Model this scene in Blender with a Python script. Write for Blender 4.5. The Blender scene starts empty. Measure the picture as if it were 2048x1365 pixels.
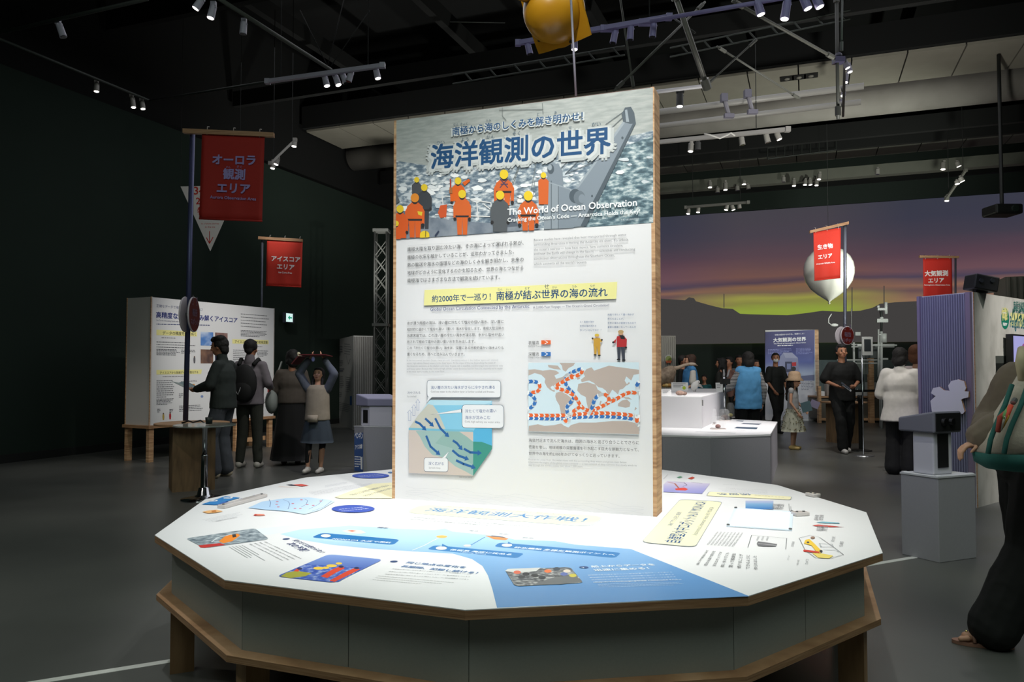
import bpy, bmesh, math, random
from mathutils import Vector as V, Matrix, Euler
random.seed(7)
PI = math.pi
SC = bpy.context.scene
COL = SC.collection
# ---------------------------------------------------------------- camera
PITCH = 0.0339; F = 1535.0; EYE = V((0, 0, 1.37))
cd = bpy.data.cameras.new('camera'); cam = bpy.data.objects.new('camera', cd); COL.objects.link(cam)
cam.location = EYE; cam.rotation_euler = (PI/2 + PITCH, 0, 0)
cd.sensor_width = 36; cd.lens = F/2048*36; cd.clip_start = 0.05; cd.clip_end = 120
SC.camera = cam
# ---------------------------------------------------------------- world and exposure
w = bpy.data.worlds.new('hall'); SC.world = w; w.use_nodes = True
w.node_tree.nodes['Background'].inputs[0].default_value = (0.010, 0.014, 0.012, 1)
w.node_tree.nodes['Background'].inputs[1].default_value = 0.2
SC.view_settings.view_transform = 'Standard'; SC.view_settings.look = 'None'
SC.view_settings.exposure = 0.0; SC.view_settings.gamma = 1.0; SC.view_settings.use_curve_mapping = False
# ---------------------------------------------------------------- hall frame: e1 runs along the far wall, e2 towards it
E1 = V((0.9333, -0.3591, 0)); E2 = V((0.3591, 0.9333, 0)); UP = V((0, 0, 1))
def uv(u, v, z=0.0): return E1*u + E2*v + UP*z
def ray(px, py):
    x = (px-1024)/F; y = -(py-682.5)/F
    return V((x, math.cos(PITCH) - y*math.sin(PITCH), math.sin(PITCH) + y*math.cos(PITCH)))
def at_z(px, py, z=0.0):
    d = ray(px, py); return EYE + d*((z-EYE.z)/d.z)
def at_y(px, py, Y):
    d = ray(px, py); return EYE + d*(Y/d.y)
def on_plane(px, py, O, N):
    d = ray(px, py); return EYE + d*((O-EYE).dot(N)/d.dot(N))
# ---------------------------------------------------------------- lights
def spot(loc, to, watt, deg=40, blend=0.6, col=(1, 0.97, 0.92), r=0.06, name='exhibition_spot'):
    l = bpy.data.lights.new(name, 'SPOT'); l.energy = watt; l.color = col; l.spot_size = math.radians(deg)
    l.spot_blend = blend; l.shadow_soft_size = r
    o = bpy.data.objects.new(name, l); COL.objects.link(o); o.location = loc
    o.rotation_euler = (V(to)-V(loc)).to_track_quat('-Z', 'Y').to_euler(); return o
def area(loc, to, watt, sx, sy, col=(1, 1, 1), name='fill_light'):
    l = bpy.data.lights.new(name, 'AREA'); l.shape = 'RECTANGLE'; l.size = sx; l.size_y = sy; l.energy = watt; l.color = col
    o = bpy.data.objects.new(name, l); COL.objects.link(o); o.location = loc
    o.rotation_euler = (V(to)-V(loc)).to_track_quat('-Z', 'Y').to_euler(); return o
WARM = (1, 0.96, 0.90); PURP = (0.55, 0.5, 1.0)
# big octagonal table and its panel
spot((0.55, 2.35, 5.6), (0.15, 3.95, 0.6), 860, 42, 0.9, (1, 0.985, 0.95))
spot((-1.7, 2.7, 5.4), (-0.75, 4.1, 0.6), 350, 38, 0.9, (0.98, 0.98, 1))
spot((2.7, 4.6, 5.4), (0.9, 4.3, 0.6), 350, 38, 0.9, (1, 0.97, 0.93))
spot((-0.6, 7.2, 5.4), (-0.4, 5.1, 0.6), 400, 40, 0.9, (0.97, 0.97, 1))
spot((-0.3, 0.9, 4.9), (0.05, 4.2, 2.0), 360, 34, 1.0, (1, 0.99, 0.97))
spot((-0.5, 2.2, 5.2), (0.3, 5.0, 3.75), 330, 20, 1.0, (1, .97, .9))  # added lamp, brightens the yellow float
spot((-0.7, 7.6, 5.4), (-3.0, 10.3, 0.9), 330, 40, 1.0, WARM)  # added to brighten the visitors at the left
spot((0.8, 3.4, 4.8), (3.2, 5.8, 0.9), 170, 24, 1.0, PURP)  # added purple lamp that tints the right kiosk
# left display box, small partition, floor pools
spot((-1.6, 8.6, 5.2), (-4.6, 12.2, 1.4), 820, 30, 1.0, WARM)
spot((-7.2, 8.2, 5.4), (-5.6, 10.6, 0.0), 180, 30, 1.0, WARM)
spot((-4.6, 6.0, 5.0), (-3.9, 8.0, 0.0), 130, 40, 1.0, WARM)
spot((-7.5, 5.0, 5.6), (-4.2, 2.6, 0.0), 300, 60, 1.0, WARM)
spot((-3.0, 15.0, 5.2), (-3.9, 17.8, 1.2), 240, 26, 1.0, WARM)
spot((-2.6, 7.6, 4.8), (-2.0, 10.1, 0.7), 130, 26, 1.0, PURP)
spot((0.2, 9.2, 4.6), (-1.7, 10.0, 0.5), 130, 30, 1.0, WARM)
# right: specimen table, kiosk, partition, visitors
spot((3.0, 7.6, 5.2), (2.7, 9.8, 0.8), 900, 34, 0.9, (1, 0.95, 0.93))
spot((5.2, 9.2, 5.2), (3.2, 10.1, 0.8), 560, 30, 0.9, (1, 0.95, 0.93))
spot((2.4, 3.7, 4.8), (3.1, 5.6, 0.3), 150, 36, 1.0, WARM)
spot((3.3, 6.6, 5.0), (4.7, 8.1, 1.5), 330, 30, 1.0, PURP)
spot((6.2, 5.4, 5.2), (5.6, 8.0, 1.4), 1000, 34, 1.0, WARM)
spot((3.6, 7.8, 5.2), (4.7, 9.6, 1.2), 420, 24, 1.0, WARM)
spot((4.6, 10.6, 5.4), (5.0, 12.2, 0.2), 300, 40, 1.0, WARM)
spot((6.2, 12.0, 5.4), (6.4, 15.0, 1.2), 260, 40, 1.0, WARM)
spot((6.6, 15.5, 5.6), (7.6, 19.6, 1.4), 520, 28, 1.0, (0.9, 0.95, 1))
spot((5.0, 11.0, 5.0), (6.0, 14.6, 3.4), 260, 26, 1.0, WARM)
spot((-4.2, 11.6, 5.4), (-4.3, 14.7, 3.3), 230, 22, 1.0, WARM)
spot((3.2, 13.0, 5.4), (3.0, 15.4, 1.2), 160, 40, 1.0, WARM)
spot((5.5, 12.5, 5.6), (6.4, 15.6, 3.2), 520, 22, 1.0, (1, 1, .97))  # added to brighten the white balloon
# added uplights to brighten the soffit; the middle one sits by the black floodlight
spot((8.3, 13.6, 2.5), (5.6, 19.6, 6.6), 700, 120, 1.0, (.96, 1, .9), .15, 'soffit_fill')
spot((4.9, 9.0, 2.3), (3.6, 14.5, 6.8), 760, 130, 1.0, (1, .98, .92), .15, 'soffit_fill')
spot((-2.6, 14.8, 2.6), (-2.6, 16.5, 6.8), 340, 130, 1.0, (1, .98, .92), .15, 'soffit_fill')
# added dim fill in place of ambient light, high in the hall
area((0.5, 1.0, 6.6), (0.5, 1.0, 0), 320, 12, 6, (0.86, 1.0, 0.90))
area((1.5, 11.0, 6.4), (1.5, 11.0, 0), 190, 12, 5, (0.95, 0.95, 1.0))
# ---------------------------------------------------------------- materials
def lin(c): return c/12.92 if c <= 0.04045 else ((c+0.055)/1.055)**2.4
def hexc(h):
    h = h.lstrip('#'); return tuple(lin(int(h[i:i+2], 16)/255) for i in (0, 2, 4)) + (1,)
MC = {}
def M(h, rough=0.6, metal=0.0, grain=0.0, scale=40, bump=0.0, spec=0.5, trans=0.0, alpha=1.0, coat=0.0):
    k = (h, rough, metal, grain, scale, bump, spec, trans, alpha, coat)
    if k in MC: return MC[k]
    m = bpy.data.materials.new('mat_'+h.lstrip('#')); m.use_nodes = True; t = m.node_tree; b = t.nodes['Principled BSDF']
    b.inputs['Base Color'].default_value = hexc(h); b.inputs['Roughness'].default_value = rough
    b.inputs['Metallic'].default_value = metal; b.inputs['Specular IOR Level'].default_value = spec
    b.inputs['Transmission Weight'].default_value = trans; b.inputs['Alpha'].default_value = alpha
    b.inputs['Coat Weight'].default_value = coat
    if grain or bump:
        tc = t.nodes.new('ShaderNodeTexCoord'); n = t.nodes.new('ShaderNodeTexNoise'); n.inputs['Scale'].default_value = scale
        n.inputs['Detail'].default_value = 4; t.links.new(tc.outputs['Object'], n.inputs['Vector'])
        if grain:
            r = t.nodes.new('ShaderNodeMapRange'); r.inputs['From Min'].default_value = 0.3; r.inputs['From Max'].default_value = 0.7
            r.inputs['To Min'].default_value = 1-grain; r.inputs['To Max'].default_value = 1+grain
            x = t.nodes.new('ShaderNodeVectorMath'); x.operation = 'SCALE'; x.inputs[0].default_value = hexc(h)[:3]
            t.links.new(n.outputs['Fac'], r.inputs['Value']); t.links.new(r.outputs['Result'], x.inputs['Scale'])
            t.links.new(x.outputs['Vector'], b.inputs['Base Color'])
        if bump:
            bp = t.nodes.new('ShaderNodeBump'); bp.inputs['Strength'].default_value = bump; bp.inputs['Distance'].default_value = 0.01
            t.links.new(n.outputs['Fac'], bp.inputs['Height']); t.links.new(bp.outputs['Normal'], b.inputs['Normal'])
    MC[k] = m; return m
def EM(h, s=1.0, sample=True, name=None):
    k = ('em', h, s, sample)
    if k in MC: return MC[k]
    m = bpy.data.materials.new('glow_'+h.lstrip('#')); m.use_nodes = True; t = m.node_tree; t.nodes.clear()
    e = t.nodes.new('ShaderNodeEmission'); e.inputs[0].default_value = hexc(h); e.inputs[1].default_value = s
    o = t.nodes.new('ShaderNodeOutputMaterial'); t.links.new(e.outputs[0], o.inputs[0])
    if not sample: m.cycles.emission_sampling = 'NONE'
    MC[k] = m; return m
def noisemix(name, cols, scale=6, detail=6, rough=0.5, stretch=(1, 1, 1), kind='noise', pos=None, bump=0.0, rot=(0, 0, 0)):
    """colour ramp over a noise field: wood, sea ice, cloud, worn floor"""
    m = bpy.data.materials.new(name); m.use_nodes = True; t = m.node_tree; b = t.nodes['Principled BSDF']
    b.inputs['Roughness'].default_value = rough
    tc = t.nodes.new('ShaderNodeTexCoord'); mp = t.nodes.new('ShaderNodeMapping'); mp.inputs['Scale'].default_value = stretch
    mp.inputs['Rotation'].default_value = rot
    t.links.new(tc.outputs['Object'], mp.inputs['Vector'])
    if kind == 'voronoi':
        n = t.nodes.new('ShaderNodeTexVoronoi'); n.inputs['Scale'].default_value = scale; out = n.outputs['Distance']
        n2 = t.nodes.new('ShaderNodeTexNoise'); n2.inputs['Scale'].default_value = scale*1.7; n2.inputs['Detail'].default_value = 5
        t.links.new(mp.outputs[0], n2.inputs['Vector'])
        ad = t.nodes.new('ShaderNodeVectorMath'); ad.operation = 'MULTIPLY_ADD'; ad.inputs[1].default_value = (0.12,)*3
        t.links.new(n2.outputs['Color'], ad.inputs[0]); t.links.new(mp.outputs[0], ad.inputs[2]); t.links.new(ad.outputs[0], n.inputs['Vector'])
    else:
        n = t.nodes.new('ShaderNodeTexNoise'); n.inputs['Scale'].default_value = scale; n.inputs['Detail'].default_value = detail
        out = n.outputs['Fac']; t.links.new(mp.outputs[0], n.inputs['Vector'])
    r = t.nodes.new('ShaderNodeValToRGB'); el = r.color_ramp.elements
    pos = pos or [0.3 + 0.4*i/(len(cols)-1) for i in range(len(cols))]
    el[0].position = pos[0]; el[0].color = hexc(cols[0]); el[1].position = pos[-1]; el[1].color = hexc(cols[-1])
    for p, c in list(zip(pos, cols))[1:-1]:
        e = el.new(p); e.color = hexc(c)
    t.links.new(out, r.inputs[0]); t.links.new(r.outputs[0], b.inputs['Base Color'])
    if bump:
        bp = t.nodes.new('ShaderNodeBump'); bp.inputs['Strength'].default_value = bump; bp.inputs['Distance'].default_value = 0.004
        t.links.new(out, bp.inputs['Height']); t.links.new(bp.outputs['Normal'], b.inputs['Normal'])
    return m
WOOD = noisemix('plywood_edge', ['9c7350', 'c49a72', 'd8b48c'], 5, 5, 0.55, (1, 1, 12))
WOODH = noisemix('plywood_edge_flat', ['8a6446', 'a67f5c', 'b89270'], 6, 5, 0.55, (1, 1, 40))
PLY = noisemix('plywood_face', ['8c6a48', 'a5815c', 'b8946c'], 3, 6, 0.6, (6, 6, 1))
LAM = M('e9e9ea', 0.42, grain=0.01, scale=3)
LAMG = M('dcdcdc', 0.5, grain=0.02, scale=90)
STEEL = M('8d8f90', 0.35, 0.8)
CHROME = M('c8ccd0', 0.12, 1.0)
BLACK = M('0a0b0a', 0.6)
# ---------------------------------------------------------------- mesh builder
W = {}
class MB:
    def __init__(s): s.v = []; s.f = []; s.m = []; s.mats = []
    def mi(s, mat):
        if mat not in s.mats: s.mats.append(mat)
        return s.mats.index(mat)
    def add(s, vs, fs, mat):
        b = len(s.v); s.v += [tuple(x) for x in vs]; i = s.mi(mat)
        for f in fs: s.f.append(tuple(k+b for k in f)); s.m.append(i)
    def box(s, c, d, mat, R=None):
        c = V(c); h = V(d)/2; vs = []
        for x in (-1, 1):
            for y in (-1, 1):
                for z in (-1, 1):
                    p = V((x*h.x, y*h.y, z*h.z)); vs.append(c + (R @ p if R else p))
        s.add(vs, [(0, 1, 3, 2), (4, 6, 7, 5), (0, 4, 5, 1), (2, 3, 7, 6), (0, 2, 6, 4), (1, 5, 7, 3)], mat); return s
    def frame_box(s, O, A, B, C, mat):
        O, A, B, C = V(O), V(A), V(B), V(C)
        if A.cross(B).dot(C) < 0: A, B = B, A
        vs = [O + A*i + B*j + C*k for i in (0, 1) for j in (0, 1) for k in (0, 1)]
        s.add(vs, [(0, 1, 3, 2), (4, 6, 7, 5), (0, 4, 5, 1), (2, 3, 7, 6), (0, 2, 6, 4), (1, 5, 7, 3)], mat); return s
    def prism(s, pts, z0, z1, mat, side=None):
        n = len(pts); A = sum(pts[i][0]*pts[(i+1) % n][1]-pts[(i+1) % n][0]*pts[i][1] for i in range(n))
        if A < 0: pts = pts[::-1]
        s.add([(p[0], p[1], z1) for p in pts], [tuple(range(n))], mat)
        s.add([(p[0], p[1], z0) for p in pts], [tuple(range(n-1, -1, -1))], side or mat)
        s.add([(p[0], p[1], z0) for p in pts]+[(p[0], p[1], z1) for p in pts], [(i, (i+1) % n, n+(i+1) % n, n+i) for i in range(n)], side or mat); return s
    def cyl(s, a, b, ra, rb, mat, n=12, caps=True):
        a, b = V(a), V(b); d = (b-a).normalized(); x = d.orthogonal().normalized(); y = d.cross(x)
        vs = [a + (x*math.cos(2*PI*i/n)+y*math.sin(2*PI*i/n))*ra for i in range(n)] + [b + (x*math.cos(2*PI*i/n)+y*math.sin(2*PI*i/n))*rb for i in range(n)]
        fs = [(i, (i+1) % n, n+(i+1) % n, n+i) for i in range(n)]
        if caps: fs += [tuple(range(n-1, -1, -1)), tuple(range(n, 2*n))]
        s.add(vs, fs, mat); return s
    def tube(s, pts, r, mat, n=8):
        pts = [V(p) for p in pts]; vs = []; fs = []
        rr = r if isinstance(r, (list, tuple)) else [r]*len(pts); x = None
        for i, p in enumerate(pts):
            d = (pts[min(i+1, len(pts)-1)]-pts[max(i-1, 0)]).normalized()
            x = d.orthogonal().normalized() if x is None else (x - d*x.dot(d)).normalized()
            y = d.cross(x); vs += [p + (x*math.cos(2*PI*k/n)+y*math.sin(2*PI*k/n))*rr[i] for k in range(n)]
        for i in range(len(pts)-1):
            fs += [(i*n+k, i*n+(k+1) % n, (i+1)*n+(k+1) % n, (i+1)*n+k) for k in range(n)]
        fs += [tuple(range(n-1, -1, -1)), tuple(range((len(pts)-1)*n, len(pts)*n))]
        s.add(vs, fs, mat); return s
    def lathe(s, prof, c, mat, n=24, axis=None, sx=1, sy=1):
        c = V(c); vs = []; fs = []
        R = axis.to_track_quat('Z', 'Y').to_matrix() if axis else Matrix.Identity(3)
        for r, z in prof: vs += [c + R @ V((math.cos(2*PI*k/n)*r*sx, math.sin(2*PI*k/n)*r*sy, z)) for k in range(n)]
        for i in range(len(prof)-1): fs += [(i*n+k, i*n+(k+1) % n, (i+1)*n+(k+1) % n, (i+1)*n+k) for k in range(n)]
        fs += [tuple(range(n-1, -1, -1)), tuple(range((len(prof)-1)*n, len(prof)*n))]
        s.add(vs, fs, mat); return s
    def ell(s, c, r, mat=None, n=14, R=None):
        c = V(c); r = V(r) if not isinstance(r, (int, float)) else V((r, r, r)); vs = []; fs = []; h = n//2+1
        for i in range(1, h):
            for k in range(n):
                p = V((math.sin(PI*i/h)*math.cos(2*PI*k/n)*r.x, math.sin(PI*i/h)*math.sin(2*PI*k/n)*r.y, math.cos(PI*i/h)*r.z)); vs.append(c + (R @ p if R else p))
        for q in (V((0, 0, r.z)), V((0, 0, -r.z))): vs.append(c + (R @ q if R else q))
        N = (h-1)*n
        for i in range(h-2): fs += [(i*n+k, (i+1)*n+k, (i+1)*n+(k+1) % n, i*n+(k+1) % n) for k in range(n)]
        fs += [(N, k, (k+1) % n) for k in range(n)] + [(N+1, (h-2)*n+(k+1) % n, (h-2)*n+k) for k in range(n)]
        s.add(vs, fs, mat); return s
    def cap(s, a, b, ra, rb, mat=None, n=12):          # tapered capsule
        a, b = V(a), V(b); d = b-a
        if d.length < 1e-5: return s.ell(a, ra, mat)
        d.normalize(); x = d.orthogonal().normalized(); y = d.cross(x); vs = []; fs = []
        prof = [(a - d*ra*math.cos(t), ra*math.sin(t)) for t in (0.25, 0.8, 1.2, PI/2)] + [(b + d*rb*math.sin(t), rb*math.cos(t)) for t in (0, 0.4, 0.8, 1.3)]
        for p, r in prof: vs += [p + (x*math.cos(2*PI*k/n)+y*math.sin(2*PI*k/n))*r for k in range(n)]
        for i in range(len(prof)-1): fs += [(i*n+k, i*n+(k+1) % n, (i+1)*n+(k+1) % n, (i+1)*n+k) for k in range(n)]
        fs += [tuple(range(n-1, -1, -1)), tuple(range((len(prof)-1)*n, len(prof)*n))]
        s.add(vs, fs, mat); return s
    def build(s, name, parent=None, smooth=False, local=False, label=None, cat=None, group=None, kind=None, bevel=0.0):
        me = bpy.data.meshes.new(name); vs = s.v; Wp = Matrix.Identity(4)
        if parent is not None:
            Wp = W[parent]
            if not local: Wi = Wp.inverted(); vs = [tuple(Wi @ V(p)) for p in vs]
        org = V((0, 0, 0))
        if parent is None and vs:                       # origin at the base of a top-level mesh
            xs = [p[0] for p in vs]; ys = [p[1] for p in vs]; zs = [p[2] for p in vs]
            org = V(((min(xs)+max(xs))/2, (min(ys)+max(ys))/2, min(zs))); vs = [(p[0]-org.x, p[1]-org.y, p[2]-org.z) for p in vs]
        me.from_pydata(vs, [], s.f); me.polygons.foreach_set('material_index', s.m)
        for m in s.mats: me.materials.append(m)
        if smooth: me.polygons.foreach_set('use_smooth', [True]*len(me.polygons))
        me.update(); o = bpy.data.objects.new(name, me); COL.objects.link(o)
        if parent is not None: o.parent = parent
        else: o.location = org
        W[o] = Wp if parent is not None else Matrix.Translation(org)
        if bevel:
            b = o.modifiers.new('bevel', 'BEVEL'); b.width = bevel; b.segments = 2; b.limit_method = 'ANGLE'
        tag(o, label, cat, group, kind); return o
def tag(o, label=None, cat=None, group=None, kind=None):
    if label: o['label'] = label
    if cat: o['category'] = cat
    if group: o['group'] = group
    if kind: o['kind'] = kind
    return o
def thing(name, label, cat, loc, rz=0.0, group=None):
    o = bpy.data.objects.new(name, None); o.empty_display_size = 0.05; COL.objects.link(o)
    o.location = V(loc); o.rotation_euler = (0, 0, rz); W[o] = Matrix.Translation(V(loc)) @ Matrix.Rotation(rz, 4, 'Z')
    return tag(o, label, cat, group)
# ---------------------------------------------------------------- flat print on a surface
TC = {}
def glyphs(body, bold=0.0):
    k = (body, bold)
    if k in TC: return TC[k]
    c = bpy.data.curves.new('type', 'FONT'); c.body = body; c.resolution_u = 2
    o = bpy.data.objects.new('type', c); COL.objects.link(o)
    me = bpy.data.meshes.new_from_object(o.evaluated_get(bpy.context.evaluated_depsgraph_get()))
    vs = [(v.co.x, v.co.y) for v in me.vertices]; fs = [tuple(p.vertices) for p in me.polygons]
    bpy.data.objects.remove(o); bpy.data.curves.remove(c); bpy.data.meshes.remove(me)
    if vs:
        x0 = min(p[0] for p in vs); x1 = max(p[0] for p in vs); y0 = min(p[1] for p in vs); y1 = max(p[1] for p in vs)
    else: x0, x1, y0, y1 = 0, 1, 0, 1
    vs = [(p[0]-x0, p[1]-y0, 0) for p in vs]
    if bold >= 0.012:                                  # heavier weight: the same outlines set side by side
        q = 8 if bold > .05 else 4; base = list(vs); bf = list(fs); n0 = len(vs); rr = [bold] if bold <= .05 else [bold*.5, bold]
        for r_ in rr:
            for i in range(q):
                a = 2*PI*(i+.5)/q; off = len(vs); zi = i+1+rr.index(r_)*q; vs += [(p[0]+math.cos(a)*r_, p[1]+math.sin(a)*r_, zi) for p in base]; fs += [tuple(j+off for j in f) for f in bf]
    TC[k] = (vs, fs, x1-x0, y1-y0); return TC[k]
class Sheet:
    """printing on one plane; coordinates are read off a view of the sheet (scale, left, top) and laid onto the plane itself"""
    def __init__(s, parent, O, N, step=0.00002):
        s.par = parent; s.O = V(O); s.N = V(N).normalized(); s.k = 0; s.z = (1.0, 0, 0); s.mb = MB(); s.step = step; s.clips = []
        if s.N.dot(EYE-s.O) < 0: s.N = -s.N
    def view(s, scale, ox, oy): s.z = (scale, ox, oy); return s
    def P(s, x, y):
        return on_plane(s.z[1]+x/s.z[0], s.z[2]+y/s.z[0], s.O, s.N)
    def off(s, inc=True):
        if inc: s.k += 1
        return s.N*(0.0003+s.step*(s.k+(0 if inc else 1)))
    def face(s, pts3, mat, o=None):
        o = o if o is not None else s.off(); n = len(pts3); nn = V((0, 0, 0))
        for i in range(n): nn += pts3[i].cross(pts3[(i+1) % n])
        idx = tuple(range(n)) if nn.dot(s.N) > 0 else tuple(range(n-1, -1, -1))
        s.mb.add([p+o for p in pts3], [idx], mat)
    def poly(s, pts, mat):
        for (cx, cy, nx, ny) in s.clips:
            out = []
            for i in range(len(pts)):
                p, q = pts[i], pts[(i+1) % len(pts)]; dp = (p[0]-cx)*nx+(p[1]-cy)*ny; dq = (q[0]-cx)*nx+(q[1]-cy)*ny
                if dp >= 0: out.append(p)
                if (dp >= 0) != (dq >= 0): t = dp/(dp-dq); out.append((p[0]+(q[0]-p[0])*t, p[1]+(q[1]-p[1])*t))
            pts = out
            if len(pts) < 3: return
        s.face([s.P(*p) for p in pts], mat)
    def rect(s, x0, y0, x1, y1, mat): s.poly([(x0, y0), (x1, y0), (x1, y1), (x0, y1)], mat)
    def rrect(s, q, mat, r=0.12, n=4):                 # rounded quad, corners q in order
        P = [s.P(*p) for p in q]; out = []; m = len(P)
        L = min((P[(i+1) % m]-P[i]).length for i in range(m))*r
        for i in range(m):
            a = P[i-1]; b = P[i]; c = P[(i+1) % m]; p0 = b+(a-b).normalized()*L; p2 = b+(c-b).normalized()*L
            for k in range(n+1):
                t = k/n; out.append(p0*(1-t)**2+b*2*t*(1-t)+p2*t*t)
        s.face(out, mat)
    def circ(s, x, y, r, mat, n=20, sy=1.0, round3=True):
        c = s.P(x, y); e = (s.P(x+r, y)-c); rr = e.length; a = e.normalized(); b = s.N.cross(a)
        s.face([c+a*math.cos(2*PI*k/n)*rr+b*math.sin(2*PI*k/n)*rr*sy for k in range(n)], mat)
    def disc(s, x, y, rx, ry, mat, n=20):
        s.poly([(x+rx*math.cos(2*PI*k/n), y+ry*math.sin(2*PI*k/n)) for k in range(n)], mat)
    def stroke(s, pts, wd, mat, closed=False):
        P = [s.P(*p) for p in pts]; o = s.off(); n = len(P)
        for i in range(n if closed else n-1):
            a = P[i]; b = P[(i+1) % n]; d = (b-a)
            if d.length < 1e-6: continue
            d = d.normalized(); q = s.N.cross(d)*wd/2; e = d*wd*0.3
            s.face([a-e-q, b+e-q, b+e+q, a-e+q], mat, o)
    def arrow(s, pts, wd, mat, head=2.4):
        P = [s.P(*p) for p in pts]; s.stroke(pts, wd, mat); a, b = P[-2], P[-1]; d = (b-a).normalized(); q = s.N.cross(d)*wd*head/2
        s.face([b-q, b+d*wd*head*0.8, b+q], mat)
    def chevrons(s, pts, wd, mat, pitch=0.05, gap=0.2):
        P = [s.P(*p) for p in pts]; o = s.off(); st = 0.003; seg = [P[0]]; left = st
        for a, b in zip(P, P[1:]):
            L = (b-a).length; t = left
            while t < L: seg.append(a.lerp(b, t/L)); t += st
            left = t-L
        n = max(2, int(pitch/st)); i = 0
        while i+n < len(seg):
            a = seg[i]; b = seg[i+int(n*(1-gap))]; d = (b-a).normalized() if (b-a).length > 1e-6 else V((1, 0, 0)); q = s.N.cross(d)*wd/2; p = d*wd*0.35
            s.face([a-q, b-q, b+p, b+q, a+q, a+p], mat, o); i += n
    def text(s, x0, y0, x1, y1, body, mat, hs=1.0, bold=0.0, slant=0.0, hpx=None):
        vs, fs, w_, h_ = glyphs(body, bold)
        if not vs: return
        a = s.P(x0, y0); b = s.P(x1, y1); X = (b-a)/w_; Y = s.N.cross(X).normalized()*X.length*hs
        if hpx: Y = s.N.cross(X).normalized()*((s.P(x0, y0-hpx)-a).length/h_)
        o = s.off(bold >= .012); s.mb.add([a+X*p[0]+Y*p[1]+o+s.N*(1.2e-5*p[2]) for p in vs], fs, mat)
        if bold >= .012: s.k += 3 if bold <= .05 else 10
    def lines(s, rows, mat, **k):
        for r in rows: s.text(*r[:4], r[4], mat, **k)
    def greek(s, x0, y0, x1, y1, dx, dy, n, wd, mat, ragged=0.2):   # n small rows of unreadable caption type
        rnd = random.Random(int(x0*7+y0))
        for i in range(n):
            q = 1 - rnd.random()*ragged*(1 if i < n-1 else 2.5); ax, ay = x0+dx*i, y0+dy*i; bx, by = x1+dx*i, y1+dy*i
            P0 = s.P(ax, ay); P1 = s.P(ax+(bx-ax)*q, ay+(by-ay)*q); L = (P1-P0).length; d = (P1-P0).normalized(); t = 0; o = s.off(False); qv = s.N.cross(d)*wd/2
            while t < L:
                l = wd*rnd.uniform(1.0, 4.5); l = min(l, L-t)
                s.face([P0+d*t-qv, P0+d*(t+l)-qv, P0+d*(t+l)+qv, P0+d*t+qv], mat, o); t += l+wd*0.7
    def end(s, name, label=None, kind=None):
        o = s.mb.build(name, s.par, label=label, kind=kind); s.mb = MB(); return o
INK = M('1c1d22', 0.6); GREY = M('8b8b8e', 0.6); TITLE = M('064573', 0.6); NAVY = M('23356e', 0.6)
PY = M('ece69c', 0.5); CREAM = M('f6efc4', 0.5); ORA = M('e2632a', 0.6); BLU = M('2f6db4', 0.6); WHT = M('f4f4f4', 0.5)
# ================================================================ SETTING
UL, UR, V0, V1, ZC = -10.7, 9.5, -6.0, 23.0, 9.0
FLOORM = noisemix('vinyl_floor', ['4a4b48', '555653', '5e5f5b'], 0.7, 5, 0.36, bump=0.02)
HALLC = uv(-.5, 8, 4)
def slab(name, pts3, mat, th=0.12):
    mb = MB(); n = len(pts3); nn = (pts3[1]-pts3[0]).cross(pts3[2]-pts3[0]).normalized()*th
    if nn.dot(HALLC-pts3[0]) < 0: pts3 = pts3[::-1]; nn = -nn
    mb.add(pts3, [tuple(range(n))], mat); mb.add([p-nn for p in pts3], [tuple(range(n-1, -1, -1))], mat)
    mb.add(list(pts3)+[p-nn for p in pts3], [((i+1) % n, i, n+i, n+(i+1) % n) for i in range(n)], mat)
    return mb.build(name, kind='structure')
slab('floor', [uv(UL, V0), uv(UR, V0), uv(UR, V1), uv(UL, V1)], FLOORM)
CEILM = M('060908', 0.95)
slab('ceiling', [uv(UL, V0, ZC), uv(UL, V1, ZC), uv(UR, V1, ZC), uv(UR, V0, ZC)], CEILM)
WALLD = M('11231a', 0.9, grain=0.08, scale=1.2)
slab('wall_left', [uv(UL, V0), uv(UL, V1), uv(UL, V1, 5.7), uv(UL, V0, 5.7)][::-1], WALLD)
slab('wall_left_upper', [uv(UL-.1, V0, 5.7), uv(UL-.1, V1, 5.7), uv(UL-.1, V1, ZC), uv(UL-.1, V0, ZC)][::-1], CEILM)
slab('wall_far', [uv(UL, V1), uv(UR, V1), uv(UR, V1, ZC), uv(UL, V1, ZC)][::-1], M('2a352f', 0.9))
slab('wall_right', [uv(UR, V0), uv(UR, V1), uv(UR, V1, ZC), uv(UR, V0, ZC)], WALLD)
slab('wall_back', [uv(UL, V0), uv(UR, V0), uv(UR, V0, ZC), uv(UL, V0, ZC)], WALLD)
mb = MB(); mb.frame_box(uv(UL, V0, 0), E1*0.03, E2*(V1-V0), UP*0.12, M('0c100e', 0.8)); mb.build('baseboard_left', kind='structure')
# tape on the floor, both sides of the table
TAPE = M('c9cac4', 0.6, grain=0.05, scale=30)
def tape(p, q, wd, label):
    a = at_z(*p); b = at_z(*q); d = (b-a).normalized(); s_ = UP.cross(d)*wd
    m = MB(); m.frame_box(a, b-a, s_, UP*0.002, TAPE); m.build('floor_tape', label=label, cat='tape')
tape((-40, 1388), (352, 1325), 0.045, 'white floor tape strip running to the left leg of the big table')
tape((1735, 1134), (1840, 1116), 0.045, 'short white floor tape strip between the big table and the grey kiosk')
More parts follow.
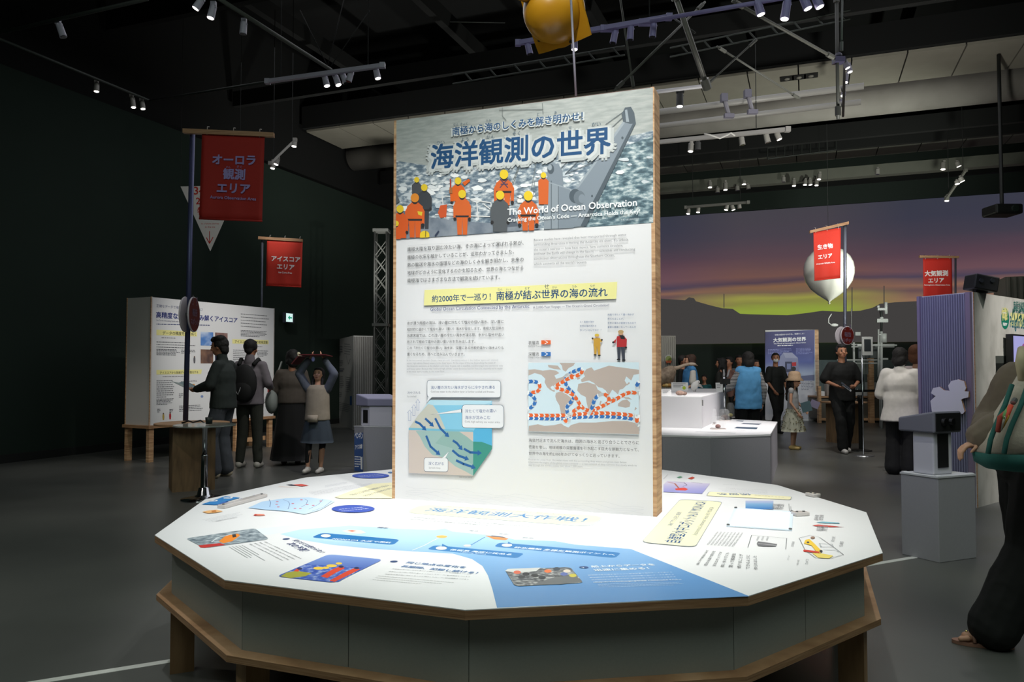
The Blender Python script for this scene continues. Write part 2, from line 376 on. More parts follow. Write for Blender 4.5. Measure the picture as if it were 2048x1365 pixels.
# ---------------------------------------------------------------- projected sunset on the far wall
def sunset():
    m = bpy.data.materials.new('projected_sunset'); m.use_nodes = True; t = m.node_tree; t.nodes.clear()
    tc = t.nodes.new('ShaderNodeTexCoord'); sp = t.nodes.new('ShaderNodeSeparateXYZ'); t.links.new(tc.outputs['Object'], sp.inputs[0])
    # local y across the wall, z up
    def ramp(stops):
        r = t.nodes.new('ShaderNodeValToRGB'); el = r.color_ramp.elements; z0, z1 = 2.0, 6.0
        el[0].position = 0; el[0].color = hexc(stops[0][1]); el[1].position = 1; el[1].color = hexc(stops[-1][1])
        for z, c in stops[1:-1]:
            e = el.new((z-z0)/(z1-z0)); e.color = hexc(c)
        return r
    noise = t.nodes.new('ShaderNodeTexNoise'); noise.inputs['Scale'].default_value = 0.9; noise.inputs['Detail'].default_value = 5
    mp = t.nodes.new('ShaderNodeMapping'); mp.inputs['Scale'].default_value = (0.3, 0.3, 2.2); t.links.new(tc.outputs['Object'], mp.inputs[0]); t.links.new(mp.outputs[0], noise.inputs['Vector'])
    md = t.nodes.new('ShaderNodeMath'); md.operation = 'MULTIPLY_ADD'; md.inputs[1].default_value = 0.4; t.links.new(noise.outputs['Fac'], md.inputs[0]); t.links.new(sp.outputs['Z'], md.inputs[2])
    mr = t.nodes.new('ShaderNodeMapRange'); mr.inputs['From Min'].default_value = 2.2; mr.inputs['From Max'].default_value = 6.2; t.links.new(md.outputs[0], mr.inputs['Value'])
    A = ramp([(2.0, '8ea23e'), (3.0, '93a642'), (3.2, '8a8a48'), (3.32, '9c9a4c'), (3.5, '7a6450'), (3.68, '86644c'), (3.8, '544450'), (3.98, '76554f'), (4.5, '5c4850'), (5.1, '4c454f'), (6.0, '47454c')])
    B = ramp([(2.0, '8a6854'), (3.2, '92705a'), (3.42, '6a5254'), (3.55, '8c6656'), (3.75, '4e4558'), (3.95, '6e5058'), (4.4, '5a4450'), (4.9, '45404d'), (5.4, '3d3d4c'), (6.0, '3b3d4a')])
    for r in (A, B): t.links.new(mr.outputs[0], r.inputs[0])
    mx = t.nodes.new('ShaderNodeMix'); mx.data_type = 'RGBA'; f = t.nodes.new('ShaderNodeMapRange'); f.inputs['From Min'].default_value = 1.2; f.inputs['From Max'].default_value = 3.2; a1 = t.nodes.new('ShaderNodeMath'); a1.operation = 'ADD'; a1.inputs[1].default_value = 0.6; a2 = t.nodes.new('ShaderNodeMath'); a2.operation = 'ABSOLUTE'
    t.links.new(sp.outputs['X'], a1.inputs[0]); t.links.new(a1.outputs[0], a2.inputs[0]); t.links.new(a2.outputs[0], f.inputs['Value']); t.links.new(f.outputs[0], mx.inputs['Factor']); t.links.new(A.outputs[0], mx.inputs['A']); t.links.new(B.outputs[0], mx.inputs['B'])
    # left part fades to orange-brown above the ridge
    e = t.nodes.new('ShaderNodeEmission'); e.inputs[1].default_value = 0.9; t.links.new(mx.outputs['Result'], e.inputs[0])
    o = t.nodes.new('ShaderNodeOutputMaterial'); t.links.new(e.outputs[0], o.inputs[0]); return m
SUN = sunset()
n2 = -E2
def WZ(px, py): return on_plane(px, py, uv(0, V1-0.05), n2)
scr = thing('projection_screen', 'wide wall projection of a purple and green sunset over dark hills', 'projection', uv(0, V1-0.05, 0), math.atan2(E1.y, E1.x))
za = 1.37+0.0293*V1; zb = 5.86
mb = MB(); u0, u1 = -9.0, UR-0.3
mb.add([uv(u0, V1-.05, za), uv(u1, V1-.05, za), uv(u1, V1-.05, zb), uv(u0, V1-.05, zb)], [(0, 1, 2, 3)], SUN); mb.build('projected_sky', scr)
HILL = EM('413f3e', 1.0)
ridge = [(1100, 585), (1325, 598), (1370, 601), (1378, 595), (1388, 597), (1392, 603), (1420, 611), (1445, 617), (1465, 618), (1480, 628), (1500, 629), (1575, 631), (1610, 627), (1645, 622), (1680, 624), (1720, 622), (1745, 616), (1760, 608), (1790, 605), (1850, 602), (1950, 598), (2070, 594), (2200, 590)]
P = [WZ(*p)-E2*0.01 for p in ridge]; bot = [WZ(2200, 720), WZ(1100, 720)]
mb = MB(); pts = []
for p in P: mb.v.append(tuple(p))
for p in P: q = V(p); q.z = za; mb.v.append(tuple(q))
n = len(P); i0 = mb.mi(HILL)
for i in range(n-1): mb.f.append((i, i+1, n+i+1, n+i)); mb.m.append(i0)
mb.build('projected_hills', scr)
for px, y0, y1 in ((1448, 616, 588), (1704, 623, 575), (1768, 608, 572)):
    mb = MB(); a = WZ(px, y0)-E2*0.012; b = WZ(px, y1)-E2*0.012
    mb.add([a-E1*.012, a+E1*.012, b+E1*.012, b-E1*.012], [(0, 1, 2, 3)], HILL); mb.build('projected_mast', scr)
# ---------------------------------------------------------------- overhead soffit bands, ducts and beams
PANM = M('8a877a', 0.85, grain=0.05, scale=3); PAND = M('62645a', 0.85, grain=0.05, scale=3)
def soffit(name, v0, v1, z, mat, wpan, th=0.05):
    root = MB(); root.frame_box(uv(UL, v0-.1, z+th+.01), E1*(UR-UL), E2*(v1-v0+.2), UP*0.5, CEILM); s_ = root.build(name, kind='structure')
    u = UL+0.05; me = None
    while u < UR-0.2:
        m = MB(); m.frame_box(uv(u+.012, v0, z), E1*(wpan-.024), E2*(v1-v0), UP*th, mat); m.build('ceiling_panel', s_); u += wpan
    return s_
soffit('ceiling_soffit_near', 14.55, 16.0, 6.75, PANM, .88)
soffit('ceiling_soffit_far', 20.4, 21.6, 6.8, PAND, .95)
DUCTM = noisemix('duct_cover', ['7a7770', '85827b', '8f8c85'], 1.2, 4, 0.8, bump=0.05)
mb = MB(); mb.tube([uv(UL, 16.6, 6.72), uv(UR, 16.6, 6.72)], 0.36, DUCTM, 24); mb.build('ceiling_duct', kind='structure', smooth=True)
mb = MB(); mb.frame_box(uv(UL, 20.2, 5.98), E1*(UR-UL), E2*.25, UP*.26, PAND); mb.build('ceiling_beam_far', kind='structure')
for v, z, h in ((12.2, 6.6, .3), (9.2, 6.9, .35), (17.9, 6.3, .35), (19.3, 6.45, .35), (6.6, 7.2, .35), (22.4, 6.3, .25)):
    mb = MB(); mb.frame_box(uv(UL, v, z), E1*(UR-UL), E2*.12, UP*h, M('070a08', 0.9)); mb.build('ceiling_beam', kind='structure')
for u in (-9, -6.2, -3.6, -1.0, 1.7, 4.4, 7.2):
    mb = MB(); mb.frame_box(uv(u, V0, 7.6), E2*(V1-V0), E1*.14, UP*.3, M('070a08', 0.9)); mb.build('ceiling_joist', kind='structure')
# air grille in the near soffit
g = thing('air_grille', 'three-bay dark air grille set in the pale ceiling panels', 'grille', on_plane(1600, 158, V((0, 0, 6.74)), UP))
for k, x in enumerate((1574, 1598, 1622)):
    c = on_plane(x, 158-k*3, V((0, 0, 6.735)), UP); m = MB(); m.frame_box(c-E1*.12-E2*.12, E1*.24, E2*.24, UP*.014, M('0c0d0c', 0.7)); m.build('grille_bay', g)
    m = MB(); m.ell(c-UP*.005, (.05, .05, .02), M('77756c', .5)); m.build('diffuser', g, smooth=True)
# ================================================================ THE BIG TWELVE-SIDED TABLE
TC0 = V((0.0457, 4.194, 0)); ZT = 0.6175; TH0 = 3.559
def ring(r): return [(TC0.x+r*math.cos(TH0+2*PI*i/12), TC0.y+r*math.sin(TH0+2*PI*i/12)) for i in range(12)]
tb = thing('display_table', 'large white twelve-sided display table with plywood edges in the centre', 'table', (TC0.x, TC0.y, 0))
mb = MB(); mb.prism(ring(1.8), ZT-0.003, ZT, LAM); mb.build('table_top', tb)
mb = MB(); mb.prism(ring(1.8), ZT-0.032, ZT-0.003, WOODH); mb.build('top_edge', tb, label='raw plywood edge under the white top')
rs = ring(1.728); SK = M('a2a6a1', 0.45, grain=0.03, scale=120)
for i in range(12):
    a = V((*rs[i], 0)); b = V((*rs[(i+1) % 12], 0)); d = (b-a).normalized(); n_ = V((d.y, -d.x, 0))
    cuts = [0, .5, 1] if i % 2 == 1 else [0, 1]
    for c0, c1 in zip(cuts, cuts[1:]):
        p = a.lerp(b, c0)+d*.0015; q = a.lerp(b, c1)-d*.0015; m = MB()
        m.frame_box(p+UP*.352-n_*.018, q-p, n_*.018, UP*(ZT-.032-.352), SK); m.build('skirt_panel', tb)
ra, rb_ = ring(1.79), ring(1.60)
for i in range(12):
    m = MB(); q = [ra[i], ra[(i+1) % 12], rb_[(i+1) % 12], rb_[i]]; m.prism(q, .328, .352, WOODH); m.build('lower_rim', tb)
for i in range(12):
    a = V((*ring(1.73)[i], 0)); c = (TC0-a).normalized(); t_ = V((-c.y, c.x, 0)); m = MB()
    m.frame_box(a+t_*-.03, c*.10, t_*.06, UP*.328, PLY)
    m.build('leg', tb)
ri = ring(1.25)
for i in range(12):
    a = V((*ri[i], 0)); b = V((*ri[(i+1) % 12], 0)); c = (TC0-a).normalized()
    m = MB(); m.frame_box(a, b-a, c*.02, UP*.328, PLY); m.build('plinth_board', tb)
# ---- print on the table top
tp = Sheet(tb, (0, 0, ZT), UP)
def gradmat(name, stops, vec=(0, 1, 0), a=2.6, b=4.3):
    m = bpy.data.materials.new(name); m.use_nodes = True; t = m.node_tree; bs = t.nodes['Principled BSDF']; bs.inputs['Roughness'].default_value = .42
    tc = t.nodes.new('ShaderNodeTexCoord'); d = t.nodes.new('ShaderNodeVectorMath'); d.operation = 'DOT_PRODUCT'; d.inputs[1].default_value = vec
    t.links.new(tc.outputs['Object'], d.inputs[0]); mr = t.nodes.new('ShaderNodeMapRange'); mr.inputs['From Min'].default_value = a; mr.inputs['From Max'].default_value = b
    t.links.new(d.outputs['Value'], mr.inputs['Value']); r = t.nodes.new('ShaderNodeValToRGB'); el = r.color_ramp.elements
    el[0].position = 0; el[0].color = hexc(stops[0]); el[1].position = 1; el[1].color = hexc(stops[-1])
    for i, c in enumerate(stops[1:-1]): e = el.new((i+1)/(len(stops)-1)); e.color = hexc(c)
    t.links.new(mr.outputs[0], r.inputs[0]); t.links.new(r.outputs[0], bs.inputs['Base Color']); return m
SEAG = gradmat('printed_sea', ['5e94cc', '7faedb', 'b9dcf2', 'd6eff9'], (-.25, 1, 0), -1.6, -.05)
tp.poly([(420, 1072), (520, 1058), (650, 1044), (700, 1043), (640, 1052), (585, 1062), (540, 1070)], M('e3eef0', .45))
tp.poly([(994, 1216.5), (985, 1180), (976, 1152), (965, 1133), (944, 1119), (905, 1108), (830, 1104), (740, 1098), (660, 1090), (600, 1080), (560, 1069), (600, 1060), (700, 1052), (790, 1058), (870, 1061), (890, 1058), (905, 1064), (1000, 1073), (1030, 1080), (1110, 1083), (1150, 1090), (1262, 1099), (1380, 1146), (1499, 1193.5)], SEAG)
tp.end('sea_print', 'printed blue sea area with pale top edge')
LBL = M('1f74b4', .45); LBLT = M('f2f8fb', .4)
tp.view(3.4133, 300, 920)
def label(q, txt, tx, num, small):
    tp.rrect(q, LBL, .3); x0, y0, x1, y1 = tx
    tp.disc(num[0], num[1], num[2], num[3], M('fbf6dc', .4), 14); tp.text(x0, y0, x1, y1, txt, LBLT, bold=.02)
    if small: tp.text(*small[:4], small[4], LBLT)
label([(1098, 532), (1175, 500), (1708, 546), (1660, 584)], 'MONACA 氷底で潜航', (1238, 545, 1636, 572), (1200, 520, 34, 11), (1180, 552, 1500, 578, 'Autonomous underwater vehicle under ice'))
tp.view(3.4133, 800, 980)
label([(183, 408), (235, 380), (850, 436), (800, 470)], '係留系 海底に沈める', (335, 415, 755, 450), (282, 400, 38, 12), (410, 430, 580, 446, 'Mooring System'))
label([(640, 390), (680, 362), (1510, 432), (1470, 468)], '砕氷艦船 多様な観測ポイントへ', (775, 400, 1465, 452), (730, 380, 36, 11), (975, 418, 1125, 432, 'Icebreaker Shirase'))
for q in ([(285, 390), (288, 371), (330, 390)], [(735, 372), (738, 356), (775, 374)]): tp.poly(q, LBL)
tp.end('caption_label', 'blue caption labels with white lettering')
# dashed sub-sea routes, small float, ship, submersible
tp.stroke([(85, 415), (170, 380), (215, 355), (275, 325)], .004, WHT); tp.stroke([(480, 382), (580, 325)], .004, BLU)
tp.disc(285, 322, 38, 9, M('f2b65c', .5)); tp.end('route_drawing'); tp.poly([(580, 315), (640, 340), (720, 346), (742, 336), (690, 325), (600, 316)], M('e98a4a', .5)); tp.poly([(610, 320), (730, 332), (700, 322), (630, 314)], M('5a5d66', .5))
tp.end('ship_drawing'); tp.disc(460, 384, 26, 7, M('f0d8cc', .5))
tp.view(3.4133, 300, 920)
tp.poly([(1310, 488), (1350, 480), (1440, 483), (1475, 500), (1440, 506), (1360, 503)], M('f3e1d6', .5)); tp.poly([(1345, 486), (1380, 483), (1410, 488), (1380, 494)], M('e0674a', .5))
tp.end('submersible_drawing')
# headings and body text on the table
tp.view(3.4133, 800, 980)
tp.rrect([(24, 158), (150, 100), (1402, 180), (1310, 256)], M('c4cfd6', .5), .35); tp.rrect([(30, 158), (152, 102), (1396, 182), (1306, 253)], CREAM, .35)
tp.text(160, 147, 1250, 224, '海洋観測大作戦！', M('3f7fb8', .5), bold=.02, hs=1.0)
tp.text(310, 118, 1215, 185, 'あらゆる手段で海の謎に挑め！知る人ぞ知る！', M('9aa9a0', .5))
tp.text(150, 160, 700, 200, 'The Great Ocean Observation Operation', M('b5b9a8', .5))
tp.text(85, 192, 1110, 275, '南極の海を調べるためには、さまざまな方法で観測が行われています。氷の下や深い', M('a9adb0', .5))
tp.text(60, 205, 640, 252, '海の底までくまなく観測する作戦を紹介します。', M('a9adb0', .5))
for x, y, s_ in ((460, 284, '海氷'), (660, 305, '海面'), (830, 332, '観測')): tp.text(x, y, x+75, y+6, s_, M('8b99a6', .5))
tp.view(3.4133, 300, 920); tp.text(1545, 468, 1620, 474, '棚氷', NAVY)
tp.end('heading_print', 'yellow heading band reading 海洋観測大作戦！')
DB = M('3a6ea8', .5)
# station text blocks
tp.view(3.4133, 300, 920)
tp.circ(930, 543, 24, M('1c3f70', .5), 14); tp.text(968, 553, 1165, 640, '知らせては終わらない', NAVY, bold=.015); tp.text(925, 575, 1035, 630, '次の予測！', NAVY, bold=.015)
for k in range(4): tp.text(775-k*34, 562+k*5, 1025-k*42, 680+k*4, '漂流フロートは海流に乗り海の中の水温を測る', M('4d4f52', .5), hs=.5)
for k in range(5): tp.greek(628-k*22, 585+k*3, 815-k*24, 692+k*3, 0, 0, 1, .0035, M('a2a4a4', .5))
tp.circ(1665, 697, 26, M('1c3f70', .5), 14)
tp.view(3.4133, 800, 980)
tp.text(38, 505, 440, 540, '同じ地点の変化を', DB, bold=.02); tp.text(0, 530, 520, 578, '長期間、記録し続ける！', DB, bold=.02)
for k in range(3): tp.text(-55-k*25, 545+k*18, 485-k*8, 582+k*18, '係留系は海の底に沈めた重りから伸ばしたロープに観測機器をつけます', M('55585c', .5))
tp.greek(-150, 590, 400, 640, -18, 13, 3, .003, M('a9aba9', .5))
tp.circ(1255, 533, 32, M('15447c', .5), 14)
tp.text(1310, 535, 1745, 520, '船上からデータを', LBLT, bold=.02); tp.text(1330, 560, 1705, 546, '迅速に集める！', LBLT, bold=.02)
for k in range(4): tp.text(1285+k*12, 590+k*16, 1860+k*12, 568+k*16, '観測船は氷の海を進みながら観測装置で海のデータを集める', LBLT, hs=.8)
tp.text(1340, 640, 1925, 622, 'Rapid, Wide-Ranging Data Collection Travel', LBLT, bold=.01)
tp.greek(1350, 650, 1960, 634, 4, 9, 3, .0028, M('c4dcef', .5), .1)
tp.text(1247, 540, 1262, 539, '3', LBLT)
tp.end('table_text', 'small printed paragraphs on the front of the table')
# three photographs at the front
SEAP = noisemix('print_grey_sea', ['4a5a66', '8d9aa2', 'c7d0d4'], 40, 6, .45, (1, 1, 1))
tp.view(3.4133, 300, 920)
tp.rrect([(243, 540), (715, 470), (815, 545), (372, 606)], SEAP, .12); tp.poly([(330, 588), (480, 572), (515, 585), (375, 604), (345, 602)], M('c62f28', .5))
tp.poly([(470, 560), (520, 520), (600, 508), (615, 520), (560, 560), (500, 574)], M('ef8a24', .5)); tp.stroke([(420, 565), (460, 535), (560, 512)], .006, M('dfe6ea', .5)); tp.poly([(560, 514), (585, 510), (590, 530), (565, 535)], M('3c2f28', .5))
tp.end('photo_print', 'printed photo of an orange float on grey sea')
tp.rrect([(862, 800), (1222, 648), (1592, 684), (1262, 844)], gradmat('print_sky', ['3d5fb5', '7e9bd8', 'd0def5'], (0, 1, 0), -1.35, -.9), .12)
tp.poly([(905, 782), (1060, 717), (1460, 742), (1285, 838), (1230, 836), (960, 806)], noisemix('print_deck', ['23409a', '4768c0', 'b4c2e0'], 50, 4, .5))
tp.poly([(890, 800), (930, 775), (1000, 762), (1105, 778), (1060, 800), (960, 812)], M('a9a63a', .5))
for a, b, c, d in ((1150, 745, 60, 10), (1240, 728, 60, 10), (1290, 712, 36, 8), (1200, 742, 40, 8)): tp.disc(a, b, c*.6, d, M('f0c94a', .5))
for q in ([(1165, 800), (1250, 750), (1310, 728), (1330, 745), (1270, 775), (1210, 812)], [(1225, 830), (1330, 772), (1400, 742), (1435, 752), (1360, 790), (1260, 838)], [(980, 765), (1010, 742), (1030, 750), (1010, 768)]): tp.poly(q, M('e0492a', .5))
for x, y in ((1305, 734), (1410, 744), (1022, 748)): tp.disc(x, y, 18, 8, M('26305c', .5))
tp.end('photo_print', 'printed photo of orange-suited crew on a blue deck')
tp.view(3.4133, 800, 980)
tp.rrect([(716, 550), (1162, 532), (1252, 640), (785, 664)], noisemix('print_meeting', ['2a2c2e', '6c6f72', 'c9c8c4'], 45, 5, .5), .12)
tp.poly([(716, 560), (735, 545), (960, 536), (930, 560), (800, 570)], M('cfcfcc', .5)); tp.poly([(1060, 600), (1200, 590), (1245, 635), (1100, 650), (900, 655)], M('6d6f70', .5))
for x, y, c in ((800, 568, 'd9694a'), (1010, 560, 'e8763c'), (860, 580, '2c2d30'), (920, 590, '2c2d30'), (830, 600, '3a3b3e'), (1120, 580, '5f6fae'), (1180, 590, 'cfc24a'), (1070, 545, '3a4450'), (970, 605, '333438'), (1140, 560, 'e0d2c2')): tp.disc(x, y, 26, 12, M(c, .5), 10)
tp.end('photo_print', 'printed grey photo of people working at tables')
# right side of the top
tp.view(3.657, 1240, 900)
def band(q, m1=CREAM, r=.2):
    tp.rrect(q, M('8d979b', .5), r); c = [sum(p[0] for p in q)/4, sum(p[1] for p in q)/4]; tp.rrect([(c[0]+(p[0]-c[0])*.985, c[1]+(p[1]-c[1])*.98) for p in q], m1, r)
band([(155, 682), (440, 365), (750, 382), (550, 718)])
tp.text(440, 688, 640, 385, '自律型水中ロボット/AUV MONACA', M('174e82', .5), bold=.02, hs=1.1)
tp.text(380, 560, 455, 460, '海氷下でも自在に観測！', M('2d5c86', .5), bold=.015, hs=.7)
tp.text(560, 632, 690, 425, 'Autonomous Underwater Vehicle AUV MONACA', M('44627c', .5), hs=.9)
band([(630, 340), (650, 310), (1258, 346), (1250, 370)])
tp.text(950, 325, 705, 322, '係留系', M('2a5a8c', .5), bold=.02, hs=.9); tp.text(1200, 350, 985, 335, 'おもりで海底に固定', GREY)
tp.end('heading_print', 'yellow heading plates on the right side of the table')
tp.poly([(318, 258), (345, 232), (660, 250), (600, 325), (318, 312)], gradmat('print_dusk', ['7f86c8', 'a9a6d8', 'd7cfe4'], (0, 1, 0), .3, .8))
tp.poly([(400, 288), (470, 280), (500, 292), (480, 302), (410, 300)], M('d8483c', .5)); tp.stroke([(350, 240), (400, 250), (430, 285)], .01, M('b0604c', .5)); tp.stroke([(400, 238), (470, 245), (490, 262), (460, 272)], .006, M('5d4f70', .5)); tp.stroke([(520, 240), (600, 250)], .006, M('4c4a78', .5))
tp.end('photo_print', 'printed photo of a red crane at dusk'); tp.poly([(495, 212), (530, 200), (548, 208), (525, 220)], M('c4452e', .5)); tp.poly([(415, 205), (440, 196), (458, 203), (435, 210)], M('5c9a78', .5))
tp.end('animal_drawing'); tp.rect(918, 376, 1122, 440, gradmat('print_ice', ['3f7fc0', '79abd6', 'c9c9e6'], (0, 1, 0), -.1, .15))
tp.end('photo_print', 'printed photo of pale blue ice')
for i in range(8): tp.text(650+i*26+(0 if i else 0), 700+i*2, 720+i*26, 605+i*1, 'MONACA drives under the ice', GREY, hs=.6)
for i in range(8):
    tp.text(575+i*62, 848+i*5, 650+i*50, 740+i*6, ('海の中を自由に泳ぎ', '回り水温や塩分を', '測るロボットです', '厚い氷の下にも', '潜って観測を', '続けることが', 'できるように', '作られました')[i], M('46484c', .5), hs=.42)
tp.end('table_text', 'grey text rows facing the right side'); tp.stroke([(935, 720), (962, 630), (1220, 652), (1212, 732)], .0025, M('6a6d70', .5)); 
tp.poly([(1000, 690), (1010, 675), (1050, 680), (1150, 695), (1140, 712), (1060, 712), (1010, 708)], M('6f6f72', .5)); tp.stroke([(1010, 690), (1140, 706)], .006, M('c8c8ca', .5))
tp.end('device_drawing')
for x in (1010, 1045, 1080): tp.text(x, 668, x+12, 640, '観測装置', GREY, hs=.45)
tp.stroke([(1310, 650), (1355, 740), (1430, 795), (1540, 800), (1635, 772), (1560, 715), (1460, 645), (1390, 630), (1315, 648)], .0025, M('7a7d80', .5))
tp.poly([(1345, 690), (1355, 665), (1385, 658), (1420, 690), (1475, 745), (1465, 762), (1440, 755), (1400, 705)], M('f0c63a', .5)); tp.poly([(1405, 760), (1480, 765), (1560, 780), (1530, 800), (1450, 795)], M('ecd46a', .5))
tp.poly([(1340, 740), (1350, 736), (1455, 750), (1460, 762), (1345, 750)], M('cc3a2a', .5)); tp.disc(1470, 748, 12, 9, M('2e2f33', .5)); tp.disc(1375, 683, 10, 7, M('3a3b40', .5))
tp.stroke([(1460, 690), (1550, 695), (1560, 715), (1470, 715)], .005, M('b8bcc0', .5), True); tp.stroke([(1490, 735), (1590, 740), (1595, 752)], .005, M('b8bcc0', .5)); tp.disc(1410, 648, 16, 9, M('9a7b6a', .5))
tp.end('robot_drawing', 'printed yellow underwater robot')
tp.poly([(1430, 535), (1480, 530), (1600, 538), (1610, 545), (1500, 542)], M('7fb4c4', .5)); tp.poly([(1405, 558), (1450, 552), (1560, 562), (1630, 570), (1540, 570), (1450, 566)], M('cf4a40', .5)); tp.stroke([(1560, 566), (1635, 569)], .003, INK)
tp.end('robot_drawing', 'printed slim blue and red robots')
for x, y, s_ in ((1270, 715, '耐圧容器'), (1235, 815, 'スクリュー'), (1305, 850, '舵取り装置'), (1375, 845, 'カメラ'), (1630, 715, '先端部'), (1570, 680, '浮力材'), (1450, 520, '最新機'), (1485, 520, '旧型機'), (1480, 600, '軽量'), (1515, 600, '魚型'), (1160, 440, '観測'), (1195, 440, '映像')): tp.text(x, y, x+8, y-38, s_, GREY, hs=.45)
tp.greek(1075, 300, 700, 280, 2, 9, 4, .003, GREY); tp.greek(860, 262, 740, 256, 0, 6, 1, .003, GREY); tp.greek(1240, 455, 1235, 395, 12, 0, 2, .003, GREY)
tp.stroke([(318, 218), (350, 185), (380, 180)], .002, GREY)
tp.end('table_text', 'small grey notes around the drawings')
# left side of the top
tp.view(4.6545, 360, 930)
tp.poly([(200, 375), (420, 298), (560, 312), (420, 350), (330, 380)], M('2f86cc', .45)); 
for q in ([(340, 380), (400, 352), (520, 345), (460, 385), (360, 392)], [(510, 348), (570, 318), (660, 320), (600, 352), (530, 356)], [(645, 312), (690, 286), (800, 290), (740, 312), (670, 318)]): tp.poly(q, M('3a66b8', .45))
for x, y in ((300, 352), (440, 325)): tp.text(x, y, x+80, y-14, '↓', WHT, bold=.03)
for x, y in ((420, 375), (560, 340), (700, 305)): tp.text(x, y, x+60, y-12, '海流', WHT)
tp.end('arrow_print', 'blue printed arrows'); tp.poly([(635, 408), (760, 350), (980, 318), (1200, 310), (1400, 335), (1440, 350), (1300, 430), (1160, 468), (1000, 440), (800, 425)], gradmat('print_map', ['b4d3f0', 'd8e9f6', 'eef4fa'], (1, 0, 0), -1.3, -.7))
for q in ([(830, 330), (845, 360), (835, 400)], [(960, 330), (1010, 350), (1022, 375), (1005, 420)], [(1160, 325), (1188, 340), (1175, 375), (1130, 400)], [(1330, 330), (1290, 375), (1200, 420)], [(1410, 345), (1340, 400), (1230, 440)]): tp.stroke(q, .003, M('4d6ea0', .5))
for x, y in ((900, 375), (915, 400), (905, 350), (1050, 368), (1120, 415), (1185, 378), (1240, 385), (1310, 345), (1070, 414), (1130, 333)): tp.disc(x, y, 14, 4, M('c86a80', .5), 8)
tp.end('map_print', 'pale blue printed sea map'); tp.poly([(205, 445), (270, 432), (340, 425), (400, 440), (340, 452), (260, 458)], M('f0b878', .5)); tp.poly([(290, 437), (330, 430), (340, 445), (300, 450)], M('c47838', .5))
tp.poly([(680, 478), (700, 465), (780, 468), (795, 478), (740, 482)], M('e0836c', .5)); tp.poly([(685, 478), (700, 468), (720, 472), (705, 482)], M('b8342c', .5))
tp.greek(210, 520, 560, 450, 28, 6, 4, .003, M('a0a3a8', .5)); tp.text(340, 535, 540, 495, '地球をめぐる海流', M('6c6f78', .5))
tp.poly([(1040, 192), (1130, 185), (1200, 198), (1130, 206)], M('d8564c', .5)); tp.poly([(985, 190), (1040, 188), (1090, 200), (1040, 198)], M('3c3c50', .5)); tp.stroke([(920, 207), (1095, 216)], .006, M('e8b89c', .5))
tp.greek(1200, 262, 1790, 165, 15, 8, 4, .004, M('9a9ca6', .5)); tp.greek(1350, 200, 1600, 155, 0, 6, 3, .003, M('a6a8b4', .5))
tp.poly([(1440, 308), (1620, 240), (1800, 182), (1975, 172), (1975, 318), (1500, 320)], CREAM)
tp.text(1615, 292, 1975, 196, '海の深層循環を追え', M('555c70', .5), bold=.01); tp.text(1740, 300, 1990, 225, '地球の気候を左右', M('555c70', .5))
tp.end('table_text', 'cream heading plate and grey rows'); 
for c in ((1775, 107, 172, 24), (1612, 417, 200, 35)):
    tp.disc(*c, M('3a56b4', .45), 32); x, y, rx, ry = c
    tp.text(x-rx*.65, y+ry*.25, x+rx*.6, y-ry*.45, '海をめぐる水の旅へ', WHT, bold=.02); tp.text(x-rx*.5, y+ry*.75, x+rx*.75, y-ry*.0, 'Ocean Voyage', WHT, bold=.01); tp.end('badge_print', 'blue round badge')
tp.disc(1960, 76, 25, 6, M('6a90c0', .5))
tp.end('badge_print')
# clear acrylic handles / tactile bars and the backlit magnifier plate
def bar(pts, lab):
    a, b = [at_z(*p, ZT) for p in pts]; d = (b-a).normalized(); r = thing('acrylic_bar', lab, 'bar', a)
    m = MB(); m.frame_box(a+UP*.001, b-a, UP.cross(d)*.05, UP*.018, M('d9d2cf', .15, coat=.5)); m.build('bar_body', r, bevel=.003)
    for p in (a+d*.02, b-d*.02):
        q = p+UP.cross(d)*.025; m = MB(); m.cyl(q+UP*.019, q+UP*.023, .007, .006, STEEL, 10); m.build('screw', r)
bar([(450, 1018.5), (535, 995)], 'clear acrylic slider bar on the left of the big table')
bar([(1592, 1034), (1620, 1033)], 'short clear acrylic bar beside the lit plate on the table')
bar([(1610, 992), (1628, 996)], 'small clear block at the far right edge of the table')
lp = thing('light_plate', 'glowing white backlit plate with four screws set into the table', 'light panel', at_z(1520, 1035, ZT))
q = [at_z(1240+x/3.657, 900+y/3.657, ZT) for x, y in ((778, 565), (838, 432), (1268, 460), (1258, 598))]
m = MB(); m.prism([(p.x, p.y) for p in q], ZT+.0015, ZT+.006, M('dceaf8', .45)); m.build('plate_frame', lp)
c = sum(q, V((0, 0, 0)))/4; q2 = [c+(p-c)*.9 for p in q]; m = MB(); m.prism([(p.x, p.y) for p in q2], ZT+.006, ZT+.0072, EM('eaf3ff', 1.25)); m.build('lit_surface', lp)
for p in q: p = c+(p-c)*.95; m = MB(); m.cyl(V((p.x, p.y, ZT+.006)), V((p.x, p.y, ZT+.012)), .008, .007, STEEL, 10); m.build('screw', lp)
